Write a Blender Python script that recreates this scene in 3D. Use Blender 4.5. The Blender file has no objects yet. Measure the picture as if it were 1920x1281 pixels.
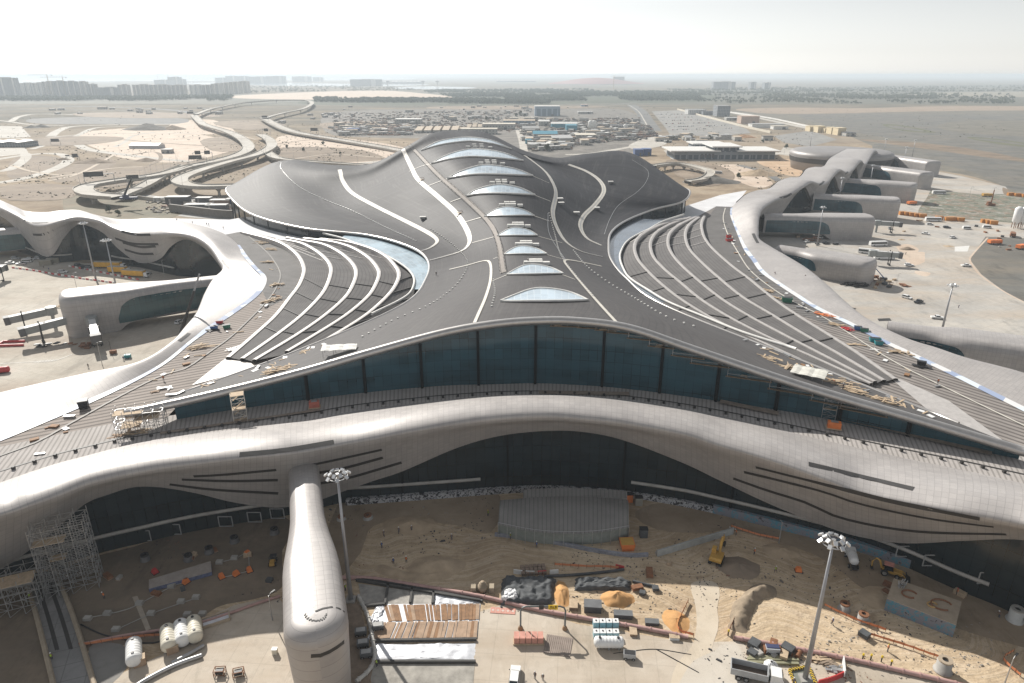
HAZE = 0.00012
import bpy, bmesh, math, random
from mathutils import Vector, Matrix, noise
from mathutils.bvhtree import BVHTree
random.seed(7)
R = math.radians
scene = bpy.context.scene
col = scene.collection
# ---------------------------------------------------------------- camera
CAM_H, PITCH, FOC = 100.0, R(21.35), 1280.0      # metres, radians, focal length in photo pixels
cam_data = bpy.data.cameras.new('camera')
cam = bpy.data.objects.new('camera', cam_data); col.objects.link(cam)
cam.location = (0, 0, CAM_H); cam.rotation_euler = (R(90) - PITCH, 0, 0)
cam_data.sensor_width = 36; cam_data.lens = 24; cam_data.clip_end = 200000; cam_data.clip_start = 1
scene.camera = cam
CAM = Vector((0, 0, CAM_H))

def ray(px, py):
    u = (px - 960) / FOC; v = -(py - 640.5) / FOC
    return Vector((u, math.cos(PITCH) + v * math.sin(PITCH), -math.sin(PITCH) + v * math.cos(PITCH)))
def at(px, py, z=0.0):                 # survey: where a photo sighting meets height z
    d = ray(px, py); t = (z - CAM_H) / d.z
    return Vector((d.x * t, d.y * t, z))
def atY(px, py, Y):
    d = ray(px, py); t = Y / d.y
    return Vector((d.x * t, Y, CAM_H + d.z * t))
def interp(tab, x):
    if x <= tab[0][0]: a, b = tab[0], tab[1]
    elif x >= tab[-1][0]: a, b = tab[-2], tab[-1]
    else:
        for a, b in zip(tab, tab[1:]):
            if a[0] <= x <= b[0]: break
    t = (x - a[0]) / (b[0] - a[0])
    return a[1] + (b[1] - a[1]) * t
# ---------------------------------------------------------------- curves
def cr(p0, p1, p2, p3, t):
    return 0.5 * ((2 * p1) + (p2 - p0) * t + (2 * p0 - 5 * p1 + 4 * p2 - p3) * t * t + (3 * p1 - p0 - 3 * p2 + p3) * t ** 3)
def spline(pts, n):                     # n sub-steps per span
    pts = [Vector(p) for p in pts]; out = []
    for i in range(len(pts) - 1):
        p0 = pts[i - 1] if i else pts[0] * 2 - pts[1]
        p3 = pts[i + 2] if i + 2 < len(pts) else pts[-1] * 2 - pts[-2]
        for k in range(n): out.append(cr(p0, pts[i], pts[i + 1], p3, k / n))
    out.append(pts[-1]); return out
def resample(pts, n):
    L = [0]
    for a, b in zip(pts, pts[1:]): L.append(L[-1] + (b - a).length)
    out = []; j = 0
    for i in range(n + 1):
        s = L[-1] * i / n
        while j < len(pts) - 2 and L[j + 1] < s: j += 1
        d = L[j + 1] - L[j]
        out.append(pts[j].lerp(pts[j + 1], (s - L[j]) / d if d > 1e-9 else 0))
    return out
def loft(rows, nu, nv):                 # rows of control points -> fine grid
    fine = [spline(r, nu) for r in rows]
    cols = [spline([fr[i] for fr in fine], nv) for i in range(len(fine[0]))]
    return [[cols[i][j] for i in range(len(cols))] for j in range(len(cols[0]))]
# ---------------------------------------------------------------- mesh building
class MB:
    def __init__(s): s.v = []; s.f = []; s.uv = []; s.has_uv = False
    def add(s, vs, fs, uvs=None):
        o = len(s.v); s.v += [tuple(v) for v in vs]; s.f += [tuple(i + o for i in f) for f in fs]
        if uvs is None: uvs = [(0, 0)] * len(vs)
        else: s.has_uv = True
        s.uv += uvs; return s
    def box(s, c, size, rz=0.0, top=1.0, M=None):
        hx, hy, hz = size[0] / 2, size[1] / 2, size[2] / 2
        vs = [Vector((x * hx * k, y * hy * k, z * hz)) for z, k in ((-1, 1), (1, top)) for x, y in ((-1, -1), (1, -1), (1, 1), (-1, 1))]
        m = Matrix.Translation(Vector(c)) @ (M if M else Matrix.Rotation(rz, 4, 'Z'))
        return s.add([m @ v for v in vs], [(3, 2, 1, 0), (4, 5, 6, 7), (0, 1, 5, 4), (1, 2, 6, 5), (2, 3, 7, 6), (3, 0, 4, 7)])
    def bar(s, a, b, w, h=None):        # square bar between two points
        a, b = Vector(a), Vector(b); d = b - a
        if d.length < 1e-6: return s
        q = d.to_track_quat('Y', 'Z').to_matrix().to_4x4()
        return s.box((a + b) / 2, (w, d.length, h or w), M=q)
    def cyl(s, a, b, r0, r1=None, n=10, cap=True):
        a, b = Vector(a), Vector(b); r1 = r0 if r1 is None else r1
        q = (b - a).to_track_quat('Z', 'Y')
        vs = []; 
        for p, r in ((a, r0), (b, r1)):
            for k in range(n):
                t = 2 * math.pi * k / n; vs.append(p + q @ Vector((r * math.cos(t), r * math.sin(t), 0)))
        fs = [(k, (k + 1) % n, n + (k + 1) % n, n + k) for k in range(n)]
        if cap: fs += [tuple(reversed(range(n))), tuple(range(n, 2 * n))]
        return s.add(vs, fs)
    def tube(s, pts, r, n=8):
        pts = [Vector(p) for p in pts]; vs = []; fs = []
        for i, p in enumerate(pts):
            d = (pts[min(i + 1, len(pts) - 1)] - pts[max(i - 1, 0)])
            if d.length < 1e-9: d = Vector((0, 1, 0))
            d.normalize(); up = Vector((0, 0, 1)) if abs(d.z) < .95 else Vector((1, 0, 0))
            x = d.cross(up).normalized(); y = x.cross(d)
            rr = r[i] if isinstance(r, (list, tuple)) else r
            for k in range(n):
                t = 2 * math.pi * k / n; vs.append(p + x * rr * math.cos(t) + y * rr * math.sin(t))
        for i in range(len(pts) - 1):
            for k in range(n):
                fs.append((i * n + k, i * n + (k + 1) % n, (i + 1) * n + (k + 1) % n, (i + 1) * n + k))
        fs += [tuple(range(n)), tuple(reversed(range((len(pts) - 1) * n, len(pts) * n)))]
        return s.add(vs, fs)
    def lathe(s, c, prof, n=16, M=None):  # prof: (r, z)
        vs = []; fs = []; c = Vector(c)
        for r, z in prof:
            for k in range(n):
                t = 2 * math.pi * k / n; v = Vector((r * math.cos(t), r * math.sin(t), z)); vs.append(c + (M @ v if M else v))
        m = len(prof)
        for i in range(m - 1):
            for k in range(n): fs.append((i * n + k, i * n + (k + 1) % n, (i + 1) * n + (k + 1) % n, (i + 1) * n + k))
        fs += [tuple(reversed(range(n))), tuple(range((m - 1) * n, m * n))]
        return s.add(vs, fs)
    def prism(s, poly, z0, z1):
        n = len(poly); vs = [Vector((p[0], p[1], z0)) for p in poly] + [Vector((p[0], p[1], z1)) for p in poly]
        area = sum(poly[i][0] * poly[(i + 1) % n][1] - poly[(i + 1) % n][0] * poly[i][1] for i in range(n))
        fs = [tuple(reversed(range(n))), tuple(range(n, 2 * n))] + [(k, (k + 1) % n, n + (k + 1) % n, n + k) for k in range(n)]
        if area < 0: fs = [tuple(reversed(f)) for f in fs]
        return s.add(vs, fs)
    def face(s, poly):
        return s.add(poly, [tuple(range(len(poly)))])
    def grid(s, g, flip=False, closed_u=False):
        nr, nc = len(g), len(g[0]); mid = g[nr // 2]
        cu = [0]
        for a, b in zip(mid, mid[1:]): cu.append(cu[-1] + (b - a).length)
        cv = [0]
        for a, b in zip(g, g[1:]): cv.append(cv[-1] + (b[nc // 2] - a[nc // 2]).length)
        vs = [p for r in g for p in r]; uv = [(cu[i], cv[j]) for j in range(nr) for i in range(nc)]
        fs = []
        for j in range(nr - 1):
            for i in range(nc - 1):
                f = (j * nc + i, j * nc + i + 1, (j + 1) * nc + i + 1, (j + 1) * nc + i)
                fs.append(f[::-1] if flip else f)
        return s.add(vs, fs, uv)
    def strip(s, pts, w, up=None):      # flat ribbon along a path (w: width)
        n = len(pts); L = []; 
        for i, p in enumerate(pts):
            d = pts[min(i + 1, n - 1)] - pts[max(i - 1, 0)]
            u = up[i] if up else Vector((0, 0, 1))
            x = d.cross(u)
            if x.length < 1e-9: x = Vector((1, 0, 0))
            x.normalize(); ww = w[i] if isinstance(w, (list, tuple)) else w
            L.append([p - x * ww / 2, p + x * ww / 2])
        return s.grid(L)
    def build(s, name, mat, parent=None, smooth=False, loc=None):
        me = bpy.data.meshes.new(name)
        vs = s.v
        if loc is not None: vs = [(v[0] - loc[0], v[1] - loc[1], v[2] - loc[2]) for v in vs]
        me.from_pydata(vs, [], s.f); me.materials.append(mat)
        if s.has_uv:
            ul = me.uv_layers.new(name='UVMap')
            ul.data.foreach_set('uv', [c for l in me.loops for c in s.uv[l.vertex_index]])
        if smooth: me.polygons.foreach_set('use_smooth', [True] * len(me.polygons))
        me.update()
        o = bpy.data.objects.new(name, me); col.objects.link(o)
        if parent is not None: o.parent = parent
        if loc is not None: o.location = loc
        return o
    def bvh(s):
        return BVHTree.FromPolygons([Vector(v) for v in s.v], s.f)

def tag(o, label=None, cat=None, group=None, kind=None):
    if label: o['label'] = label
    if cat: o['category'] = cat
    if group: o['group'] = group
    if kind: o['kind'] = kind
    return o
def thing(name, label, cat, loc=(0, 0, 0), rz=0.0, group=None):
    o = bpy.data.objects.new(name, None); col.objects.link(o)
    o.location = loc; o.rotation_euler = (0, 0, rz); o.empty_display_size = 1
    return tag(o, label, cat, group)
KIDS = {}
def kids(o):
    return [c for c in bpy.data.objects if c.parent is o]
def copy_tree(o, parent=None, ch=None):
    if ch is None:
        ch = {}
        for c in bpy.data.objects:
            if c.parent is not None: ch.setdefault(c.parent.name, []).append(c)
    c = o.copy(); col.objects.link(c); c.parent = parent
    for k in ch.get(o.name, []): copy_tree(k, c, ch)
    return c
class Proto:                            # first placing moves the thing itself, later ones copy it with its parts
    def __init__(s, o):
        s.o = o; s.used = False; s.tree = s.read(o)
    def read(s, o): return (o, [s.read(c) for c in kids(o)])
    def cp(s, t, parent):
        c = t[0].copy(); col.objects.link(c); c.parent = parent
        for k in t[1]: s.cp(k, c)
        return c
    def put(s, loc, rz=0.0, label=None, group=None, scale=None, cat=None):
        r = s.o if not s.used else s.cp(s.tree, None)
        s.used = True
        r.location = loc; r.rotation_euler = (0, 0, rz)
        if scale: r.scale = (scale,) * 3 if not isinstance(scale, (tuple, list)) else scale
        tag(r, label, cat, group); return r
# ---------------------------------------------------------------- materials
def srgb(h):
    h = h.lstrip('#'); c = [int(h[i:i + 2], 16) / 255 for i in (0, 2, 4)]
    return tuple((x / 12.92 if x <= .04045 else ((x + .055) / 1.055) ** 2.4) for x in c)
MATS = {}
class NT:
    def __init__(s, name):
        s.m = bpy.data.materials.new(name); s.m.use_nodes = True; s.t = s.m.node_tree; s.t.nodes.clear()
        s.out = s.n('ShaderNodeOutputMaterial'); s.b = s.n('ShaderNodeBsdfPrincipled'); s.l(s.b.outputs[0], s.out.inputs[0])
    def n(s, t, **k):
        x = s.t.nodes.new(t)
        for a, v in k.items(): setattr(x, a, v)
        return x
    def l(s, a, b): s.t.links.new(a, b)
    def math(s, op, a, b=None, c=None, clamp=False):
        x = s.n('ShaderNodeMath', operation=op, use_clamp=clamp)
        for i, q in enumerate((a, b, c)):
            if q is None: continue
            if isinstance(q, (int, float)): x.inputs[i].default_value = q
            else: s.l(q, x.inputs[i])
        return x.outputs[0]
    def coord(s, kind='pos', scale=1.0, stretch=None):
        if kind == 'pos': o = s.n('ShaderNodeNewGeometry').outputs['Position']
        elif kind == 'uv': o = s.n('ShaderNodeTexCoord').outputs['UV']
        else: o = s.n('ShaderNodeTexCoord').outputs['Object']
        mp = s.n('ShaderNodeMapping'); s.l(o, mp.inputs[0])
        st = stretch or (1, 1, 1); mp.inputs['Scale'].default_value = tuple(scale * q for q in st)
        return mp.outputs[0]
    def noise(s, co, scale=1.0, detail=4, rough=.55):
        x = s.n('ShaderNodeTexNoise'); x.inputs['Scale'].default_value = scale; x.inputs['Detail'].default_value = detail
        x.inputs['Roughness'].default_value = rough; s.l(co, x.inputs['Vector']); return x.outputs['Fac']
    def voro(s, co, scale=1.0, feature='F1', out='Distance'):
        x = s.n('ShaderNodeTexVoronoi', feature=feature); x.inputs['Scale'].default_value = scale; s.l(co, x.inputs['Vector']); return x.outputs[out]
    def ramp(s, f, stops, interp='LINEAR'):
        x = s.n('ShaderNodeValToRGB'); x.color_ramp.interpolation = interp; e = x.color_ramp.elements
        while len(e) < len(stops): e.new(.5)
        for q, (p, c) in zip(e, stops):
            q.position = p; q.color = (*c, 1) if not isinstance(c, (int, float)) else (c, c, c, 1)
        s.l(f, x.inputs[0]); return x.outputs[0]
    def mix(s, f, a, b, mode='MIX'):
        x = s.n('ShaderNodeMix', data_type='RGBA', blend_type=mode)
        for q, i in ((f, 0), (a, 6), (b, 7)):
            if isinstance(q, (int, float)): x.inputs[i].default_value = q
            elif isinstance(q, tuple): x.inputs[i].default_value = (*q, 1)
            else: s.l(q, x.inputs[i])
        return x.outputs[2]
    def lines(s, co, axis, period, width):   # 1 on a thin line every <period>
        sp = s.n('ShaderNodeSeparateXYZ'); s.l(co, sp.inputs[0])
        f = s.math('FRACT', s.math('DIVIDE', sp.outputs[axis], period))
        return s.math('LESS_THAN', f, width / period)
    def set(s, color=None, rough=.6, metal=0.0, spec=.5):
        if color is not None:
            if isinstance(color, tuple): s.b.inputs['Base Color'].default_value = (*color, 1)
            else: s.l(color, s.b.inputs['Base Color'])
        if isinstance(rough, (int, float)): s.b.inputs['Roughness'].default_value = rough
        else: s.l(rough, s.b.inputs['Roughness'])
        s.b.inputs['Metallic'].default_value = metal; s.b.inputs['Specular IOR Level'].default_value = spec
        return s
    def bump(s, h, strength=.5, dist=.1):
        x = s.n('ShaderNodeBump'); x.inputs['Strength'].default_value = strength; x.inputs['Distance'].default_value = dist
        s.l(h, x.inputs['Height']); s.l(x.outputs[0], s.b.inputs['Normal'])
def mat(name, c, rough=.6, metal=0.0, var=.18, scale=.6, kind='pos', spec=.5):
    """plain painted / concrete / steel material with blotchy variation"""
    if name in MATS: return MATS[name]
    if isinstance(c, str): c = srgb(c)
    t = NT(name); co = t.coord(kind)
    f = t.noise(co, scale, 6, .65)
    lo = tuple(x * (1 - var) for x in c); hi = tuple(min(1, x * (1 + var)) for x in c)
    t.set(t.ramp(f, [(.3, lo), (.7, hi)]), rough, metal, spec)
    MATS[name] = t.m; return t.m
# ================================================================ light and air
SUN_EL = R(35.5); SUN_XY = Vector((-.57, .82)).normalized()     # the sun stands ahead and to the west of the camera
w = bpy.data.worlds.new('World'); scene.world = w; w.use_nodes = True
nt = w.node_tree; nt.nodes.clear()
sky = nt.nodes.new('ShaderNodeTexSky'); sky.sky_type = 'NISHITA'; sky.sun_disc = False
sky.sun_elevation = SUN_EL; sky.sun_rotation = math.atan2(SUN_XY.x, SUN_XY.y)
sky.dust_density = 0.3; sky.air_density = 1.0; sky.ozone_density = 1.0; sky.altitude = 50
bg = nt.nodes.new('ShaderNodeBackground'); bg.inputs[1].default_value = 0.1
wo = nt.nodes.new('ShaderNodeOutputWorld'); hs = nt.nodes.new('ShaderNodeHueSaturation'); hs.inputs['Saturation'].default_value = .16; nt.links.new(sky.outputs[0], hs.inputs['Color']); nt.links.new(hs.outputs[0], bg.inputs[0]); nt.links.new(bg.outputs[0], wo.inputs[0])
sl = bpy.data.lights.new('sun', 'SUN'); sl.energy = 5.0; sl.angle = R(.53); sl.color = (1, .955, .885)
so = bpy.data.objects.new('sun', sl); col.objects.link(so)
sdir = Vector((SUN_XY.x * math.cos(SUN_EL), SUN_XY.y * math.cos(SUN_EL), math.sin(SUN_EL)))
so.rotation_euler = sdir.to_track_quat('Z', 'Y').to_euler(); so.location = (-300, 500, 400)
scene.view_settings.view_transform = 'Standard'; scene.view_settings.look = 'None'
scene.view_settings.exposure = 0.3; scene.view_settings.gamma = 1.0
# haze: one closed box of even, pale air
FAR = 40000.0
hz = MB().box((0, FAR / 2 - 500, 54.5), (2 * FAR, FAR + 2000, 113))
hm = bpy.data.materials.new('haze_air'); hm.use_nodes = True; hm.node_tree.nodes.clear()
ho = hm.node_tree.nodes.new('ShaderNodeOutputMaterial'); pv = hm.node_tree.nodes.new('ShaderNodeVolumePrincipled')
pv.inputs['Color'].default_value = (.76, .85, .93, 1); pv.inputs['Density'].default_value = HAZE; pv.inputs['Anisotropy'].default_value = .2
hm.node_tree.links.new(pv.outputs[0], ho.inputs['Volume'])
if HAZE > 0:
    tag(hz.build('haze', hm), 'pale dusty haze lying over the whole airfield and the far city', 'haze', kind='stuff')
scene.cycles.max_bounces = 6; scene.cycles.diffuse_bounces = 2; scene.cycles.glossy_bounces = 2
scene.cycles.transmission_bounces = 2; scene.cycles.volume_bounces = 1; scene.cycles.transparent_max_bounces = 6
scene.cycles.sample_clamp_indirect = 6.0
# ================================================================ building materials
def mk_roof_dark():
    t = NT('dark_standing_seam_roof'); uv = t.coord('uv'); po = t.coord('pos')
    n1 = t.noise(t.coord('uv', 1, (.02, .25, 1)), 1.0, 5, .6); n2 = t.noise(po, .35, 5, .7)
    c = t.ramp(n1, [(.3, (.029, .029, .033)), (.7, (.048, .048, .053))])
    sp = t.n('ShaderNodeSeparateXYZ'); t.l(po, sp.inputs[0])      # colour turns paler and browner towards the front edge
    to_front = t.math('DIVIDE', t.math('SUBTRACT', 400.0, sp.outputs[1]), 240.0, clamp=True)
    c = t.mix(t.math('MULTIPLY', t.math('ADD', t.math('MULTIPLY', n2, .6), .35), to_front), c, (.132, .124, .12))
    st = t.noise(t.coord('uv', 1, (.9, .03, 1)), 1.0, 5, .7); c = t.mix(t.ramp(st, [(.52, 0.0), (.7, .35)]), c, (.15, .143, .138))
    c = t.mix(t.math('MULTIPLY', t.lines(uv, 0, 1.6, .3), .16), c, (.03, .03, .03))
    c = t.mix(t.math('MULTIPLY', t.lines(uv, 1, 9.0, .3), .10), c, (.26, .25, .24))
    t.set(c, .6, .0, .12); return t.m
def mk_clad():
    t = NT('pale_metal_cladding'); uv = t.coord('uv'); po = t.coord('pos')
    n = t.noise(po, .10, 7, .7)
    c = t.ramp(n, [(.3, (.36, .338, .325)), (.7, (.455, .43, .412))])
    # panel to panel tone
    b = t.n('ShaderNodeTexBrick'); t.l(uv, b.inputs['Vector']); b.inputs['Scale'].default_value = 1.0
    b.inputs['Brick Width'].default_value = 1.5; b.inputs['Row Height'].default_value = 1.25; b.inputs['Mortar Size'].default_value = .035
    b.offset = 0.0; b.inputs['Color1'].default_value = (1, 1, 1, 1); b.inputs['Color2'].default_value = (.87, .87, .88, 1); b.inputs['Mortar'].default_value = (.55, .55, .56, 1)
    c = t.mix(.8, c, b.outputs[0], 'MULTIPLY')
    t.set(c, t.ramp(t.noise(po, .3, 4, .6), [(.3, .43), (.7, .54)]), .16, .5); return t.m
def mk_seam(name, lo, hi, axis, period=1.1, w=.42, dark=(.14, .13, .12)):
    t = NT(name); uv = t.coord('uv'); po = t.coord('pos')
    n = t.noise(po, .15, 5, .65)
    c = t.ramp(n, [(.3, lo), (.7, hi)])
    c = t.mix(t.math('MULTIPLY', t.lines(uv, axis, period, w), .5), c, dark)
    t.set(c, .75, 0, .15); return t.m
def mk_glass(name, base=(.017, .046, .060), px=2.4, pz=3.2, line=(.006, .012, .016), uvk='uv', rough=.12):
    t = NT(name); uv = t.coord(uvk)
    b = t.n('ShaderNodeTexBrick'); t.l(uv, b.inputs['Vector']); b.inputs['Scale'].default_value = 1.0; b.offset = 0
    b.inputs['Brick Width'].default_value = px; b.inputs['Row Height'].default_value = pz; b.inputs['Mortar Size'].default_value = .07
    b.inputs['Color1'].default_value = (*base, 1); b.inputs['Color2'].default_value = (*(x * 1.7 for x in base), 1); b.inputs['Mortar'].default_value = (*line, 1)
    n = t.noise(t.coord('pos', 1, (.05, .05, .22)), 1.0, 4, .6)
    c = t.mix(t.ramp(n, [(.35, 0.0), (.7, .8)]), b.outputs[0], tuple(x * 2.2 for x in base))
    t.set(c, rough, 0, .5); return t.m
M_ROOF = mk_roof_dark(); M_CLAD = mk_clad()
M_SEAM = mk_seam('beige_standing_seam_roof', (.36, .335, .315), (.44, .41, .39), 0)
M_SEAMV = mk_seam('beige_ribbed_roof', (.36, .335, .315), (.44, .41, .39), 1)
M_TERR = mk_seam('grey_ribbed_terrace', (.115, .110, .109), (.165, .158, .154), 1, 1.6, .35, (.06, .057, .057))
M_GLASS = mk_glass('teal_curtain_glass'); M_GLASSD = mk_glass('smoky_facade_glass', (.010, .015, .018), 2.4, 4.4, (.002, .003, .004))
M_GLASSG = mk_glass('green_teal_glass', (.02, .05, .055), 2.2, 3.5)
M_SKY = mk_glass('blue_skylight_glass', (.24, .29, .33), 2.1, 2.3, (.66, .67, .66), rough=.3)
M_WHITE = mat('white_painted_metal', (.66, .65, .62), .6, .0, .12)
M_RIM = mat('silver_rim_metal', (.50, .48, .46), .3, .75, .10)
M_TRIM = mat('cream_gutter_metal', (.58, .55, .49), .6, .0, .14, .3)
M_PARA = mat('light_parapet_metal', (.47, .445, .425), .5, .15, .14)
M_MULL = mat('black_mullion', (.006, .008, .01), .6, 0, .1, 1, 'pos', .1)
M_DARK = mat('dark_steel', (.03, .03, .032), .5, .2, .2)
M_CHAR = mat('charcoal_slot', (.035, .033, .032), .6, 0, .2)
M_SOFF = mat('brown_soffit', (.20, .17, .15), .6, .1, .15)  # one even brown for every underside
M_MEMB = mat('white_roof_membrane', (.62, .62, .63), .8, 0, .12, .1)
M_CONC = mat('raw_concrete', (.36, .345, .32), .8, 0, .22, .25)
M_STEEL = mat('galvanised_steel', (.42, .42, .42), .42, .6, .15)
# ================================================================ main hall
hall = thing('airport_terminal', 'huge dark humped terminal roof with nine lens skylights and a glass front under its arch', 'terminal building')
RZ_L = [(235, 20), (367, 20.3), (540, 21), (640, 22), (753, 23.5), (800, 24.5)]
FB = [(-96.0, 150.0), (-88.1, 154.1), (-69.4, 162.5), (-40.0, 171.4), (-20, 175.6), (6.1, 177.3), (24, 175.6), (40.0, 171.4), (74.9, 158.5), (98.4, 145.9), (115.6, 136.0), (124, 130)]
def fb_y(x): return interp(FB, x)
def front_pt(px, py, dy=-1.5):          # meets the front facade line
    Y = 165.0
    for _ in range(12): Y = fb_y(atY(px, py, Y).x) + dy
    return atY(px, py, Y)
frontA = [(236, 773), (400, 736), (560, 696), (700, 656), (830, 621), (920, 605), (1005, 598), (1085, 599), (1180, 612), (1300, 652), (1500, 719), (1720, 783), (1925, 844)]
rowA = [front_pt(*p) for p in frontA]
def P(*l): return [at(*p) for p in l]
rows = [rowA,
 P((540,665,21),(620,640,24),(700,617,27),(790,592,30.5),(870,572,34),(940,562,36.3),(1022,555,37.3),(1100,561,36.5),(1180,578,34.5),(1260,602,31),(1340,627,27.5),(1420,652,24.3),(1500,675,21.5)),
 P((753,573,23.5),(800,560,25.5),(840,549,27.5),(880,537,30),(920,524,32.5),(960,513,34.7),(1003,507,35.5),(1050,510,34.8),(1090,521,33),(1130,533,30.5),(1165,545,28),(1203,558,25.6),(1240,570,23.5)),
 P((800,523,24.5),(832,514,26),(862,505,27.7),(895,495,29.7),(928,484,32),(957,475,34.2),(985,470,35),(1017,473,34.3),(1050,482,32.5),(1085,493,30),(1115,503,28),(1145,512,26),(1172,520,24.3)),
 P((803,487,24.5),(832,481,25.2),(860,474,26.3),(890,464,28.7),(920,452,32),(945,441,34.8),(970,437,36),(1000,440,35),(1030,450,32.5),(1060,462,29.2),(1090,473,26.8),(1118,481,25.3),(1145,487,24.5)),
 P((770,462,24.5),(800,458,24.6),(830,450,26),(862,437,29),(895,420,33.5),(925,404,38),(955,397,40),(988,401,38.8),(1022,416,34.5),(1055,436,29.3),(1085,450,26),(1112,458,24.6),(1140,462,24.5)),
 P((690,440,24),(735,436,24.2),(780,425,26.5),(818,407,31),(855,388,36),(895,367,42.5),(940,357,45.5),(985,362,44),(1030,385,37.5),(1065,407,31.5),(1095,425,27),(1120,433,24.8),(1145,435,24.5)),
 P((570,427,24),(640,420,24.5),(710,407,26.5),(765,385,32),(820,359,40),(870,332,48),(920,321,51),(970,326,49.5),(1025,350,43),(1065,380,34.5),(1100,402,28.5),(1135,412,25.5),(1173,413,24.5)),
 P((475,402,25),(555,394,27),(640,388,28),(710,362,34.5),(785,330,43.5),(840,301,53),(897,290,56),(955,295,54.5),(1020,325,45.5),(1065,352,38),(1105,374,32),(1160,388,27.5),(1225,392,25)),
 P((435,372,28),(520,352,33.5),(615,350,34),(695,333,39),(765,295,49.5),(812,272,56.5),(868,264,59),(925,268,58),(990,297,48.5),(1045,318,42),(1095,337,37.5),(1180,355,33.5),(1280,377,27.5)),
 P((428,350,31),(510,310,41),(600,319,41),(685,315,43),(755,281,53),(800,257,60),(850,250,61),(910,255,60),(985,290,50),(1050,304,45),(1110,296,46),(1190,295,44.5),(1291,356,31))]
K = rows[-1]
rows.append([Vector((p.x * .985 + (4 if i == 0 else -4 if i == 12 else 0), p.y + 34, p.z - (1 if 0 < i < 12 else 3))) for i, p in enumerate(K)])
rows.append([Vector((p.x * .92, p.y + 80, p.z - 14 if 0 < i < 12 else p.z - 6)) for i, p in enumerate(K)])
G = loft(rows, 8, 8)
mb = MB().grid(G)
ROOF = mb.bvh()
nr, nc = len(G), len(G[0])
# closed slab: soffit and edge
low = [[p - Vector((0, 0, 1.1)) for p in r] for r in G]
roof = mb.build('main_roof', M_ROOF, hall, True)
sb = MB().grid(low, flip=True)
edge = [G[0][i] for i in range(nc)] + [G[j][nc - 1] for j in range(1, nr)] + [G[nr - 1][i] for i in range(nc - 2, -1, -1)] + [G[j][0] for j in range(nr - 2, 0, -1)]
ring = edge + [edge[0]]
sb.grid([[p - Vector((0, 0, 1.1)) for p in ring], ring])
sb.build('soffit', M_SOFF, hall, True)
def roof_hit(px, py, lift=.15, bv=None):
    d = ray(px, py).normalized(); h = (bv or ROOF).ray_cast(CAM, d)
    if h[0] is None: return None
    n = h[1] if h[1].dot(CAM - h[0]) > 0 else -h[1]
    return h[0] + n * lift
def roof_line(pts, lift=.15, n=6, bv=None):
    f = spline([Vector((p[0], p[1], 0)) for p in pts], n)
    q = [roof_hit(p.x, p.y, lift, bv) for p in f]; q = [p for p in q if p]
    return resample(q, max(4, int(sum((a - b).length for a, b in zip(q, q[1:])) / 3)))
def normals(pts, bv=None):
    o = []
    for p in pts:
        h = (bv or ROOF).find_nearest(p); n = h[1]
        o.append(n if n.z > 0 else -n)
    return o
# rims
rimF = [p + Vector((0, -.5, -.4)) for p in G[0]]
MB().tube(rimF, 1.15, 10).build('front_rim', M_RIM, hall, True)
MB().tube([G[j][0] + Vector((-.3, 0, -.3)) for j in range(2, nr)], .6, 8).build('edge_rim', M_RIM, hall, True)
MB().tube([G[j][nc - 1] + Vector((.3, 0, -.3)) for j in range(2, nr)], .6, 8).build('edge_rim', M_RIM, hall, True)
# white rainwater lines
def ribbon(name, pts, wd, m, parent, lift=.15, bv=None, n=6):
    q = roof_line(pts, lift, n, bv); return MB().strip(q, wd, normals(q, bv)).build(name, m, parent)
for pts in ([(637,318.5),(639,326),(643,340),(660,362),(700,385),(750,410),(790,430),(812,443),(820,454),(805,466),(786,472)],
            [(756,280),(759,288),(772,315),(785,338),(820,368),(855,400),(875,430),(881,453),(868,470),(835,481),(805,489)],
            [(984,292),(1020,320),(1036,343),(1042,365),(1036,400),(1045,430),(1062,455),(1090,472),(1130,482)],
            [(1066,309),(1100,322),(1125,340),(1132,360),(1115,385),(1095,405),(1088,425),(1100,447),(1128,461)]):
    q = roof_line(pts, .2, 6); nn = normals(q)
    wd = [2.6 if i < len(q) * .8 else 2.6 - 1.9 * (i / len(q) - .8) / .2 for i in range(len(q))]
    g = MB().strip(q, wd, nn).build('roof_gutter', M_TRIM, hall)
    MB().strip([p + n * .05 for p, n in zip(q, nn)], .45, nn).build('gutter_channel', M_STEEL, g)
for pts in ([(843,506),(880,497),(905,490),(917,491),(921,505),(919,530),(910,560),(897,590),(890,606)], [(1128,500),(1090,492),(1066,488),(1058,491),(1070,508),(1090,532),(1125,572),(1157,607)]):
    ribbon('roof_gutter', pts, 1.0, M_TRIM, hall, .2)
# fine seams and the maintenance walkway
for pts in ([(810,307),(790,312),(767,322)],[(840,335),(818,343),(800,350)],[(875,368),(845,379)],[(909,406),(872,417)],[(933,443),(885,456)],[(946,478),(925,486)],[(998,330),(1030,344)],[(1001,366),(1032,378)],[(1000,405),(1030,415)],[(1007,443),(1054,456)],[(1025,478),(1060,488)],[(1055,516),(1078,525)],[(951,516),(922,528)]):
    ribbon('roof_seam', pts, .5, M_TRIM, hall, .18, n=8)
ribbon('roof_seam', [(527,305),(528,318),(560,350),(610,375),(660,395),(720,425),(780,452)], .25, M_STEEL, hall, .18)
ribbon('roof_seam', [(1185,300),(1214,320),(1212,340),(1195,360),(1160,385),(1143,412),(1133,440)], .25, M_STEEL, hall, .18)
ribbon('roof_seam', [(1060,488),(1030,440),(1027,400)], .3, M_STEEL, hall, .18)
q = roof_line([(768,273),(827,333),(873,373),(917,417),(935,455),(944,512)], .2); nn = normals(q)
wk = MB().strip(q, 2.4, nn).build('roof_walkway', mat('walkway_grating', (.16, .14, .125), .7, .2, .25), hall)
rb = MB()
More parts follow.
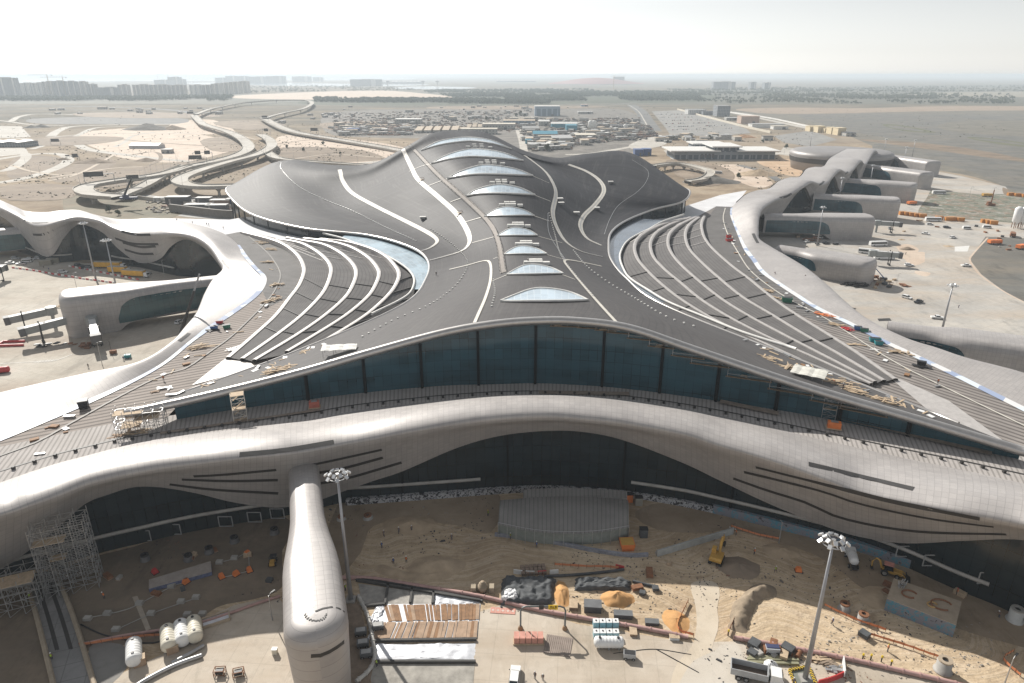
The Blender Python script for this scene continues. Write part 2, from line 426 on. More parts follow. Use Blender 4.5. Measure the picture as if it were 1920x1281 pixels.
for s in (-1.1, 1.1):
    side = [p + n * 1.0 + (q[min(i + 1, len(q) - 1)] - q[max(i - 1, 0)]).cross(n).normalized() * s for i, (p, n) in enumerate(zip(q, nn))]
    rb.tube(side, .09, 5)
    for p, n in list(zip(side, nn))[::2]: rb.cyl(p, p - n * 1.0, .07, n=5)
rb.build('handrail', M_DARK, wk)
# little white anchors dotted along the roof seams
sd = MB()
for pts in ([(528,318),(560,350),(610,375),(660,395),(720,425),(780,452)],[(808,430),(850,460),(876,490),(870,515),(845,545),(800,575),(740,600),(680,632)],[(1075,470),(1100,500),(1140,530),(1190,560),(1250,595),(1300,612)],[(925,525),(928,550),(922,575)],[(1029,400),(1040,440),(1052,480),(1085,525),(1115,560)]):
    q = roof_line(pts, .2)
    for p in q[::1]: sd.box(p, (.5, .5, .35))
sd.build('roof_anchor', M_WHITE, hall)['kind'] = 'stuff'
# skylights: eyebrow lenses of glass with a white frame
SKY = [((790,283),(820,274),(855,268),(888,266),(925,271),(958,280), (820,268),(850,262),(880,260),(920,265)),
       ((810,307),(840,300),(868,296),(893,295),(940,298),(980,302), (836,294),(865,285),(893,282),(940,288)),
       ((840,335),(865,331),(893,328),(920,328),(962,329),(998,330), (865,323),(890,315),(914,312),(962,318)),
       ((875,368),(893,365),(918,364),(940,364),(972,365),(1002,366), (893,358),(918,351),(940,349),(972,354)),
       ((909,406),(920,406),(938,406),(955,406),(980,405),(1001,405), (920,400),(938,392),(957,391),(982,396)),
       ((933,443),(944,443),(957,443),(970,443),(990,443),(1007,442), (944,437),(957,431),(971,430),(991,434)),
       ((946,478),(956,478),(970,478),(985,478),(1006,478),(1025,477), (957,471),(970,466),(985,465),(1006,469)),
       ((951,516),(965,516),(984,516),(1004,516),(1032,515),(1056,514), (966,508),(984,501),(1004,500),(1033,505)),
       ((939,566),(965,567),(995,567),(1022,567),(1065,566),(1102,564), (967,556),(995,547),(1022,545),(1066,551))]
for s in SKY:
    lo = [Vector((*p, 0)) for p in s[:6]]; hi = [lo[0]] + [Vector((*p, 0)) for p in s[6:]] + [lo[5]]
    lo = resample(spline(lo, 6), 24); hi = resample(spline(hi, 6), 24)
    g = []; ok = True
    for t in (0, .25, .5, .75, 1):
        r = []
        for i, (a, b) in enumerate(zip(lo, hi)):
            m = a.lerp(b, t); h = roof_hit(m.x, m.y,   .3 + .45 * math.sin(math.pi * i / 24) * (.35 + .65 * t))
            r.append(h)
        g.append(r)
    if any(p is None for r in g for p in r): print('SKYLIGHT MISS', s[0]); continue
    rr = max(.3, min(.55, (g[0][0] - g[0][-1]).length / 70))
    k = MB().tube(g[0] + g[-1][::-1][1:], rr, 6).build('skylight', M_WHITE, hall, True)
    MB().grid(g).build('pane', M_SKY, k, True)
    # vents behind each skylight
    c = hi[12]; sc = (hi[-1] - hi[0]).length / 155
    if s[0][0] > 800 and s[0][0] != 939:
        vb = None
        for dx, dy in ((-16, -5), (-5, -9), (8, -9), (-3, -5), (9, -5), (24, -4)):
            h = roof_hit(c.x + dx * (.6 + .4 * sc), c.y + dy, .5)
            if h: MB().box(h, (2.6, 1.7, 1.1), rz=.05).build('roof_vent', M_WHITE, hall)
# front glass wall: from the annex roof up to the rim
bot = []; top = []
for i in range(0, nc):
    p = G[0][i]; bot.append(Vector((p.x, p.y + 1.4, 16.5))); top.append(Vector((p.x, p.y + 1.4, p.z - .9)))
i0 = next(i for i, p in enumerate(top) if p.x > -87.5)
gl = MB()
vs, fs, uv = [], [], []; u = 0
for i in range(i0, nc):
    if i > i0: u += (bot[i] - bot[i - 1]).length
    for k in range(7):
        p = bot[i].lerp(top[i], k / 6); vs.append(p); uv.append((u, p.z))
for i in range(nc - i0 - 1):
    for k in range(6): a = i * 7 + k; fs.append((a, a + 7, a + 8, a + 1))
gl.add(vs, fs, uv); fg = gl.build('front_glazing', M_GLASS, hall)
for px in (578, 687, 793, 898, 1003, 1127, 1235, 1342, 1457, 1580, 1717):
    x = front_pt(px, 740, 0).x; y = fb_y(x) - .35
    zt = min(top, key=lambda p: abs(p.x - x)).z
    MB().box((x, y - .1, (16.5 + zt) / 2), (.7, .9, zt - 16.5)).build('mullion', M_MULL, fg)
# side clerestories under the wing edges and the back wall
for c, name in ((0, 'side_glazing'), (nc - 1, 'side_glazing')):
    g = MB(); s = 1 if c == 0 else -1
    js = [j for j in range(nr) if j > 4]
    a = [G[j][c] + Vector((s * 2.2, 0, -1.0)) for j in js]; b = [Vector((p.x, p.y, 10)) for p in a]
    g.grid([b, a]); g.build(name, M_GLASSD, hall)
    mm = MB()
    for p in a[::3]: mm.box((p.x - s * .1, p.y, p.z / 2 + 5), (.5, .5, p.z - 10.2))
    mm.build('clerestory_post', M_DARK, hall)['kind'] = 'stuff'
g = MB(); a = [p + Vector((0, -3, -1)) for p in G[nr - 1]]; g.grid([[Vector((p.x, p.y, 0)) for p in a], a]); g.build('rear_glazing', M_GLASSD, hall)

# ================================================================ base roof between the piers
def sheet_z(name, pts, z, m, parent=None, sub=None, kind=None):
    q = [at(p[0], p[1], z) for p in pts]
    o = MB().add(q, [tuple(range(len(q)))], [(p.x, p.y) for p in q]).build(name, m, parent)
    if o.data.polygons[0].normal.z < 0: o.data.flip_normals()
    if kind: tag(o, kind=kind)
    return o
# ---- terraces
def zc(pts, x0, y0, k): return [(x0 + k * a, y0 + k * b) for a, b in pts]
kL = 440 / 1920; kA = 330 / 1920; kB = 460 / 1920
L = [zc([(230,148),(480,212),(600,265),(690,340),(735,420),(740,490),(700,590),(625,690),(510,835),(335,995),(120,1180)],400,400,kL),
     zc([(520,205),(700,235),(810,285),(900,350),(955,420),(962,490),(925,600),(860,695),(720,835),(515,995),(235,1190)],400,400,kL),
     zc([(600,195),(740,220),(900,250),(1040,320),(1140,410),(1170,490),(1140,590),(1075,690),(910,835),(670,1000),(335,1200)],400,400,kL),
     zc([(740,200),(830,210),(1000,235),(1140,280),(1270,360),(1345,450),(1355,510),(1320,600),(1255,690),(1080,835),(810,1005),(600,1130)],400,400,kL),
     zc([(870,205),(1050,220),(1250,270),(1400,340),(1490,430),(1520,500),(1490,590),(1410,690),(1235,840),(935,1025),(800,1095)],400,400,kL),
     zc([(900,200),(1100,222),(1300,280),(1460,355),(1590,440),(1640,520),(1640,600),(1600,690),(1500,770),(1400,830),(1300,890)],400,400,kL)]
A = lambda p: zc(p, 1130, 370, kA)
B = lambda p: zc(p, 1260, 500, kB)
RR = [A([(1110,200),(1080,270),(1080,340),(1110,440),(1200,560),(1400,740),(1600,890)]) + B([(775,235),(950,360),(1175,500),(1445,670),(1750,880)]),
      A([(1050,215),(950,290),(905,370),(905,460),(950,570),(1080,710),(1270,880),(1530,1090)]) + B([(770,368),(1010,515),(1310,685),(1660,890)]),
      A([(1030,205),(850,290),(740,380),(710,470),(730,570),(820,700),(1000,870),(1280,1095)]) + B([(590,378),(865,527),(1200,700),(1590,900)]),
      A([(960,215),(750,285),(600,370),(530,460),(520,550),(560,660),(680,790),(850,930),(1060,1105)]) + B([(430,385),(730,540),(1100,705),(1560,915)]),
      A([(900,225),(650,290),(480,370),(380,450),(345,540),(370,650),(440,750),(600,910),(850,1110)]) + B([(305,398),(615,550),(1000,725)]),
      A([(880,230),(640,280),(420,370),(270,460),(205,560),(190,640),(220,740),(300,870),(500,1020),(720,1170)]) + B([(235,420),(560,570),(960,715)])]
RIMZ = [20.5, 21.2, 21.9, 22.6, 23.3, 23.6]
NS = 60
def terraces(lines, side):
    W = []
    for i, l in enumerate(lines):
        w0 = resample(spline([at(px, py, RIMZ[i]) for px, py in l], 6), NS)
        # the steps flatten out towards both ends
        hz_ = [18.45 + .16 * i + (RIMZ[i] - 18.45 - .16 * i) * min(1, .25 + k / NS / .2, .12 + (1 - k / NS) / .5) for k in range(NS + 1)]
        W.append([CAM + (p - CAM) * ((CAM_H - z) / (CAM_H - p.z)) for p, z in zip(w0, hz_)])
    for i in range(5):
        a = W[i]; b = W[i + 1]
        # fascia below the rim, rim coping, then the ribbed tread falling to the foot of the next step
        out = []
        for k in range(NS + 1):
            d = a[min(k + 1, NS)] - a[max(k - 1, 0)]; n = Vector((-d.y, d.x, 0)).normalized() * (1 if (Vector((-d.y, d.x, 0)).dot(b[k] - a[k]) < 0) else -1)
            out.append(n)
        g = MB()
        g.grid([[a[k] + out[k] * .9 + Vector((0, 0, 17.9 - a[k].z)) for k in range(NS + 1)], [a[k] + out[k] * .8 for k in range(NS + 1)], [a[k] + Vector((0, 0, .25)) for k in range(NS + 1)], [a[k] - out[k] * .7 + Vector((0, 0, .2)) for k in range(NS + 1)], [a[k] - out[k] * .75 + Vector((0, 0, -.2)) for k in range(NS + 1)]])
        ob = g.build('terrace_rim', M_PARA, hall)
        inn = []; 
        for k in range(NS + 1):
            e = Vector((b[k].x, b[k].y, max(18.1, b[k].z - 2.35 * min(1, max(.25, (b[k].z - 18.2) / 3))))); s = a[k] - out[k] * .7
            inn.append((Vector((s.x, s.y, a[k].z - .05)), e))
        g = [[p[0].lerp(p[1], t) for p in inn] for t in (0, .25, .5, .75, 1)]
        MB().grid(g).build('terrace_tread', M_TERR, hall)
        # cross joints
        cj = MB(); cw = MB()
        for kk, f in enumerate((.1, .17, .24, .31, .58, .68, .78, .88)):
            k = int(f * NS); u = (inn[k][1] - inn[k][0])
            if u.length > 2.0: (cw if f < .4 else cj).bar(inn[k][0] + Vector((0, 0, .12)), inn[k][1] + Vector((0, 0, .12)), .45, .3)
        if cj.v: cj.build('terrace_joint', M_CHAR, hall)
        if cw.v: cw.build('terrace_joint', M_PARA, hall)
    return W
WL = terraces(L, -1); WR = terraces(RR, 1)
# glazed strip between the topmost terrace and the waist of the roof
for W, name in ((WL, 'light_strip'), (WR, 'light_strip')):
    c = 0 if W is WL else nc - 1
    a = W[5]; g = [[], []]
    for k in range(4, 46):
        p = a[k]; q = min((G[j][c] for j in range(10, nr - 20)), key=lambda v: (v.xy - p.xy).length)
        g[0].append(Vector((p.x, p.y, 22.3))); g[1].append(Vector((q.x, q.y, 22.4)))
    MB().grid(g).build(name, mk_glass('pale_strip_glass', (.20, .26, .30), 2.1, 2.3, (.5, .52, .53), rough=.35) if W is WL else mk_glass('strip_glass_painted_shade', (.06, .075, .095), 2.1, 2.3, (.14, .15, .155)), hall)  # east strip: its shadow is painted in as a darker glass colour
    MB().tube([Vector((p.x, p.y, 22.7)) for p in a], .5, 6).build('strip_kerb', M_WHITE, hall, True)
# ================================================================ piers: wavy metal bands round a flat ribbed roof
M_TRACK = M_CHAR
def band(parent, st, lowfn, name_roof, nu=4, nv=6, hang=3.0, flip=False, glass=True, gtop=2.0, gin=2.5, base=0.0, g_from=None, glassm=None, ledge=True):
    """st: list of (inner, nose, lowpoint) world points, in order along the pier"""
    rows = []
    for a, n, e in st:
        d = Vector((n.x - a.x, n.y - a.y, 0)); w = d.length
        def pt(f, z): return Vector((a.x + d.x * f, a.y + d.y * f, z))
        rise = max(.6, min(1.8, w * .07)); o = d.normalized()
        rows.append([a, pt(.3, a.z + (n.z + rise - a.z) * .45), pt(.62, a.z + (n.z + rise - a.z) * .85), pt(.84, n.z + rise * .95), n + o * .2 + Vector((0, 0, rise * .45)),
                     n + o * .75 - Vector((0, 0, .9)), Vector((n.x + (e.x - n.x) * .35, n.y + (e.y - n.y) * .35, n.z - 1.0 - max(1, n.z - e.z - 1) * .35)), e])
    G = loft(rows, nu, nv)
    m = MB().grid(G, flip=flip)
    ob = m.build(name_roof, M_CLAD, parent, True)
    # inner lining so that the lower edge has thickness
    lip = [[r[-1], Vector((r[-1].x * 0.999, r[-1].y, r[-1].z)) ] for r in G]
    bv = m.bvh()
    if glass:
        g0 = g_from or 0
        top = []
        for a, n, e in st[g0:]:
            i = Vector((a.x - e.x, a.y - e.y, 0)).normalized()
            p = e + i * gin; top.append((Vector((p.x, p.y, max(n.z - gtop, e.z + 1))), Vector((p.x, p.y, base)), Vector((e.x, e.y, e.z))))
        T = spline([t[0] for t in top], nv); Bm = spline([t[1] for t in top], nv); E = spline([t[2] for t in top], nv)
        gr = [[b.lerp(t, k / 5) for k in range(6)] for b, t in zip(Bm, T)]
        vs = []; uv = []; fs = []; u = 0
        for i, r in enumerate(gr):
            if i: u += (r[0] - gr[i - 1][0]).length
            for p in r: vs.append(p); uv.append((u, p.z))
        for i in range(len(gr) - 1):
            for k in range(5): a = i * 6 + k; fs.append((a, a + 6, a + 7, a + 1) if not flip else (a, a + 1, a + 7, a + 6))
        MB().add(vs, fs, uv).build('glazing', glassm or M_GLASSD, parent)
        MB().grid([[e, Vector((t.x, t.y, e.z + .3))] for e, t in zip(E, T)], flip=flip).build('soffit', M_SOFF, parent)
        if ledge:
            run = []
            for b, e in list(zip(Bm, E)) + [(None, None)]:
                if b is not None and e.z < 16.5: run.append(Vector((b.x + (e.x - b.x) * .25, b.y + (e.y - b.y) * .25, 4.4)))
                else:
                    if len(run) > 3: MB().tube(run, .45, 5).build('ledge', M_CONC, parent)
                    run = []
    return ob, bv, G

# ---- front concourse
GL = [(-260, 98.5), (-120, 109), (0, 117.5), (170, 126.7), (330, 133.5), (530, 139.8), (640, 145.3), (1000, 151.3), (1150, 149.5), (1280, 145), (1367, 140.7), (1513, 133), (1647, 126), (1780, 116.8), (1913, 109.9), (2040, 102), (2150, 96)]
front = thing('front_concourse', 'long wavy pale metal concourse with dark glass arches facing the sandy site', 'airport pier')
FS = [(-230,990,1030,1190),(-120,948,993,1118),(0,905,968,1068),(60,884,948,1028),(110,868,930,988),(160,855,910,945),(205,843,898,927),(250,832,889,914),(300,823,880,914),(367,814,872,925),(427,807,865,940),(475,801,860,948),(523,795,856,952),
      (580,788,849,944),(640,775,837,923),(700,766,826,902),(757,759,815,883),(857,748,798,840),(940,742,788,817),(1030,741,784,808),(1100,743,789,811),(1173,750,797,827),(1280,766,817,868),(1347,779,838,900),(1447,802,867,947),
      (1547,826,902,987),(1613,841,927,1007),(1700,860,945,1019),(1813,883,965,1014),(1920,907,985,1013),(2040,935,1005,1040),(2160,962,1027,1080)]
st = []
for px, b, n, e in FS:
    Y = interp(GL, px); lob = min(1, max(0, (e - n - 25) / 60))
    nY = Y - 6.0 - 2.0 * lob
    st.append((at(px, b, 18.35), atY(px, n - 6, nY), atY(px, e, Y - 2.2)))
fb, FBV, FG = band(front, st, None, 'cladding', nu=5, nv=6, gin=1.6, gtop=1.0, flip=True)
def slots(bv, parent, lines, wd, m, name, lift=.06):
    for pts in lines:
        q = roof_line(pts, lift, 8, bv)
        if len(q) < 3: continue
        nn = [h if (h := bv.find_nearest(p)[1]).dot(CAM - p) > 0 else -h for p in q]
        MB().strip(q, wd, nn).build(name, m, parent)
slots(FBV, front, [[(363,893),(420,890),(518,881)],[(341,899),(430,902),(521,900)],[(318,908),(400,918),(522,925)],[(583,872),(640,860),(716,843)],[(585,888),(640,879),(718,858)],[(588,908),(650,897),(753,867)],
    [(1417,876),(1513,900),(1600,922),(1680,942),(1837,973)],[(1395,885),(1470,903),(1547,923),(1613,945),(1740,972),(1863,988)],[(1375,897),(1440,920),(1513,943),(1580,972),(1713,996),(1887,1002)]], 1.0, M_CHAR, 'louvre_slot')
slots(FBV, front, [[(449,853),(530,845),(626,829)],[(1516,870),(1613,893),(1713,917)]], 1.3, M_CHAR, 'roof_slot')
# mullion lines on the dark glass
mm = MB()
for px, y0, y1 in ((367,1000,925),(755,915,885),(952,905,818),(1168,905,829),(1372,930,915),(1887,1100,1020)):
    Y = interp(GL, px) - .75
    a = atY(px, y0, Y); mm.box((a.x, Y - .2, 10), (.5, .5, 16))
mm.build('mullion', M_MULL, front)['kind'] = 'stuff'
# annex roof between the hall glass and the band (ribbed), walkway groove, roof hooks
ann = MB(); g = [[], []]
bline = spline([s[0] for s in st], 6)
bl = resample(bline, 120)
for p in bl:
    x = p.x * 1.0; yb = fb_y(max(-96, min(122, x)))
    if x < -90: yb = 154.1 + (-88 - x) * -.55 + 4
    if x > 116: yb = 136
    g[0].append(Vector((p.x, p.y, 18.33))); g[1].append(Vector((p.x * (1.0 + .06), max(p.y + .5, yb + 1.2), 17.9)))
ann.grid(g).build('ribbed_roof', M_SEAM, front)
mid = [a.lerp(b, .28) + Vector((0, 0, .1)) for a, b in zip(g[0], g[1])]
MB().strip(mid[6:-6], .5).build('roof_groove', M_CHAR, front)
hk = MB()
for p in resample(mid, 70)[3:-3]: hk.box(p + Vector((0, -1.6, .3)), (.6, .6, .7))
hk.build('roof_hook', M_CHAR, front)['kind'] = 'stuff'
for p0, p1, w_ in (((1010,735),(1180,738),2.2),((1350,752),(1460,775),2.2),((1540,775),(1860,850),2.0),((300,812),(600,768),1.2)):
    q = [at(*p0, 18.6), at(*p1, 18.6)]
    MB().strip(resample(q, 12), w_).build('roof_duckboard', mat('weathered_boards', (.25, .2, .16), .8, 0, .3, .8), front)
# ---- base roof: everything flat between the piers
cw = thing('connecting_roof', 'flat beige ribbed roof deck running round the dark hall between the pale piers', 'roof deck')
LR = [(-60,850),(60,801),(200,740),(300,687),(360,640),(408,607),(455,575),(487,548),(497,522),(480,503),(463,483),(447,460),(423,440),(385,425),(330,413),(300,409)]
RRr = [(1960,790),(1850,735),(1780,700),(1723,673),(1660,643),(1597,610),(1533,580),(1490,553),(1455,530),(1428,510),(1412,488),(1397,468),(1385,440),(1377,420),(1371,403),(1372,390),(1383,380)]
left_poly = [(x, y, 18) for x, y in LR[:13]] + [(470, 431, 18), (640, 452, 18), (800, 500, 18), (640, 655, 18), (330, 765, 18), (290, 806, 18), (120, 866, 18), (-80, 935, 18)]
q = [at(x, y, 17.95) for x, y, z in left_poly]
def flat(name, q, m, parent):
    o = MB().add(q, [tuple(range(len(q)))], [(p.x, p.y) for p in q]).build(name, m, parent)
    if o.data.polygons[0].normal.z < 0: o.data.flip_normals()
    return o
def mk_deck(name, ang, lo, hi):
    t = NT(name); co = t.coord('pos'); mp = t.n('ShaderNodeMapping'); mp.inputs['Rotation'].default_value[2] = ang; t.l(co, mp.inputs[0])
    c = t.ramp(t.noise(co, .12, 5, .65), [(.3, lo), (.7, hi)])
    c = t.mix(t.math('MULTIPLY', t.lines(mp.outputs[0], 0, 2.0, .75), .75), c, tuple(x * .35 for x in lo)); t.set(c, .75, 0, .15); return t.m
M_DECKL = mk_deck('beige_ribbed_deck', R(62), (.26, .225, .20), (.34, .295, .265)); M_DECKR = mk_deck('taupe_ribbed_deck', R(-38), (.22, .20, .187), (.30, .272, .252))
M_DECKG = mk_deck('grey_ribbed_deck', R(80), (.15, .145, .14), (.21, .20, .195))
flat('west_deck', q, M_DECKL, cw)
flat('grey_deck', [at(x, y, 18.0) for x, y in [(423,440),(460,433),(500,447),(540,463),(563,490),(567,510),(545,556),(505,575),(492,545),(497,522),(480,503),(463,483),(447,460)]], M_DECKG, cw)
rp = RRr[:16] + [(1345, 385), (1240, 400), (1140, 470), (1210, 560), (1480, 690), (1770, 800), (1900, 862), (1990, 890)]
flat('east_deck', [at(x, y, 17.95) for x, y in rp], M_DECKR, cw)
flat('grey_deck', [at(x, y, 18.0) for x, y in [(1343,387),(1372,388),(1371,403),(1377,420),(1385,440),(1397,468),(1412,488),(1428,510),(1455,530),(1490,553),(1533,580),(1597,610),(1560,612),(1500,590),(1445,556),(1400,518),(1345,480),(1322,450),(1318,420)]], M_DECKG, cw)
flat('white_deck', [at(x, y, 18.05) for x, y in [(300,409),(330,413),(385,425),(423,440),(455,434),(520,447),(600,452),(700,468),(690,455),(600,437),(520,425),(480,419),(470,405),(430,412)]], M_MEMB, cw)
flat('white_deck', [at(x, y, 18.05) for x, y in [(1383,380),(1372,388),(1343,387),(1310,405),(1280,416),(1235,420),(1200,420),(1240,402),(1290,385),(1350,366),(1400,357)]], M_MEMB, cw)
flat('flashing', [at(x, y, 18.1) for x, y in [(360,722),(423,672),(470,680),(480,690)]], M_PARA, cw)
flat('flashing', [at(x, y, 18.1) for x, y in [(1665,705),(1690,712),(1780,752),(1900,840),(1770,795)]], M_PARA, cw)
# deck fascia so that the roof has depth, and long plank walkways on it
for pts in ([(-10,858),(70,828),(120,800),(220,745),(300,705),(350,690),(365,680),(400,655),(440,625),(500,565),(520,535),(525,510),(505,478),(480,455),(458,436)],
            [(1360,390),(1356,410),(1365,440),(1385,475),(1405,505),(1440,535),(1490,567),(1540,592),(1600,630),(1680,680),(1780,730),(1925,800)]):
    q = resample(spline([at(x, y, 18.2) for x, y in pts], 4), 60)
    MB().strip(q, .55).build('cable_tray', M_TRIM if pts[0][0] > 500 else mat('dark_tray', (.09, .08, .07), .6), cw)

# ---- west pier
west = thing('west_pier', 'white wavy pier curling round the sunlit west apron with glass arches and louvres', 'airport pier')
WS = [((-60,850,18),(-100,770,20),6),((60,801,18),(30,736,20),6),((200,740,18),(165,704,20),6),((300,687,18),(262,682,19.5),6),((360,640,18),(322,645,19),6),((408,607,18),(350,615,18.5),6),((455,575,18),(372,588,18),7),((487,548,18),(387,553,17),8),
 ((497,522,18),(402,527,16),7),((480,503,18),(419,508,16.5),5),((463,483,18),(412,490,18.5),6),((447,460,18),(395,467,21.5),13),((423,440,18.5),(372,451,23.5),19),((385,425,20),(344,443,24),21),((330,413,21),(317,441,23.8),17),((285,409,20),(290,442,22),8),((250,411,20),(250,442,19.8),3.5),((215,410,21.5),(213,432,21.5),10),
 ((180,403,23),(187,419,24),18),((147,394,25),(145,412,25),21),((110,395,24),(115,418,24),15),((85,398,21.5),(85,426,22),5),((50,396,21),(60,425,21),4),((25,386,23),(33,410,23),12),((-10,372,25),(0,395,25),20),((-60,365,24),(-50,385,24),18),((-120,372,21),(-110,394,21),5),((-190,362,23),(-180,380,23),12)]
st = []
for a, n, lz in WS:
    a = at(*a); n = at(n[0], n[1] - 2, n[2]); i = Vector((a.x - n.x, a.y - n.y, 0)).normalized() * 3.2
    st.append((a, n, Vector((n.x + i.x, n.y + i.y, lz))))
wb, WBV, WG = band(west, st, None, 'cladding', nu=5, nv=6, gin=2.5)
slots(WBV, west, [[(216,447),(250,457),(297,458)],[(230,455),(262,463),(292,462)],[(234,468),(262,476),(288,476)],[(45,413),(65,418),(90,417)],[(228,434),(255,440),(282,440)],[(62,440),(80,440),(100,432)]], 1.3, M_CHAR, 'louvre_slot')
slots(WBV, west, [[(416,486),(423,497),(430,504)],[(355,625),(347,632),(336,640)]], 1.2, M_CHAR, 'roof_slot')
# ---- east pier
east = thing('east_pier', 'pale wavy pier on the far side of the hall, with boxy gate lounges along it', 'airport pier')
ES = [((1960,790,18),(2010,735,19),6),((1850,735,18),(1905,700,19),6),((1780,700,18),(1813,675,19),6),((1723,673,18),(1755,655,19),6),((1660,643,18),(1697,636,19),6),((1597,610,18),(1625,600,19),6),((1533,580,18),(1580,565,19),6),((1490,553,18),(1547,535,19),6),((1455,530,18),(1513,508,18.5),6),((1428,510,18),(1478,486,18),6),((1412,488,18),(1447,468,17.5),5),
 ((1397,468,18),(1424,452,18.5),7),((1385,440,18),(1420,436,20.5),13),((1377,420,18),(1421,419,22.5),18),((1371,403,18),(1424,402,23.5),20),((1372,390,18.5),(1432,389,22.5),17),((1383,378,19.5),(1450,378,20.5),7),((1400,364,20.5),(1466,372,20),4),((1420,357,22),(1480,366,21.5),8),
 ((1443,353,22.5),(1500,354,23.5),17),((1460,340,24.5),(1520,343,25),21),((1480,333,24),(1536,347,22),8),((1500,331,22),(1550,344,21),4),((1512,317,24.5),(1572,321,25),20),((1528,313,24),(1588,326,21.5),6),((1544,312,22),(1600,317,22),8),((1553,300,24.5),(1613,303,25),20),((1563,292,23),(1622,309,21),5),((1576,285,24),(1638,285,25),20),((1588,279,22),(1645,287,22),10)]
st = []
for a, n, lz in ES:
    a = at(*a); n = at(n[0], n[1] - 1, n[2]); i = Vector((a.x - n.x, a.y - n.y, 0)).normalized() * 3.2
    st.append((a, n, Vector((n.x + i.x, n.y + i.y, lz))))
eb, EBV, EG = band(east, st, None, 'cladding', nu=5, nv=6, flip=True, gin=2.5)
slots(EBV, east, [[(1412,438),(1416,447),(1421,456)],[(1462,371),(1474,369),(1484,363)],[(1536,347),(1541,344),(1545,340)],[(1585,326),(1590,322)]], 1.5, M_CHAR, 'roof_slot')
# rear face of the far part of the pier
rear = [s[0] for s in st[16:]]
g = MB(); q = spline(rear, 6); g.grid([[Vector((p.x - 1, p.y, 0)), p - Vector((1, 0, .2))] for p in q]); g.build('rear_wall', M_CLAD, east)
q = spline([s[0] for s in [(at(*a),) for a, n, z in WS[13:]]], 6)
MB().grid([[Vector((p.x, p.y + 2, 0)), p + Vector((0, 0, -.2))] for p in q]).build('rear_wall', M_CLAD, west)
# round head of the east pier
c = at(1578, 279, 22); hd = MB()
prof = [(51, 0), (53, 11), (54.5, 16), (53.5, 18.8), (50, 20.4), (36, 21.4), (.1, 22)]
hd.lathe((c.x, c.y, 0), prof, 48); hd.build('round_head', M_CLAD, east, True)
MB().lathe((c.x, c.y, 0), [(53.2, 9), (53.5, 9), (54.4, 14), (54.2, 14.2)], 48).build('louvre_slot', M_CHAR, east)

# protective film still stuck along the inner edges of the piers
tf = NT('edge_film'); vf = tf.voro(tf.coord('pos', 1, (.16, .16, 0)), 1.0, out='Color'); sf = tf.n('ShaderNodeSeparateXYZ'); tf.l(vf, sf.inputs[0]); tf.set(tf.ramp(sf.outputs[0], [(0, (.30, .36, .50)), (.3, (.62, .68, .74)), (.55, (.66, .66, .66)), (.8, (.38, .45, .58))], 'CONSTANT'), .5)
for par, ST, i0, i1 in ((west, WS, 0, 12), (east, ES, 0, 16)):
    q = resample(spline([at(a[0], a[1], a[2]) for a, n_, z_ in ST[i0:i1]], 6), 90); g = []
    for i, p in enumerate(q):
        d = q[min(i + 1, 90)] - q[max(i - 1, 0)]; s_ = d.cross(Vector((0, 0, 1))).normalized() * (-1.0 if par is west else 1.0); g.append([p - s_ * .7 + Vector((0, 0, .12)), p + s_ * 1.3 + Vector((0, 0, .42))])
    MB().grid(g).build('edge_film', tf.m, par)
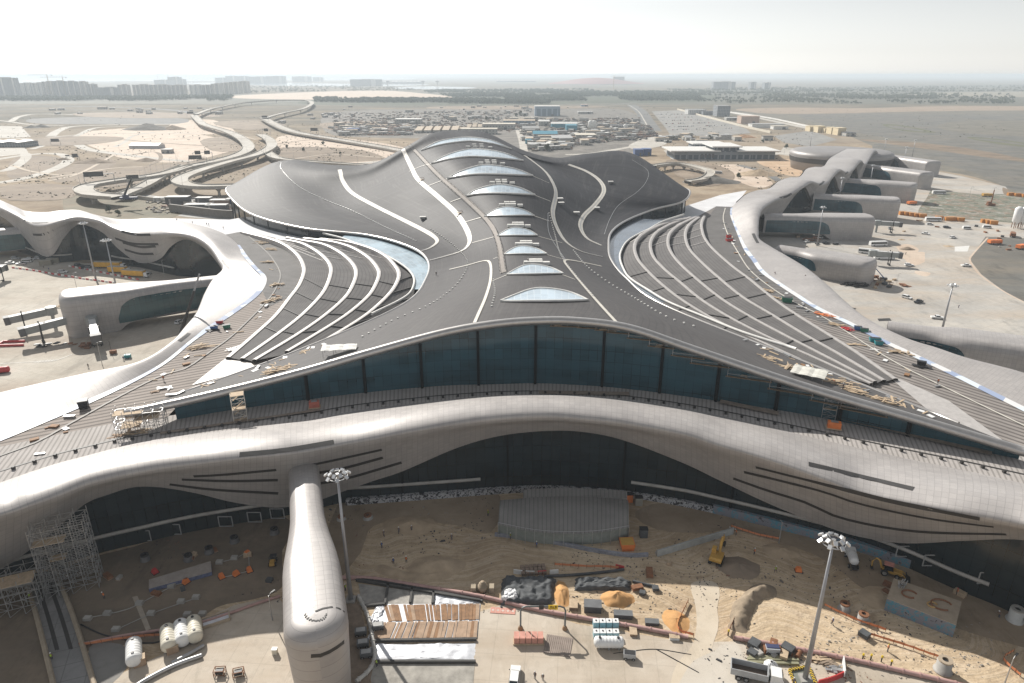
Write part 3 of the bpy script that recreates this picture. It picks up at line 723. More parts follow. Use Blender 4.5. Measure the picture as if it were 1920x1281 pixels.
# ---- gate lounges: long capsule halls reaching out over the apron
def capsule(parent, a, b, wa, wb, za, zb, bulge=0.0, neck=.55, base_neck=5.0, rad=3.2, glass_side=None, glass=True, nseg=26, glm=None, nose=5.0, plan=2.6):
    """a: root end, b: head end on the ground plane; widths, roof heights; glass strip on the neck"""
    a, b = Vector((a[0], a[1], 0)), Vector((b[0], b[1], 0)); d = (b - a); Ln = d.length; d.normalize(); s = Vector((d.y, -d.x, 0))
    secs = []
    def width(t):
        k = min(1, max(0, (t - neck * .45) / (neck * .5))); k = k * k * (3 - 2 * k); return wa + (wb - wa) * k
    def foot(t): 
        k = min(1, max(0, (t - neck + .06) / .06)); return base_neck * (1 - k)
    r_ok = min(rad, wa * .42)
    def section(t, shrink=0.0, top=0.0):
        w2 = width(t) / 2; zt = za + (zb - za) * t; zf = foot(t); p = a + d * (Ln * t); out = []
        w2s = max(.2, w2 - shrink); r = min(rad, w2s * .62)
        pr = [(-w2s + .35, zf), (-w2s, zf + (zt - zf) * .35), (-w2s - bulge, zt - r * 1.25)]
        for k in range(1, 7):
            an = math.pi / 2 * k / 6; pr.append((-w2s - bulge + (r + bulge) * (1 - math.cos(an)), zt - r * 1.25 + r * 1.25 * math.sin(an) - top))
        pr.append((0, zt + .25 - top))
        pr += [(-x, z) for x, z in reversed(pr[:-1])]
        return [p + s * x + Vector((0, 0, z)) for x, z in pr]
    RN = min(wb * .5, nose)
    for i in range(nseg + 1): secs.append(section(i / nseg * (1 - RN / Ln)))
    wh = wb / 2 + bulge; base = section(1 - RN / Ln); m = a + d * (Ln - RN)
    for k in range(1, 13):              # round nose: the plan turns through a superellipse, the roof edge rolls over all the way
        an = math.pi / 2 * k / 12; row = []
        cx = max(0, math.cos(an)) ** (2 / plan); sy = math.sin(an) ** (2 / plan)
        for j, v in enumerate(base):
            lx = (v - m).dot(s); de = 1 - abs(lx) / wh
            row.append(m + s * lx * cx + d * (RN * (1 - de) * sy) + Vector((0, 0, v.z)))
        secs.append(row)
    shell = MB().grid(secs, flip=True); bv = shell.bvh()
    sh = shell.build('shell', M_CLAD, parent, True)
    for sd in ((1, -1) if glass else ()):
        g = []; n0, n1 = .02, neck - .01
        for i in range(25):
            t = n0 + (n1 - n0) * i / 24; w2 = width(t) / 2 + bulge * .6 + .12; zt = za + (zb - za) * t
            k = max(0, (i / 24 - .80) / .20); ztop = zt - min(rad, w2 * .62) * 1.0 - (zt - rad - base_neck) * (1 - math.sqrt(max(0, 1 - k * k))) * .75
            p = a + d * (Ln * t) + s * sd * w2
            g.append([p + Vector((0, 0, base_neck + .5)), p + Vector((0, 0, ztop))])
        vs = [p for r in g for p in r]; uv = [(i * Ln * (n1 - n0) / 24, p.z) for i, r in enumerate(g) for p in r]
        MB().add(vs, [(2 * i, 2 * i + 2, 2 * i + 3, 2 * i + 1) for i in range(24)], uv).build('side_glass', glm or M_GLASSG, parent)
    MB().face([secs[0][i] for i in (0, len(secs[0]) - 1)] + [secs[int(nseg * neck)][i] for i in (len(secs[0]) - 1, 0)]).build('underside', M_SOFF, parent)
    return bv
lg = thing('gate_lounge', 'silver capsule gate lounge jutting from the front concourse towards the viewer', 'gate lounge', group='gate lounges')
p0 = at(556, 893, 16.5); p1 = at(596, 1215, 15)
LBV = capsule(lg, (p0.x, p0.y + 5), (p1.x, p1.y), 6.0, 9.6, 17.2, 17.6,   .4, .72, 5, 2.3, glass=False, nose=5.6, plan=2.1)
slots(LBV, lg, [[(591,1147),(610,1140),(630,1139),(646,1148)]], .35, M_CHAR, 'roof_joint'); slots(LBV, lg, [[(583,1230),(600,1229),(625,1218),(645,1203)]], .8, M_CHAR, 'louvre_slot')
for k in range(11):
    a_ = math.pi * (.06 + .88 * k / 10); h = roof_hit(592 + 20 * math.cos(a_), 1150 + 14 * math.sin(a_), .04, LBV)
    if h: MB().box(h, (.22, .5, .05), a_).build('vent_slot', M_CHAR, lg)
slots(LBV, lg, [[(554,900),(560,960),(572,1050),(588,1138)]], .12, M_STEEL, 'ridge_seam')
dst = [((95,575),(424,512),17,9,15.5,16.5,'white gate lounge with green side glass and three jet bridges on the west apron',.66),
       ]
def lounge(a, b, wa, wb, za, zb, label, neck, **k):
    o = thing('gate_lounge', label, 'gate lounge', group='gate lounges'); 
    return o, capsule(o, a, b, wa, wb, za, zb, .3, neck, 3.2, 3.0, **k)
W1, W1BV = lounge(at(440,545,8).xy, at(118,636,0).xy + Vector((-2, 6)), 9, 17, 15.5, 17.5, 'white gate lounge with green side glass and jet bridges on the west apron', .72)
W2, _ = lounge(at(80,472,0).xy, at(-190,500,0).xy, 9, 16, 15.5, 17, 'gate lounge with green glass entering from the picture edge beside the west pier', .75)
EL = [((1652,668),(1972,722),10,17,13.5,14.5,.50,'nearest gate lounge on the east apron, cut by the picture edge'),
      ((1455,500),(1634,533),10,17,12,12.5,.5,'gate lounge with short glass beside the parked white buses'),
      ((1425,442),(1630,446),11,18,14.5,15,.6,'gate lounge behind the near floodlight mast, above the shaded bay'),
      ((1520,400),(1682,411),11,18,15,15.5,.6,'gate lounge second along the wavy pier from the shaded bay'),
      ((1572,366),(1714,379),11,18,15,15.5,.6,'gate lounge in the middle of the far east row'),
      ((1606,334),(1738,355),11,18,15,15.5,.6,'gate lounge one before the farthest on the east pier'),
      ((1630,310),(1750,331),11,18,15,15.5,.6,'farthest gate lounge, next to the round pier head')]
LOUNGE_E = []
for a, b, wa, wb, za, zb, nk, lb in EL:
    LOUNGE_E.append(lounge(at(*a, 0).xy, at(*b, 0).xy, wa, wb, za, zb, lb, nk, glm=M_GLASS))
# ================================================================ ground, water, roads
def mk_ground():
    t = NT('desert_ground'); po = t.coord('pos')
    big = t.noise(po, .004, 6, .62); mid = t.noise(po, .02, 6, .68); fine = t.noise(po, .25, 5, .7)
    c = t.ramp(mid, [(.30, (.14, .105, .072)), (.44, (.27, .205, .14)), (.58, (.39, .31, .22)), (.75, (.49, .41, .31))])
    c = t.mix(t.ramp(big, [(.42, 0.0), (.58, .55)]), c, (.27, .235, .195))
    c = t.mix(t.math('MULTIPLY', t.ramp(fine, [(.35, 1.0), (.6, 0.0)]), .35), c, (.17, .14, .105))
    # scrub covers the flats farther out
    sp = t.n('ShaderNodeSeparateXYZ'); t.l(po, sp.inputs[0])
    far = t.math('DIVIDE', t.math('SUBTRACT', sp.outputs[1], 1150.0), 500.0, clamp=True)
    pat = t.noise(t.coord('pos', 1, (.35, 1.2, 1)), .006, 6, .7)
    c = t.mix(t.math('MULTIPLY', far, t.ramp(pat, [(.38, .95), (.66, .25)])), c, (.105, .10, .078))
    t.set(c, .95, 0, .15); return t.m
def mk_site():
    t = NT('site_sand'); po = t.coord('pos')
    mid = t.noise(po, .045, 6, .66); fine = t.noise(po, .6, 6, .7)
    # tyre tracks: long thin warped bands, and dug darker patches
    wp = t.n('ShaderNodeVectorMath', operation='MULTIPLY_ADD'); nn = t.n('ShaderNodeTexNoise'); nn.inputs['Scale'].default_value = .035; nn.inputs['Detail'].default_value = 2; t.l(po, nn.inputs['Vector'])
    t.l(nn.outputs['Color'], wp.inputs[0]); wp.inputs[1].default_value = (30, 30, 0); t.l(po, wp.inputs[2])
    st = t.n('ShaderNodeMapping'); st.inputs['Rotation'].default_value[2] = .25; st.inputs['Scale'].default_value = (.05, .75, 1); t.l(wp.outputs[0], st.inputs[0])
    tr = t.noise(st.outputs[0], 1.0, 4, .6); patch = t.noise(po, .09, 5, .75); grain = t.noise(po, 3.0, 3, .6)
    c = t.ramp(mid, [(.28, (.33, .245, .16)), (.45, (.47, .36, .24)), (.58, (.56, .44, .30)), (.75, (.63, .52, .38))])
    c = t.mix(t.ramp(patch, [(.56, 0.0), (.68, .65)]), c, (.25, .17, .105))
    c = t.mix(t.ramp(tr, [(.50, 0.0), (.56, .38), (.60, 0.0)]), c, (.68, .58, .46))
    c = t.mix(t.ramp(tr, [(.40, 0.0), (.44, .35), (.48, 0.0)]), c, (.30, .23, .16))
    c = t.mix(t.math('MULTIPLY', t.ramp(fine, [(.34, 1.0), (.5, 0.0)]), .45), c, (.27, .20, .14))
    c = t.mix(t.math('MULTIPLY', t.ramp(grain, [(.3, 1.0), (.45, 0.0)]), .3), c, (.2, .15, .11))
    t.set(c, .95, 0, .12)
    t.bump(t.math('ADD', t.math('MULTIPLY', patch, 1.2), t.math('ADD', t.math('MULTIPLY', fine, .35), t.math('MULTIPLY', tr, .4))), .5, 1.0); return t.m
SLABS = {}
def mk_slab(name, *a, **k):
    if name not in SLABS: SLABS[name] = _slab(name, *a, **k)
    return SLABS[name]
def _slab(name, lo, mid, hi, stain, joint=7.5, ang=0.0, jk=.35):
    t = NT(name); po = t.coord('pos')
    n = t.noise(po, .035, 6, .68); f = t.noise(po, .4, 5, .7); s = t.noise(t.coord('pos', 1, (.3, 1.3, 1)), .03, 5, .7)
    c = t.ramp(n, [(.3, lo), (.5, mid), (.7, hi)])
    c = t.mix(t.ramp(s, [(.46, 0.0), (.68, .75)]), c, stain)
    s2 = t.noise(t.coord('pos', 1, (1.2, .35, 1)), .09, 6, .75); c = t.mix(t.ramp(s2, [(.54, 0.0), (.66, .5)]), c, tuple(x * .62 for x in lo)); c = t.mix(t.ramp(s2, [(.30, .45), (.42, 0.0)]), c, tuple(min(1, x * 1.12) for x in hi))
    c = t.mix(t.math('MULTIPLY', t.ramp(f, [(.3, 1.0), (.5, 0.0)]), .25), c, tuple(x * .6 for x in lo))
    mp = t.n('ShaderNodeMapping'); mp.inputs['Rotation'].default_value[2] = ang; t.l(po, mp.inputs[0])
    j = t.math('MAXIMUM', t.lines(mp.outputs[0], 0, joint, .16), t.lines(mp.outputs[0], 1, joint, .16))
    c = t.mix(t.math('MULTIPLY', j, jk), c, tuple(x * .55 for x in lo))
    t.set(c, .85, 0, .25); return t.m
G_BASE = mk_ground(); G_SITE = mk_site()
G_APW = mk_slab('west_apron_concrete', (.36, .325, .275), (.47, .43, .365), (.55, .51, .45), (.34, .27, .21), 7.5, R(24))
G_APE = mk_slab('east_apron_concrete', (.33, .315, .29), (.42, .40, .37), (.52, .485, .43), (.45, .36, .27), 7.5, R(-30))
G_PAD = mk_slab('yard_concrete', (.40, .345, .275), (.52, .455, .375), (.60, .545, .47), (.38, .30, .22), 6, R(5), .2)
G_ROAD = mk_slab('pale_road_concrete', (.40, .375, .33), (.48, .455, .41), (.56, .53, .48), (.36, .32, .27), 40, 0, 0)
G_ASPH = mk_slab('runway_asphalt', (.10, .10, .092), (.145, .142, .13), (.19, .183, .165), (.22, .19, .15), 60, R(20), .1)
G_HWY = mk_slab('highway_asphalt', (.12, .12, .12), (.16, .16, .158), (.21, .205, .20), (.2, .19, .17), 60, 0, 0)
G_LOT = mk_slab('car_park_asphalt', (.20, .20, .195), (.26, .255, .245), (.33, .325, .31), (.3, .27, .23), 16, R(12), .6)
G_PINK = mk_slab('pale_bare_sand', (.48, .39, .31), (.56, .46, .37), (.62, .53, .44), (.5, .38, .29), 300, 0, 0)
G_EARTH = mk_slab('brown_earth', (.17, .13, .095), (.23, .175, .125), (.30, .235, .17), (.14, .11, .08), 300, 0, 0)
G_GRASS = mk_slab('dry_green_verge', (.09, .105, .055), (.12, .13, .07), (.17, .16, .10), (.15, .13, .09), 300, 0, 0)
def mk_rubble():
    t = NT('broken_slab_rubble'); po = t.coord('pos')
    v = t.voro(po, .22, out='Color'); n = t.noise(po, .5, 6, .75)
    sp = t.n('ShaderNodeSeparateXYZ'); t.l(v, sp.inputs[0])
    c = t.ramp(sp.outputs[0], [(0, (.13, .14, .11)), (.35, (.24, .255, .20)), (.6, (.33, .31, .26)), (.8, (.30, .2, .14)), (1, (.45, .44, .40))])
    c = t.mix(t.ramp(n, [(.4, .7), (.6, 0.0)]), c, (.12, .125, .095))
    t.set(c, .9, 0, .2); t.bump(n, 1, .8); return t.m
G_RUB = mk_rubble()
def structure(o, label=None): return tag(o, label, kind='structure')
LAY = [0, .01]          # counter and step of the ground sheets
def region(name, pts, m, jit=0.0, z=None, sp=4):
    """a ground sheet whose edge was surveyed from the photo; every sheet lies a little above the last"""
    LAY[0] += 1; z = LAY[1] * LAY[0] + .02 if z is None else z
    q = [at(px, py, 0) for px, py in pts]
    if sp > 1:
        n = len(q); f = []
        for i in range(n):
            for k in range(sp): f.append(cr(q[i - 1], q[i], q[(i + 1) % n], q[(i + 2) % n], k / sp))
        q = f
    if jit:
        q = [p + Vector((noise.noise(p * .05 / jit * 3) * jit, noise.noise(p * .05 / jit * 3 + Vector((9, 4, 2))) * jit, 0)) for p in q]
    q = [Vector((p.x, p.y, 0)) for p in q]
    bm = bmesh.new(); vs = [bm.verts.new((p.x, p.y, z)) for p in q]
    from mathutils.geometry import tessellate_polygon
    for tri in tessellate_polygon([q]):
        try: bm.faces.new([vs[i] for i in tri])
        except ValueError: pass
    bmesh.ops.recalc_face_normals(bm, faces=bm.faces)
    me = bpy.data.meshes.new(name); bm.to_mesh(me); bm.free()
    if me.polygons and sum(p.normal.z for p in me.polygons) < 0: me.flip_normals()
    me.materials.append(m); o = bpy.data.objects.new(name, me); col.objects.link(o); return structure(o)
def road(name, pts, wd, m, z=None):
    LAY[0] += 1; z = LAY[1] * LAY[0] + .02 if z is None else z
    q = resample(spline([at(px, py, 0) for px, py in pts], 6), max(10, len(pts) * 6))
    q = [Vector((p.x, p.y, z)) for p in q]
    return structure(MB().strip(q, wd).build(name, m))
gx = [-30000, -6000, -2500, -1200, -500, 0, 500, 1200, 2500, 6000, 30000]; gy = [-200, 100, 300, 700, 1500, 3000, 6000, 12000, 24000, 39000]
structure(MB().grid([[Vector((x, y, 0)) for x in gx] for y in gy]).build('ground', G_BASE))
sea = NT('sea_water'); sea.set((.05, .09, .11), .12, 0, .5); sea.bump(sea.noise(sea.coord('pos'), .02, 4), .2, 1.0)
region('water', [(-300,142.5),(60,142.5),(200,143),(420,143.5),(700,145),(780,148),(640,151),(500,150.5),(420,152.5),(250,152),(140,153),(-300,152)], sea.m)
region('water', [(330,156),(480,154.5),(640,157),(800,158),(730,162),(520,161)], sea.m)
region('water', [(740,164),(800,162),(890,164),(860,167),(760,167.5)], sea.m)
# far flats
region('scrubland', [(-400,188),(200,184),(500,176),(900,172),(1300,170),(1700,160),(2300,158),(2300,192),(1700,196),(1300,196),(1000,198),(620,198),(300,195),(-400,196)], mk_slab('scrub_flats', (.075,.078,.06), (.10,.10,.075), (.16,.15,.115), (.2,.18,.14), 600, 0, 0), 60)
region('woodland_floor', [(590,187),(760,186),(860,178),(1000,176),(1300,174),(1330,190),(1100,194),(960,197),(590,197)], mk_slab('woodland_floor', (.045,.055,.03), (.065,.075,.042), (.10,.10,.065), (.09,.085,.06), 600, 0, 0), 30)
region('bare_sand', [(420,181),(600,172),(720,170),(800,176),(850,182),(780,186),(640,187),(500,186)], G_PINK, 10)
region('bare_sand', [(1380,205),(1480,202),(1620,203),(1780,199),(2100,201),(2100,206),(1820,208),(1640,211),(1560,213),(1440,213)], mk_slab('dull_pink_sand', (.27,.205,.155), (.33,.255,.19), (.38,.30,.23), (.24,.19,.15), 300, 0, 0), 8)
region('bare_sand', [(1700,176),(1900,172),(2200,175),(2200,181),(1850,182)], mk_slab('pale_scrub_sand', (.24,.215,.165), (.29,.26,.20), (.34,.31,.25), (.18,.16,.12), 300, 0, 0), 30)
# runways and taxiways to the east
LAY[:] = [0, .005]
region('airfield_ground', [(1330,209),(1480,213),(1560,213),(1640,211),(1820,208),(2100,206),(2300,215),(2300,420),(1925,366),(1870,346),(1800,326),(1720,312),(1640,276),(1545,238),(1450,224)], mk_slab('airfield_flats', (.135,.125,.105), (.18,.165,.135), (.235,.21,.17), (.12,.115,.095), 300, 0, 0), 5)
region('taxiway', [(1500,216),(1620,213),(1780,215),(2100,214),(2200,220),(2200,233),(1900,226),(1790,228),(1760,240),(1840,252),(2100,262),(2300,272),(2300,306),(1930,296),(1830,282),(1740,268),(1640,255),(1560,238)], G_ASPH)
region('taxiway', [(1640,270),(1700,268),(1760,274),(1840,290),(1930,306),(2100,322),(2300,340),(2300,420),(1925,362),(1870,342),(1820,322),(1760,308),(1690,296),(1645,290)], G_ASPH)
region('earth_strip', [(1610,262),(1700,266),(1790,275),(1870,288),(1930,300),(2050,312),(1940,306),(1840,294),(1740,280)], G_EARTH, 2)
region('grass_verge', [(1654,234),(1690,235),(1750,247),(1742,249),(1690,245)], G_GRASS); region('taxiway', [(1663,236),(1690,237),(1738,247),(1690,243)], G_ASPH)
region('grass_verge', [(1812,258),(1860,260),(1960,274),(1960,279),(1870,270)], G_GRASS); region('taxiway', [(1826,260),(1864,262),(1950,275),(1880,268)], G_ASPH)
region('road', [(1365,211),(1372,210),(1522,240),(1518,243)], G_ROAD, sp=1)
LAY[:] = [0, .006]
DARKSAND = mk_slab('dark_reddish_sand', (.20,.155,.115), (.27,.21,.155), (.35,.28,.21), (.17,.135,.10), 300, 0, 0)
# middle distance, west: bare sand fields and concrete roads
region('sand_field', [(150,250),(260,239),(310,240),(350,247),(420,262),(450,275),(400,293),(330,305),(240,298),(180,280)], G_PINK, 6)
region('sand_field', [(330,228),(400,225),(440,248),(380,252),(320,246)], G_PINK, 4)
region('sand_field', [(515,262),(560,252),(700,266),(770,285),(690,320),(560,310),(520,296)], G_PINK, 4)
region('earth_field', [(525,278),(600,276),(680,282),(720,300),(600,304),(530,298)], G_EARTH, 4)
region('earth_field', [(30,296),(80,292),(120,300),(90,325),(20,335),(15,315)], G_EARTH, 3)
region('earth_field', [(110,320),(190,295),(215,305),(190,325),(120,342),(95,335)], G_EARTH, 4)
region('dark_field', [(60,223),(200,219),(340,222),(335,232),(180,233),(70,232)], G_HWY, 3)
region('tarmac_yard', [(-60,236),(40,237),(58,257),(-60,262)], G_ROAD, sp=1); region('tarmac_yard', [(-60,279),(48,277),(54,288),(-60,300)], G_ROAD, sp=1)
region('grass_verge', [(130,367),(200,366),(300,372),(340,395),(300,415),(200,410),(120,395)], mk_slab('dark_weedy_ground', (.12,.115,.075), (.17,.15,.10), (.24,.2,.14), (.2,.14,.09), 300, 0, 0), 3)  # dark olive mix over the whole verge
for pts, wd in (([(-40,347),(40,336),(100,318),(128,302),(118,291),(90,288),(40,292),(-40,305)],13), ([(-60,322),(10,320),(45,300),(48,290),(38,285)],12), ([(95,256),(110,245),(140,237),(230,234),(335,233)],16), ([(130,262),(150,252),(180,240),(240,237)],10),
    ([(118,258),(140,268),(165,280),(215,288),(300,298),(390,306)],14), ([(20,228),(40,218),(90,214),(300,221),(345,220)],14), ([(-40,222),(15,228),(60,234),(120,236)],9), ([(60,262),(160,252),(280,250),(380,250)],8),
    ([(215,276),(235,266),(250,255),(290,248)],7), ([(0,258),(60,262),(80,272),(60,280)],10), ([(640,310),(740,300),(780,292)],14)):
    road('road', pts, wd, G_ROAD)
for pts, wd in (([(-100,199),(100,199),(260,203),(345,209),(362,216)],26), ([(-100,206),(60,206),(240,208),(340,214)],16), ([(372,214),(430,206),(520,203),(600,204),(800,206),(1100,200),(1200,191)],12)):
    road('highway', pts, wd, G_HWY)
for k, (pts, wd) in enumerate((([(0,345),(120,330),(210,316),(300,312)],5), ([(200,330),(255,318),(300,300),(290,285),(240,292)],5), ([(90,340),(150,325),(215,290)],4), ([(0,372),(60,362),(140,356)],5), ([(330,262),(420,250),(480,262)],4), ([(520,270),(600,262),(690,275)],4), ([(540,300),(620,290),(720,296)],4), ([(230,262),(300,268),(400,275)],4), ([(20,310),(60,322),(120,330)],4))):
    road('dirt_track', pts, wd, G_EARTH if k % 2 else mk_slab('pale_track_%d' % k if False else 'pale_track', (.44,.37,.29), (.52,.44,.35), (.58,.5,.41), (.4,.33,.25), 300, 0, 0))
for k, (pts, m) in enumerate((([(140,330),(230,318),(330,306),(400,300),(380,318),(280,340),(180,352)], G_EARTH), ([(0,350),(80,344),(150,352),(130,372),(20,376)], G_EARTH), ([(500,300),(600,302),(700,312),(640,320),(520,310)], G_EARTH), ([(60,262),(140,256),(230,258),(200,268),(90,274)], G_EARTH), ([(380,262),(440,256),(470,270),(440,284),(390,280)], DARKSAND), ([(600,232),(700,228),(760,240),(640,246)], DARKSAND), ([(400,230),(480,226),(540,236),(460,244)], DARKSAND), ([(150,212),(300,211),(420,218),(300,222),(160,219)], DARKSAND), ([(1250,300),(1330,306),(1380,330),(1330,350),(1270,330)], DARKSAND), ([(820,200),(1000,199),(1140,200),(1000,205),(820,205)], DARKSAND))):
    region('earth_field', pts, m, 4)
# middle distance, east
LAY[:] = [2, .008]
region('works_yard', [(620,212),(760,205),(1000,205),(1160,205),(1210,232),(1240,262),(1190,285),(1000,300),(820,262),(700,258),(610,248)], mk_slab('works_yard_dirt', (.11,.10,.09), (.18,.165,.145), (.27,.245,.215), (.14,.13,.12), 300, 0, 0), 6)
road('highway', [(1150,190),(1180,196),(1200,208),(1212,226),(1224,246)], 34, G_HWY); road('road', [(1176,195),(1196,208),(1208,226),(1219,246)], 3, G_ROAD)
region('car_park', [(1222,209),(1272,207),(1330,217),(1400,242),(1408,250),(1330,256),(1256,252),(1248,240)], G_LOT, sp=1)
region('road', [(1180,272),(1215,258),(1238,258),(1252,266),(1236,275),(1190,280)], G_ROAD)
road('road', [(1060,290),(1110,288),(1170,278),(1220,270)], 12, G_ROAD); road('road', [(984,290),(978,262),(970,240)], 11, G_ROAD)
region('forecourt', [(1244,282),(1260,300),(1275,304),(1470,300),(1500,280),(1470,276),(1460,286)], G_ROAD, sp=1)
region('sand_field', [(1340,312),(1390,310),(1430,330),(1450,345),(1420,352),(1370,335)], G_PINK, 3); region('orange_sand', [(1420,302),(1460,295),(1515,310),(1520,325),(1480,330),(1440,315)], mk_slab('orange_sand', (.46,.32,.2), (.54,.39,.26), (.6,.46,.33), (.36,.25,.17), 300, 0, 0), 3)
region('car_park', [(1450,255),(1520,245),(1570,262),(1520,275),(1470,268)], G_LOT, sp=1)
road('road', [(1385,310),(1430,322),(1462,340)], 9, G_HWY)
# aprons beside the piers
LAY[:] = [13, .005]
region('apron_west', [(-200,470),(0,478),(110,490),(250,500),(425,515),(440,600),(300,720),(100,780),(-200,830)], G_APW, sp=1)
region('apron_east', [(1395,440),(1430,400),(1560,300),(1640,284),(1700,310),(1800,330),(1885,350),(1895,362),(1960,440),(2100,480),(2100,900),(1900,800),(1640,680),(1480,560)], G_APE, sp=1)
region('rubble_field', [(1742,362),(1760,358),(1830,364),(1900,366),(2050,385),(2050,425),(1920,420),(1850,414),(1760,410),(1722,402)], G_RUB, 2)
region('apron_edge', [(1880,352),(1893,358),(1893,366),(1882,364)], G_EARTH)
region('asphalt_apron', [(1848,444),(1920,447),(2050,455),(2050,640),(1920,566),(1880,545),(1840,515),(1819,488),(1826,474)], G_ASPH, sp=1)
road('kerb_line', [(1852,446),(1824,477),(1819,490),(1838,516),(1882,547),(1925,569),(2000,600)], 1.0, G_PINK)
for a, b in (((1440,452),(1530,462)),((1470,440),(1600,452))): pass
# the building site in front
LAY[:] = [0, .005]
region('site_ground', [(-300,1010),(0,1075),(170,1025),(330,985),(530,960),(640,935),(1000,910),(1280,938),(1513,990),(1780,1080),(2000,1160),(2300,1240),(2400,1900),(-600,1900)], G_SITE, sp=1)
DARK_EARTH = mk_slab('dark_brown_earth', (.15,.12,.09), (.215,.17,.125), (.29,.235,.175), (.12,.10,.08), 300, 0, 0)
region('darker_ground', [(-200,1120),(60,1080),(200,1040),(330,1000),(525,965),(532,1060),(520,1110),(430,1130),(390,1150),(320,1200),(150,1225),(100,1300),(-200,1300)], DARK_EARTH, 1.5)  # sheet darker and greyer than the site sand, left of the capsule lounge
region('darker_ground', [(640,940),(760,925),(930,915),(925,1000),(860,985),(760,975),(690,1000),(650,1080),(600,1090)], mk_slab('mid_brown_earth', (.25,.19,.13), (.34,.265,.19), (.43,.345,.25), (.21,.16,.11), 300, 0, 0), 1.5)  # sheets a step darker than the site sand along the facade foot
region('darker_ground', [(1190,960),(1280,945),(1513,996),(1700,1062),(1950,1160),(1950,1220),(1800,1180),(1650,1120),(1560,1060),(1400,1000),(1250,1000)], mk_slab('mid_brown_earth', (.25,.19,.13), (.34,.265,.19), (.43,.345,.25), (.21,.16,.11), 300, 0, 0), 1.5)
region('yard', [(893,1150),(960,1128),(1080,1170),(1290,1205),(1385,1203),(1420,1222),(1590,1258),(1680,1300),(1760,1420),(850,1420),(884,1281)], G_PAD, sp=1)
region('yard', [(150,1300),(330,1215),(395,1155),(440,1135),(520,1118),(545,1150),(560,1420),(100,1420)], G_PAD, sp=1)
region('yard', [(1590,1240),(1700,1262),(1850,1300),(1990,1340),(1990,1420),(1600,1420)], G_PAD, sp=1)
region('gravel_bed', [(170,1215),(215,1205),(245,1235),(210,1281),(160,1300)], mk_slab('grey_gravel', (.19,.185,.175), (.25,.24,.225), (.3,.29,.27), (.17,.16,.15), 300, 0, 0), .8)
region('track', [(1290,1090),(1340,1095),(1350,1150),(1335,1215),(1290,1281),(1250,1281),(1300,1200),(1310,1140)], mk_slab('wheel_track_sand', (.52,.44,.34), (.57,.49,.385), (.62,.55,.45), (.48,.4,.3), 300, 0, 0), 1.2)
region('road', [(1385,1210),(1320,1230),(1270,1290),(1250,1420),(1420,1420),(1400,1281)], mk_slab('dusty_road', (.48,.43,.36), (.54,.49,.42), (.58,.53,.46), (.45,.39,.31), 300, 0, 0), .6)
# ================================================================ far city, works yards, trees
def depth_at(p): return p.y * math.cos(PITCH) - (p.z - CAM_H) * math.sin(PITCH)
def span(x0, x1, y):                     # ground centre and width of something between two photo columns
    c = at((x0 + x1) / 2, y, 0); return c, (x1 - x0) / FOC * depth_at(c)
def height(px, y0, y1):
    b = at(px, y0, 0); return atY(px, y1, b.y).z
def mk_facade(name, wall, win, px, pz, ww=.6, wh=.55):
    if name in MATS: return MATS[name]
    t = NT(name); co = t.coord('obj'); sp = t.n('ShaderNodeSeparateXYZ'); t.l(co, sp.inputs[0])
    fx = t.math('FRACT', t.math('DIVIDE', t.math('ADD', sp.outputs[0], sp.outputs[1]), px)); fz = t.math('FRACT', t.math('DIVIDE', sp.outputs[2], pz))
    g = t.n('ShaderNodeNewGeometry'); sn = t.n('ShaderNodeSeparateXYZ'); t.l(g.outputs['Normal'], sn.inputs[0])
    k = t.math('MULTIPLY', t.math('MULTIPLY', t.math('LESS_THAN', fx, ww), t.math('LESS_THAN', fz, wh)), t.math('LESS_THAN', sn.outputs[2], .5))
    n = t.noise(co, .05, 4, .6); w_ = t.ramp(n, [(.3, tuple(x * .88 for x in wall)), (.7, tuple(min(1, x * 1.1) for x in wall))])
    t.set(t.mix(k, w_, win), .75, 0, .3); MATS[name] = t.m; return t.m
F_CREAM = mk_facade('cream_flats_wall', (.46, .43, .38), (.10, .12, .14), 4.2, 3.6); F_GREY = mk_facade('grey_flats_wall', (.30, .31, .32), (.10, .12, .14), 4.0, 3.6, .7, .6)
F_WHITE = mk_facade('white_flats_wall', (.62, .61, .58), (.16, .19, .21), 5.0, 3.6, .55, .5); F_SHELL = mk_facade('concrete_shell_wall', (.33, .31, .28), (.08, .08, .085), 5.5, 3.5, .8, .7)
M_FIN = mat('pale_rendered_fin', (.58, .56, .52), .8)
def flats(x0, x1, yb, yt, m, label, group, dep=24, fins=4, step=0):
    c, wd = span(x0, x1, yb); h = height((x0 + x1) / 2, yb, yt)
    o = thing('apartment_block', label, 'apartment block', (c.x, c.y, 0), 0, group)
    MB().box((0, dep / 2, h / 2), (wd, dep, h)).build('wall', m, o)
    for k in range(fins):
        x = -wd / 2 + wd * (k + .5) / fins
        MB().box((x, -.9, h * .49), (wd / fins * .30, 1.8, h * .98)).build('balcony_stack', M_FIN if k % 2 else F_GREY, o)
    MB().box((wd * .1, dep / 2, h + 1.6), (wd * .45, dep * .5, 3.2)).build('roof_plant_room', M_FIN, o)
    if step: MB().box((wd * .28, dep / 2, h + step / 2), (wd * .4, dep * .8, step)).build('upper_storey', m, o)
    return o
gA = 'apartment blocks lined up by the shore'
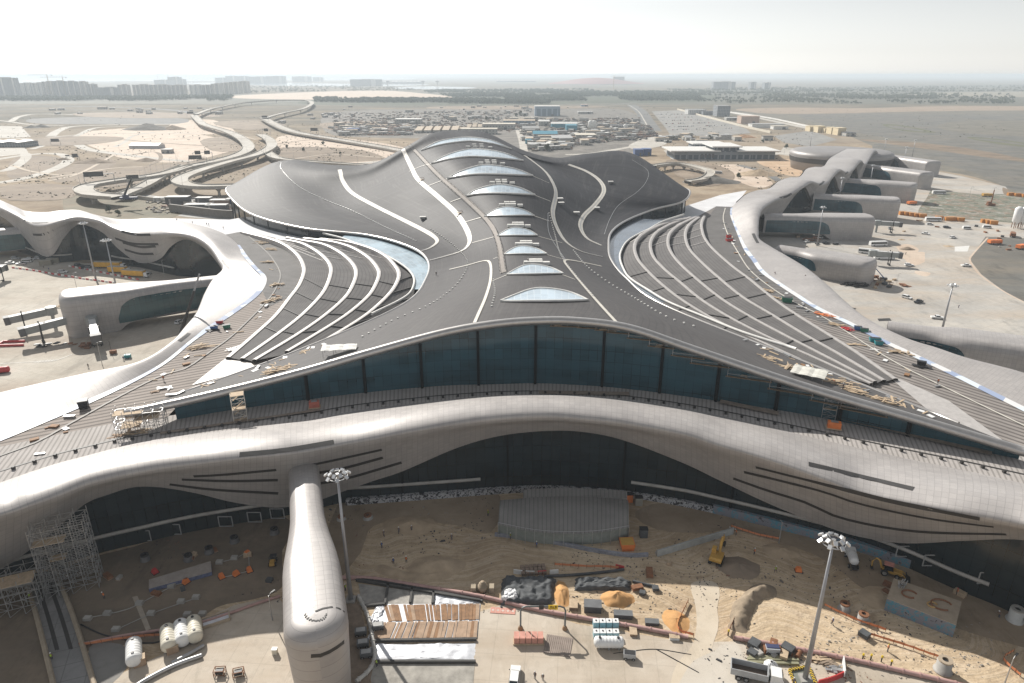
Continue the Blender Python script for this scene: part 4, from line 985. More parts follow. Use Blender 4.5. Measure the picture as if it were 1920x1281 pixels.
BL = [(-26,36,182,146,F_GREY,'dark blue-grey apartment slab cut by the picture edge',6),(37,66,181,156,F_WHITE,'white framed apartment block, leftmost of the pale stepped row',5),(66,84,182,155.5,F_WHITE,'pale stepped apartment block with strong white fins',4),(84,103,182,153,F_CREAM,'taller stepped flats under the two tower cranes',4),
 (103,124,182,152,F_GREY,'broad grey flats standing right under the eastern tower crane',3),(124,146,182,152.5,F_GREY,'broad blue-grey flats just past the tower cranes',4),(146,166,181,153,F_CREAM,'cream flats closing the stepped row',4),(166,182,181,158,F_SHELL,'low grey flats joined to the stepped row',3),
 (184,222,183,164,F_GREY,'low flats in a white portal frame in front of the others',2),(224,243,181,159,F_CREAM,'cream flats beside the white framed low block',4),(251,284,180,159,F_CREAM,'long cream slab of flats with many narrow bays',8),(284,318,180,159,F_CREAM,'middle slab of the flat-topped cream row',8),(318,349,180,159.5,F_CREAM,'end slab of the flat-topped cream row by the bright gap',8),
 (357,381,179,159.5,F_WHITE,'first pale block past the bright gap in the skyline',5),(381,398,179,160,F_SHELL,'grey shell block beside the rising row',4),(398,415,178,157,F_CREAM,'stepped block at the start of the rising cream row',4),(415,433,177,155.5,F_CREAM,'second block of the rising cream row',4),(433,450,176,154,F_CREAM,'third block of the rising cream row',4),(450,468,175,152.5,F_CREAM,'tallest end block of the rising cream row',4)]
for x0, x1, yb, yt, m, lb, fn in BL: flats(x0, x1, yb, yt, m, lb, gA, fins=fn)
gB = 'hazy tower blocks far behind'
for x0, x1, yb, yt, lb in [(290,318,160,150,'hazy low wing of the stepped far block'),(316,338,160,144.5,'hazy stepped far block with cranes over it'),(338,346,160,149,'hazy stub end of the stepped far block'),(404,424,156,146,'hazy far slab, first of four near the sea'),(424,444,156,142.8,'hazy far slab with a taller centre'),(444,465,156,143,'hazy far slab next to the rising cream row top'),(468,500,156,143.8,'hazy far slab standing alone past the cream row'),(500,535,156,143,'hazy long slab before the gap of sea'),(548,583,154,143.5,'hazy long slab in the middle of the sea line'),(587,605,153,145,'hazy small slab beside the long one'),
    (657,715,161,149,'dark leafy-looking low palace block by the tents'),(1337,1378,168,153.5,'wide hazy block far beyond the car park'),(1407,1417,167,154,'slim hazy tower, western one of a pair'),(1433,1444,167,155,'slim hazy tower, eastern one of a pair')]:
    flats(x0, x1, yb, yt, F_GREY, lb, gB, dep=60, fins=2)
# tower cranes over the flats
M_CRANE = mat('faded_yellow_steel', (.42, .34, .2), .6)
def tower_crane(px, yb, ytop, jib, back, label, rz=0):
    b = at(px, yb, 0); h = atY(px, ytop, b.y).z
    o = thing('tower_crane', label, 'tower crane', (b.x, b.y, 0), rz, 'tower cranes over the far flats')
    m = MB()
    for sx in (-1, 1):
        for sy in (-1, 1): m.bar((sx, sy, 0), (sx, sy, h), .5)
    for k in range(int(h / 4)): m.bar((-1, -1, k * 4), (1, -1, k * 4 + 4), .35); m.bar((1, 1, k * 4), (-1, 1, k * 4 + 4), .35)
    m.build('mast', M_CRANE, o)
    j = MB(); j.bar((0, -1, h), (jib, -1, h), .6); j.bar((0, 1, h), (jib, 1, h), .6); j.bar((0, 0, h + 2.5), (jib, 0, h + 1.2), .6)
    for k in range(12): j.bar((jib * k / 12, -1, h), (jib * (k + .5) / 12, 0, h + 2.3), .3)
    j.build('jib', M_CRANE, o)
    MB().bar((0, 0, h), (-back, 0, h), 1.6, .9).build('counter_jib', M_CRANE, o); MB().box((-back * .9, 0, h - 1.5), (4, 2.4, 3)).build('counterweight', M_CONC, o)
    MB().box((1.6, -1.4, h - 1.2), (2, 2, 2.2)).build('cab', M_WHITE, o)
    a = MB(); a.bar((0, 0, h), (0, 0, h + 8), .9); a.bar((0, 0, h + 8), (jib * .7, 0, h + 1.5), .22); a.bar((0, 0, h + 8), (-back * .9, 0, h + .6), .22); a.build('tower_head', M_CRANE, o)
tower_crane(97, 182, 140.8, -92, -26, 'tower crane with the long jib over the stepped flats')
tower_crane(125, 182, 145.2, -100, -18, 'lower tower crane behind the stepped flats', .12)
tower_crane(318, 160, 138, -70, -22, 'thin tower crane on the hazy stepped block'); tower_crane(298, 160, 140, 60, 20, 'thin tower crane leaning over the hazy low wing', .7)
tower_crane(1150, 168, 143, 90, 24, 'tower crane beyond the red roofed hall', .2)
# red roofed hall and its wings on the horizon
hl = thing('domed_hall', 'huge low hall with a dusty red sweeping roof on the horizon', 'exhibition hall')
c, wd = span(1028, 1206, 158); Hh = atY(1140, 146, c.y).z
g = []
for i in range(25):
    t = i / 24; x = c.x + (t - .5) * wd; k = math.sin(math.pi * t) ** 1.3
    dpt = 40 + 320 * k
    g.append([Vector((x, c.y - dpt + 2 * dpt * s / 8, 4 + (Hh - 4) * (.12 + .88 * k) * (1 - abs(s / 4 - 1) ** 2.2))) for s in range(9)])
MB().grid(g).build('roof', mat('dusty_red_roof', (.33, .13, .12), .6), hl, True)
MB().box((c.x + wd * .24, c.y, Hh * .75), (120, 60, Hh * .8)).build('roof_block', F_GREY, hl)
for px0, px1, y, lb, n in ((700,795,157,'row of white tent peaks by the lagoon',14),(930,1005,154,'second row of white tent peaks near the red roof',10)):
    c, wd = span(px0, px1, y); o = thing('tent_row', lb, 'grandstand', (c.x, c.y, 0)); m = MB()
    for k in range(n): m.lathe((-wd / 2 + wd * (k + .5) / n, 0, 18), [(wd / n * .5, 0), (wd / n * .2, 7), (.3, 20)], 8)
    m.build('tent_roof', M_WHITE, o)
    MB().box((0, 0, 9), (wd, 25, 18)).build('stand', F_GREY, o)
for px, lb in ((727,'bulb-headed tower by the white tents, first of three'),(793,'taller bulb-headed tower by the white tents'),(820,'bulb-headed tower standing apart from the tents')):
    b = at(px, 160, 0); h = atY(px, 151, b.y).z; o = thing('lookout_tower', lb, 'tower', (b.x, b.y, 0))
    MB().cyl((0, 0, 0), (0, 0, h * .7), 7, 6, 10).build('shaft', M_CONC, o); MB().lathe((0, 0, h * .62), [(6, 0), (20, h * .14), (22, h * .26), (10, h * .36), (1, h * .42)], 12).build('viewing_head', F_GREY, o)
# ---- sheds, cabins and stores of the works yards
SHEDC = {'white': mat('white_sheet', (.66, .65, .62), .6), 'cream': mat('cream_sheet', (.56, .51, .42), .6), 'sand': mat('sand_sheet', (.44, .36, .27), .7), 'grey': mat('grey_sheet', (.34, .34, .33), .6), 'teal': mat('teal_sheet', (.05, .24, .33), .5), 'brown': mat('brown_sheet', (.27, .19, .14), .7), 'dark': mat('dark_sheet', (.10, .10, .105), .6), 'blue': mat('blue_sheet', (.06, .11, .26), .5), 'yellow': mat('ochre_wall', (.60, .50, .33), .8), 'pink': mat('pinkish_render', (.48, .36, .29), .8)}
W_WALL = mk_facade('shed_wall', (.40, .39, .36), (.12, .13, .14), 6, 5, .5, .35)
def shed(x0, x1, yb, h, dep, roofc, label, group=None, gable=True, name='shed', wall=None, cat='shed', rz=0.0, door=True):
    c, wd = span(x0, x1, yb)
    o = thing(name, label, cat, (c.x, c.y, 0), rz, group)
    MB().box((0, dep / 2, h / 2), (wd, dep, h)).build('wall', wall or W_WALL, o)
    m = MB(); e = .5; r = min(dep * .14, 4) if gable else .5
    if gable:
        m.add([(-wd/2-e, -e, h + .02), (wd/2+e, -e, h + .02), (wd/2+e, dep+e, h + .02), (-wd/2-e, dep+e, h + .02), (-wd/2-e, dep/2, h + r), (wd/2+e, dep/2, h + r)], [(0,1,5,4), (2,3,4,5), (3,0,4), (1,2,5), (3,2,1,0)])
    else: m.box((0, dep / 2, h + r / 2 + .02), (wd + 2 * e, dep + 2 * e, r))
    m.build('roof', SHEDC[roofc], o)
    if door: MB().box((wd * .2, -.06, min(h * .4, 2.2)), (min(wd * .25, 6), .1, min(h * .8, 4.4))).build('door', SHEDC['dark'], o)
    return o
yd = 'sheds in the works yard behind the hall'
SH = [(1003,1050,218,24,45,'white','tall pale blue hangar with a white roof edge behind the works yard',False),(1000,1045,262,9,34,'teal','low warehouse with a bright teal roof',True),(1014,1043,268,6,12,'cream','cream shed in front of the teal roofed warehouse',False),
 (740,789,232,9,30,'white','long white roofed store with an open grey front',False),(865,932,252,9,26,'cream','long pale shed just behind the crest of the dark roof',False),(905,966,243,10,34,'cream','pair of cream roofed sheds beside the dirt road',False),(944,1003,233,7,22,'sand','sand coloured roof row before the blue hangar',True),(956,1002,226,6,20,'cream','narrow cream roof behind the sand coloured row',False),
 (1062,1082,246,10,30,'teal','blue-green shed with a white vaulted roof',False),(1034,1082,240,8,22,'white','white scalloped roof shed beside the blue-green one',True),(1084,1112,214,6,20,'white','white roof shed near the curving highway',False),(1090,1102,200,6,30,'pink','small pinkish shed beyond the hangar',False),
 (1036,1074,268,7,60,'grey','big grey-green flat roof beside the teal warehouse',False),(1080,1118,262,7,40,'cream','pale yard shed among the stacked pipes',False),(1100,1118,267,5,14,'brown','rust brown shed at the yard corner',False),(990,1022,276,5,12,'white','white long cabin by the edge road',False),(1020,1048,274,5,10,'cream','cream cabin row beside the edge road',False),(985,996,270,6,12,'teal','small teal container store at the road corner',False),
 (1147,1175,243,7,26,'dark','dark batching shed between two silos',False),(1010,1030,236,9,20,'white','white domed tent among trees',True),(800,843,262,6,22,'cream','cream shed half hidden by the roof crest',False),(700,724,248,5,20,'white','white store near the long fence',False),(650,672,248,6,16,'blue','blue container stack by the fence corner',False),
 (980,1010,246,5,26,'grey','grey roofed shed by the dirt road bend',True),(862,880,247,5,20,'sand','short sand roofed hut beside the long pale shed',True),(1060,1078,262,4,20,'brown','small brown store under the grey-green roof',False)]
for x0, x1, yb, h, dp, rc, lb, gb in SH:
    shed(x0, x1, yb, h, dp, rc, lb, yd, gb, wall=(SHEDC['teal'] if 'blue-green' in lb or 'small teal' in lb else mk_facade('pale_blue_hangar_wall', (.30, .38, .45), (.16, .22, .28), 14, 60, .75, .3) if 'hangar' in lb else SHEDC['blue'] if 'blue container' in lb else None))
for k in range(5): shed(778 + k * 17, 790 + k * 17, 250 - k * .3, 5, 95, 'sand', ['first','second','third','fourth','fifth'][k] + ' sand roofed barrack in the striped row behind the dark roof', 'sand roofed barracks', True, door=False)
for k in range(4): shed(876 + k * 10, 883 + k * 10, 243, 5, 40, 'sand', ['western end','second','third','eastern end'][k] + ' hut of the short sand roofed row beside the cream sheds', 'sand roofed huts', True, door=False)
# generic cabins and stores: too small to tell apart, four kinds
rnd = random.Random(3)
cab = {}
for kn, cc, sz in (('white', 'white', (12, 4, 3.2)), ('grey', 'grey', (14, 7, 4.2)), ('sand', 'sand', (18, 8, 4.5)), ('dark', 'dark', (10, 6, 4))):
    o = thing('site_cabin', 'small %s roofed cabin standing among the works yards and dirt roads' % kn, 'cabin', group='%s cabins of the works yards' % kn)
    MB().box((0, 0, sz[2] / 2), (sz[0], sz[1], sz[2])).build('wall', W_WALL, o); MB().box((0, 0, sz[2] + .2), (sz[0] + .6, sz[1] + .6, .4)).build('roof', SHEDC[cc], o)
    cab[kn] = Proto(o)
quad = [((615,212),(1000,207),(960,248),(640,250)), ((960,222),(1200,222),(1215,262),(990,272)), ((1080,232),(1215,236),(1235,255),(1060,276)), ((620,240),(770,236),(770,254),(640,254)), ((986,262),(1060,262),(1070,280),(1000,284))]
for i in range(290):
    q = quad[i % 5]; u, v = rnd.random(), rnd.random()
    p = [q[0][j] * (1 - u) * (1 - v) + q[1][j] * u * (1 - v) + q[2][j] * u * v + q[3][j] * (1 - u) * v for j in (0, 1)]
    if i >= 215: p = rnd.choice([(rnd.uniform(1235, 1300), rnd.uniform(256, 268)), (rnd.uniform(1300, 1440), rnd.uniform(256, 268)), (rnd.uniform(60, 440), rnd.uniform(203, 216)), (rnd.uniform(500, 640), rnd.uniform(212, 236)), (rnd.uniform(600, 1180), rnd.uniform(200, 207))])
    kn = rnd.choice(['white', 'grey', 'grey', 'sand', 'dark', 'white'])
    cab[kn].put(at(p[0], p[1], 0), rnd.choice([0, .3, 1.5, 1.2]) + rnd.uniform(-.1, .1), scale=rnd.uniform(.8, 1.6))
# pipes, stacked steel and scrap between the cabins: nobody could count it
cl = MB()
for i in range(6500):
    q = quad[i % 5]; u, v = rnd.random(), rnd.random()
    p = [q[0][j] * (1 - u) * (1 - v) + q[1][j] * u * (1 - v) + q[2][j] * u * v + q[3][j] * (1 - u) * v for j in (0, 1)]
    a = at(p[0], p[1], 0); s = rnd.uniform(.7, 3.0); cl.box((a.x, a.y, s * .4), (s * rnd.uniform(1, 5), s * 1.2, s * .8), rnd.uniform(0, 3))
tt = NT('mixed_scrap'); sp = tt.n('ShaderNodeTexVoronoi'); sp.inputs['Scale'].default_value = .08; tt.l(tt.coord('pos'), sp.inputs['Vector']); s3 = tt.n('ShaderNodeSeparateXYZ'); tt.l(sp.outputs['Color'], s3.inputs[0])
tt.set(tt.ramp(s3.outputs[0], [(0, (.05, .05, .055)), (.35, (.16, .14, .12)), (.6, (.30, .27, .23)), (.8, (.22, .12, .08)), (1, (.6, .58, .54))], 'CONSTANT'), .8)
tag(cl.build('scrap_and_stacked_materials', tt.m), 'dense clutter of stacked pipes, steel and scrap between the cabins', 'building materials', kind='stuff')
# silos
for x, yb, yt, r, lb in ((1107,246,226,5,'western of two joined pale cement silos'),(1113,246,226,5,'eastern of two joined pale cement silos'),(1172,244,233,4,'short lone silo past the dark batching shed')):
    b = at(x, yb, 0); h = atY(x, yt, b.y).z; o = thing('silo', lb, 'silo', (b.x, b.y, 0), 0, 'cement silos')
    MB().lathe((0, 0, 0), [(r * .4, 3), (r, 7), (r, h - 2), (r * .5, h)], 14).build('drum', SHEDC['white'], o, True)
    m = MB()
    for a in range(4): m.cyl((r * .8 * math.cos(a * 1.57), r * .8 * math.sin(a * 1.57), 0), (r * .8 * math.cos(a * 1.57), r * .8 * math.sin(a * 1.57), 7), .4, n=6)
    m.build('support_frame', M_STEEL, o)
# east side buildings
lw = thing('low_terminal_building', 'long low glazed building with white flat roofs and a raised middle', 'building')
c, wd = span(1260, 1458, 299)
def lwbox(f0, f1, y0, y1, z0, z1, m, nm):
    MB().box((c.x - wd / 2 + wd * (f0 + f1) / 2, c.y + (y0 + y1) / 2, (z0 + z1) / 2), (wd * (f1 - f0), y1 - y0, z1 - z0)).build(nm, m, lw)
F_LOW = mk_facade('low_glazed_wall', (.27, .29, .31), (.09, .11, .13), 8, 9, .75, .6)
lwbox(.02, .97, 0, 46, 0, 10, F_LOW, 'wall'); lwbox(-.03, .44, -8, 48, 10, 11.4, M_WHITE, 'roof'); lwbox(.60, 1.0, -8, 48, 10.05, 11.4, M_WHITE, 'roof'); lwbox(.40, .63, 2, 44, 10, 15, F_LOW, 'raised_wall'); lwbox(.36, .64, -6, 46, 15, 16.5, M_WHITE, 'raised_roof'); lwbox(.33, .63, 70, 100, 0, 12, F_LOW, 'rear_wall'); lwbox(.31, .65, 66, 104, 12, 13.5, M_WHITE, 'rear_roof')
for k in range(4): lwbox(.27 + k * .035, .29 + k * .035, -.5, .0, 2, 7, SHEDC['dark'], 'door')
for x0, x1, yb, h, dp, rc, lb, wl in [(1344,1368,219,26,40,'grey','ribbed grey tower block beside the walled road',F_GREY),(1290,1324,215,12,40,'grey','pale low plant building with a dark opening',F_WHITE),(1318,1345,216,9,30,'dark','grey glazed annex joined to the pale plant building',F_GREY),(1389,1423,232,15,30,'pink','pinkish brown building with stepped upper floors',SHEDC['pink']),(1410,1470,240,7,26,'grey','long white store inside the perimeter wall',SHEDC['white']),(1362,1384,226,6,20,'white','small white store behind the ribbed block',None),
   (1450,1478,243,6,18,'cream','white low shed at the end of the long store',SHEDC['white']),(1160,1170,296,7,14,'brown','rusty container cabin near the wing of the dark roof',SHEDC['brown']),(1190,1205,293,8,14,'blue','blue steel cabin among poles behind the right wing',SHEDC['blue']),(1206,1221,292,8,14,'blue','second blue steel cabin, the one leaning on poles',SHEDC['blue'])]:
    shed(x0, x1, yb, h, dp, rc, lb, 'buildings along the airfield road', False, 'building', wl, 'building')
for k, (x0, x1, yb, h) in enumerate([(1518,1533,247,9),(1533,1546,249,11),(1546,1558,250,8),(1558,1570,252,11),(1570,1585,254,12)]):
    shed(x0, x1, yb, h, 22, 'yellow', ['first cream house of the terrace by the runway','second cream house, taller, of the terrace by the runway','low middle cream house of the terrace by the runway','fourth cream house with a shaded flank by the runway','last cream house of the terrace by the runway'][k], 'cream houses beside the runway', False, 'house', SHEDC['yellow'], 'house')
shed(1586, 1604, 256, 6, 20, 'dark', 'dark shed beyond the cream houses', None, False)
def wall_line(pts, h, th, m, label, name='perimeter_wall'):
    q = resample(spline([at(x, y, 0) for x, y in pts], 4), 40); d = MB()
    g = []
    for p, n_ in zip(q, q[1:] + [q[-1] * 2 - q[-2]]):
        s = (n_ - p).cross(Vector((0, 0, 1))).normalized() * th / 2
        g.append([p - s, p - s + Vector((0, 0, h)), p + s + Vector((0, 0, h)), p + s])
    return tag(d.grid(g).build(name, m), label, 'wall')
wall_line([(1270,206),(1330,222),(1400,240),(1445,250)], 4, 1.5, SHEDC['cream'], 'long cream wall between the car park and the plant buildings')
wall_line([(1366,211),(1440,222),(1519,239)], 3, 1.5, SHEDC['white'], 'white perimeter wall beside the straight airfield road')
# low buildings to the west
sb_ = thing('transit_station', 'low dark station with a wavy white roof at the picture edge', 'station')
c, wd = span(-70, 50, 276)
MB().box((c.x, c.y + 14, 3.5), (wd, 28, 7)).build('wall', F_GREY, sb_)
g = [[Vector((c.x - wd / 2 - 3 + (wd + 6) * i / 24, c.y - 4 + 38 * s, 7.6 + .7 * math.sin(i * 1.1))) for i in range(25)] for s in (0, .5, 1)]
MB().grid(g).build('roof', M_WHITE, sb_, True)
tn = thing('storage_tent', 'white ridged storage tent standing on bare sand by the flyovers', 'tent', at(270, 279, 0).to_tuple(), -.05)
MB().box((0, 9, 2.2), (44, 18, 4.4)).build('wall', mat('tent_grey_wall', (.42, .42, .43), .8), tn)
MB().add([(-22.4,-.4,4.42),(22.4,-.4,4.42),(22.4,18.4,4.42),(-22.4,18.4,4.42),(-22.4,9,7.6),(22.4,9,7.6)], [(0,1,5,4),(2,3,4,5),(3,0,4),(1,2,5),(3,2,1,0)]).build('roof', M_WHITE, tn)
shed(303, 321, 288, 5, 9, 'grey', 'small grey hut beside the white storage tent', None, False)
# trees
F_LEAF = []
for i, (a, b) in enumerate((((.035, .052, .024), (.07, .09, .042)), ((.05, .062, .03), (.09, .105, .055)))):
    t = NT('foliage_%s' % 'ab'[i]); t.set(t.ramp(t.noise(t.coord('pos'), .9, 4, .7), [(.3, a), (.7, b)]), .8, 0, .2); F_LEAF.append(t.m)
M_BARK = mat('bark', (.12, .09, .065), .9)
def leaf_cloud(m, c, r, n, s, rn, flat=.75):
    for _ in range(n):
        d = Vector((rn.gauss(0, 1), rn.gauss(0, 1), rn.gauss(0, 1))); d.normalize(); d *= r * rn.random() ** .4; d.z *= flat
        p = Vector(c) + d; a = Vector((rn.uniform(-1, 1), rn.uniform(-1, 1), rn.uniform(-.6, .6))).normalized() * s * rn.uniform(.6, 1.3); b = a.orthogonal().normalized() * s * rn.uniform(.5, 1.1)
        m.add([p - a - b * .6, p + a - b, p + b], [(0, 1, 2)])
def tree(h, seed, leaf):
    rn = random.Random(seed); o = thing('tree', 'dark rounded tree', 'tree')
    t = MB(); t.tube([Vector((0, 0, 0)), Vector((.1, 0, h * .25)), Vector((.05, .1, h * .5))], [h * .04, h * .03, h * .018], 7)
    for k in range(5):
        a = k * 1.26 + rn.random(); t.tube([Vector((.08, 0, h * .3)), Vector((math.cos(a) * h * .2, math.sin(a) * h * .2, h * .55))], [h * .02, h * .008], 5)
    t.build('trunk', M_BARK, o); m = MB()
    for k in range(9):
        a = k * .7; rr = h * rn.uniform(.05, .24); leaf_cloud(m, (math.cos(a) * rr, math.sin(a) * rr, h * rn.uniform(.22, .72)), h * rn.uniform(.18, .28), 80, h * .055, rn)
    m.build('crown', F_LEAF[leaf], o); return Proto(o)
TP = [tree(7, 5, 0), tree(9, 8, 1)]
for i, (x, y, s, lb) in enumerate([(1137,266,1.2,'dark tree on the yard corner by the edge road'),(1022,230,1.2,'dark tree beside the white domed tent'),(1005,229,1.0,'tree behind the sand coloured roof row'),(912,226,1.3,'dark tree at the end of the pale yard road'),(925,225,1.1,'tree next to the yard road end'),(1026,284,1.4,'dark tree at the corner of the bend road'),(1180,258,1.0,'tree where the yard road widens'),(1055,248,.9,'tree in front of the blue-green shed'),(968,219,1.6,'bushy tree west of the tall hangar'),(976,217,1.6,'second bushy tree west of the tall hangar'),(984,218,1.3,'tree touching the hangar corner'),(1262,263,1.0,'tree beside the low terminal forecourt'),
    (1312,267,.9,'tree behind the long white flat roofs'),(1330,262,1.0,'tree by the spoil heaps'),(1430,268,.9,'tree past the flat roof end'),(1474,279,.9,'tree by the round pier head road'),(606,272,1.0,'scrubby tree alone on the pale sand'),(538,278,.7,'low bush in the brown earth field'),(638,290,.7,'low bush near the wing of the dark roof'),(569,284,.7,'bush on the brown earth slope'),(222,404,.8,'scrubby tree under the looped flyover'),(205,398,.7,'low scrubby tree by the flyover columns'),(1252,268,.8,'tree beside the curved access road'),(1384,335,.8,'low tree at the sandy spoil heap')]):
    TP[i % 2].put(at(x, y, 0), i * 1.3, lb, 'scattered trees', s)
def wood(name, label, quads, n, hmin, hmax, seed, leaf=0):
    rn = random.Random(seed); m = MB()
    for i in range(n):
        q = quads[i % len(quads)]; u, v = rn.random(), rn.random() 
        p = [q[0][j] * (1 - u) * (1 - v) + q[1][j] * u * (1 - v) + q[2][j] * u * v + q[3][j] * (1 - u) * v for j in (0, 1)]
        a = at(p[0], p[1] , 0)
        if noise.noise(Vector((a.x * .004, a.y * .0025, seed))) < -.2: continue
        h = rn.uniform(hmin, hmax); r = h * rn.uniform(.35, .6)
        m.cyl((a.x, a.y, 0), (a.x, a.y, h * .4), h * .05, n=3, cap=False)
        for _ in range(7):
            d = Vector((rn.gauss(0, .5), rn.gauss(0, .5), rn.uniform(-.3, .35) )) * r; c = Vector((a.x, a.y, h * .65)) + d
            s = r * rn.uniform(.45, .75); ax = Vector((rn.uniform(-1, 1), rn.uniform(-1, 1), rn.uniform(-1, 1))).normalized() * s; bx = ax.orthogonal().normalized() * s; cx = ax.cross(bx).normalized() * s
            m.add([c + ax, c - ax * .8 + bx, c - ax * .6 - bx * .8 + cx * .4, c + cx - bx * .2, c - cx], [(0, 1, 3), (1, 2, 3), (2, 0, 3), (1, 0, 4), (2, 1, 4), (0, 2, 4)])
    tag(m.build(name, F_LEAF[leaf]), label, 'woodland', kind='stuff')
wood('woodland', 'dark belts of woodland between the works yard and the far coast', [((590,186),(1030,189),(1030,196),(590,192)), ((780,170),(1110,168),(1120,187),(850,184)), ((900,172),(1250,172),(1250,188),(960,190)), ((-20,184),(440,181),(430,190),(-20,190)), ((860,178),(1300,174),(1320,190),(1000,190))], 9500, 8, 14, 11)
wood('scattered_scrub', 'sparse scrub and tree lines on the flats beyond the runways', [((1430,176),(1760,176),(1765,188),(1450,190)), ((1500,166),(2000,160),(2000,172),(1500,174)), ((1300,176),(1900,178),(1900,196),(1300,195)), ((1250,168),(1500,164),(1500,176),(1260,180)), ((200,166),(700,160),(800,170),(400,176))], 5200, 6, 12, 12, 1)
# spoil heaps
def heap(px, py, rx, ry, h, m, label, seed=1, name='sand_heap'):
    c = at(px, py, 0); mb = MB(); rows = []
    for j in range(9):
        t = j / 8; row = []
        for k in range(28):
            a = 2 * math.pi * k / 28; r = (1 - t) ** .8; nn = 1 + .22 * noise.noise(Vector((math.cos(a) * 2, math.sin(a) * 2 + seed * 7, t * 2)))
            row.append(Vector((math.cos(a) * rx * r * nn, math.sin(a) * ry * r * nn, h * (t ** 1.1) * (1 + .15 * noise.noise(Vector((a * 2, t * 4, seed)))) - .05)))
        row.append(row[0]); rows.append(row)
    o = mb.grid(rows).build(name, m, None, True); o.location = c; return tag(o, label, 'heap', 'heaps of spoil')
GREYH = mat('grey_spoil', (.15, .14, .125), .95, 0, .25, .2); BROWNH = mat('brown_spoil', (.25, .195, .145), .95, 0, .25, .2); ORH = mat('orange_sand_heap', (.55, .31, .13), .95, 0, .18, .5); SANDH = mat('sand_heap', (.43, .33, .225), .95, 0, .2, .3)
for a in [(278,243,52,30,11,GREYH,'big grey gravel mound beside the flyover ramp'),(325,243,26,18,8,BROWNH,'brown earth mound joined to the grey gravel mound'),(78,239,22,12,6,GREYH,'dark small mound behind the picture-edge yard'),(60,240,18,10,5,GREYH,'smaller dark mound next to the picture-edge yard'),(178,305,26,16,5,BROWNH,'brown earth bank inside the curve of the sand track'),(275,302,16,10,4,BROWNH,'brown mound by the concrete road bend'),(1357,262,20,12,7,GREYH,'green-grey gravel cone behind the white flat roofs'),(1395,258,22,10,5,mat('rust_sand', (.46, .27, .15), .95),'rust coloured heap near the wall end'),(1335,342,30,14,6,GREYH,'dark grey spoil bank by the tip of the right wing'),(1420,328,26,14,6,SANDH,'tall pale sand heap behind the wavy pier'),(1460,296,30,14,4,SANDH,'churned sand bank by the low terminal forecourt'),(118,300,10,6,3,BROWNH,'small brown mound near the ring track'),(380,300,9,6,2.5,BROWNH,'small mound at the roadside under the sign gantries')]:
    heap(*a, seed=a[0])
# parked cars of the far car parks
C_COL = {'white': mat('white_car_paint', (.75, .75, .74), .3, 0, .05), 'silver': mat('silver_car_paint', (.42, .43, .44), .3, .5, .05), 'dark': mat('dark_car_paint', (.03, .033, .04), .3, 0, .05), 'red': mat('red_car_paint', (.35, .03, .03), .35, 0, .05)}
far_car = {}
for k, m in C_COL.items():
    mb = MB(); mb.add([(-2.2,-.9,.3),(2.2,-.9,.3),(2.2,.9,.3),(-2.2,.9,.3),(-2.2,-.9,.95),(2.2,-.9,.85),(2.2,.9,.85),(-2.2,.9,.95)], [(3,2,1,0),(4,5,6,7),(0,1,5,4),(1,2,6,5),(2,3,7,6),(3,0,4,7)]); mb.box((-.2, 0, 1.2), (2.4, 1.6, .6), top=.8)
    for sx in (-1.35, 1.35):
        for sy in (-.8, .8): mb.cyl((sx, sy - .1, .32), (sx, sy + .1, .32), .32, n=8)
    o = mb.build('parked_car', m); tag(o, 'tiny %s car parked in the far car park rows' % k, 'car', '%s cars in the far car park' % k); far_car[k] = Proto(o)
for i in range(150):
    u, v = rnd.random(), rnd.choice([.1, .25, .4, .55, .7, .85]); q = ((1228,211),(1290,211),(1395,246),(1262,250))
    p = [q[0][j] * (1 - u) * (1 - v) + q[1][j] * u * (1 - v) + q[2][j] * u * v + q[3][j] * (1 - u) * v for j in (0, 1)]
    far_car[rnd.choice(['white', 'white', 'silver', 'dark', 'dark', 'red'])].put(at(p[0], p[1], .1), 1.3 + rnd.uniform(-.05, .05))

# low scrub, stones and litter over the open desert ground
rn = random.Random(77); m = MB()
for i in range(5200):
    if i % 2: x, y = rn.uniform(-20, 640), rn.uniform(216, 372)
    else: x, y = rn.choice([(rn.uniform(600, 1260), rn.uniform(198, 218)), (rn.uniform(1230, 1520), rn.uniform(256, 355)), (rn.uniform(480, 780), rn.uniform(232, 310)), (rn.uniform(1300, 1900), rn.uniform(196, 260))])
    a = at(x, y, 0)
    if noise.noise(Vector((a.x * .012, a.y * .008, 3))) < -.02: continue
    s = rn.uniform(.5, 1.7); z = rn.uniform(.4, 1.0) * s
    m.add([(a.x - s, a.y - s * .6, 0), (a.x + s, a.y - s * .5, 0), (a.x + s * .4, a.y + s, 0), (a.x + rn.uniform(-.3, .3), a.y, z), (a.x - s * .5, a.y + s * .2, z * .8)], [(0, 1, 3), (1, 2, 3), (2, 4, 3), (0, 3, 4), (0, 4, 2)])
tag(m.build('low_scrub', mat('dry_scrub', (.10, .09, .06), .9, 0, .3, .1)), 'low dry scrub and stones dotted over the open desert', 'scrub', kind='stuff')
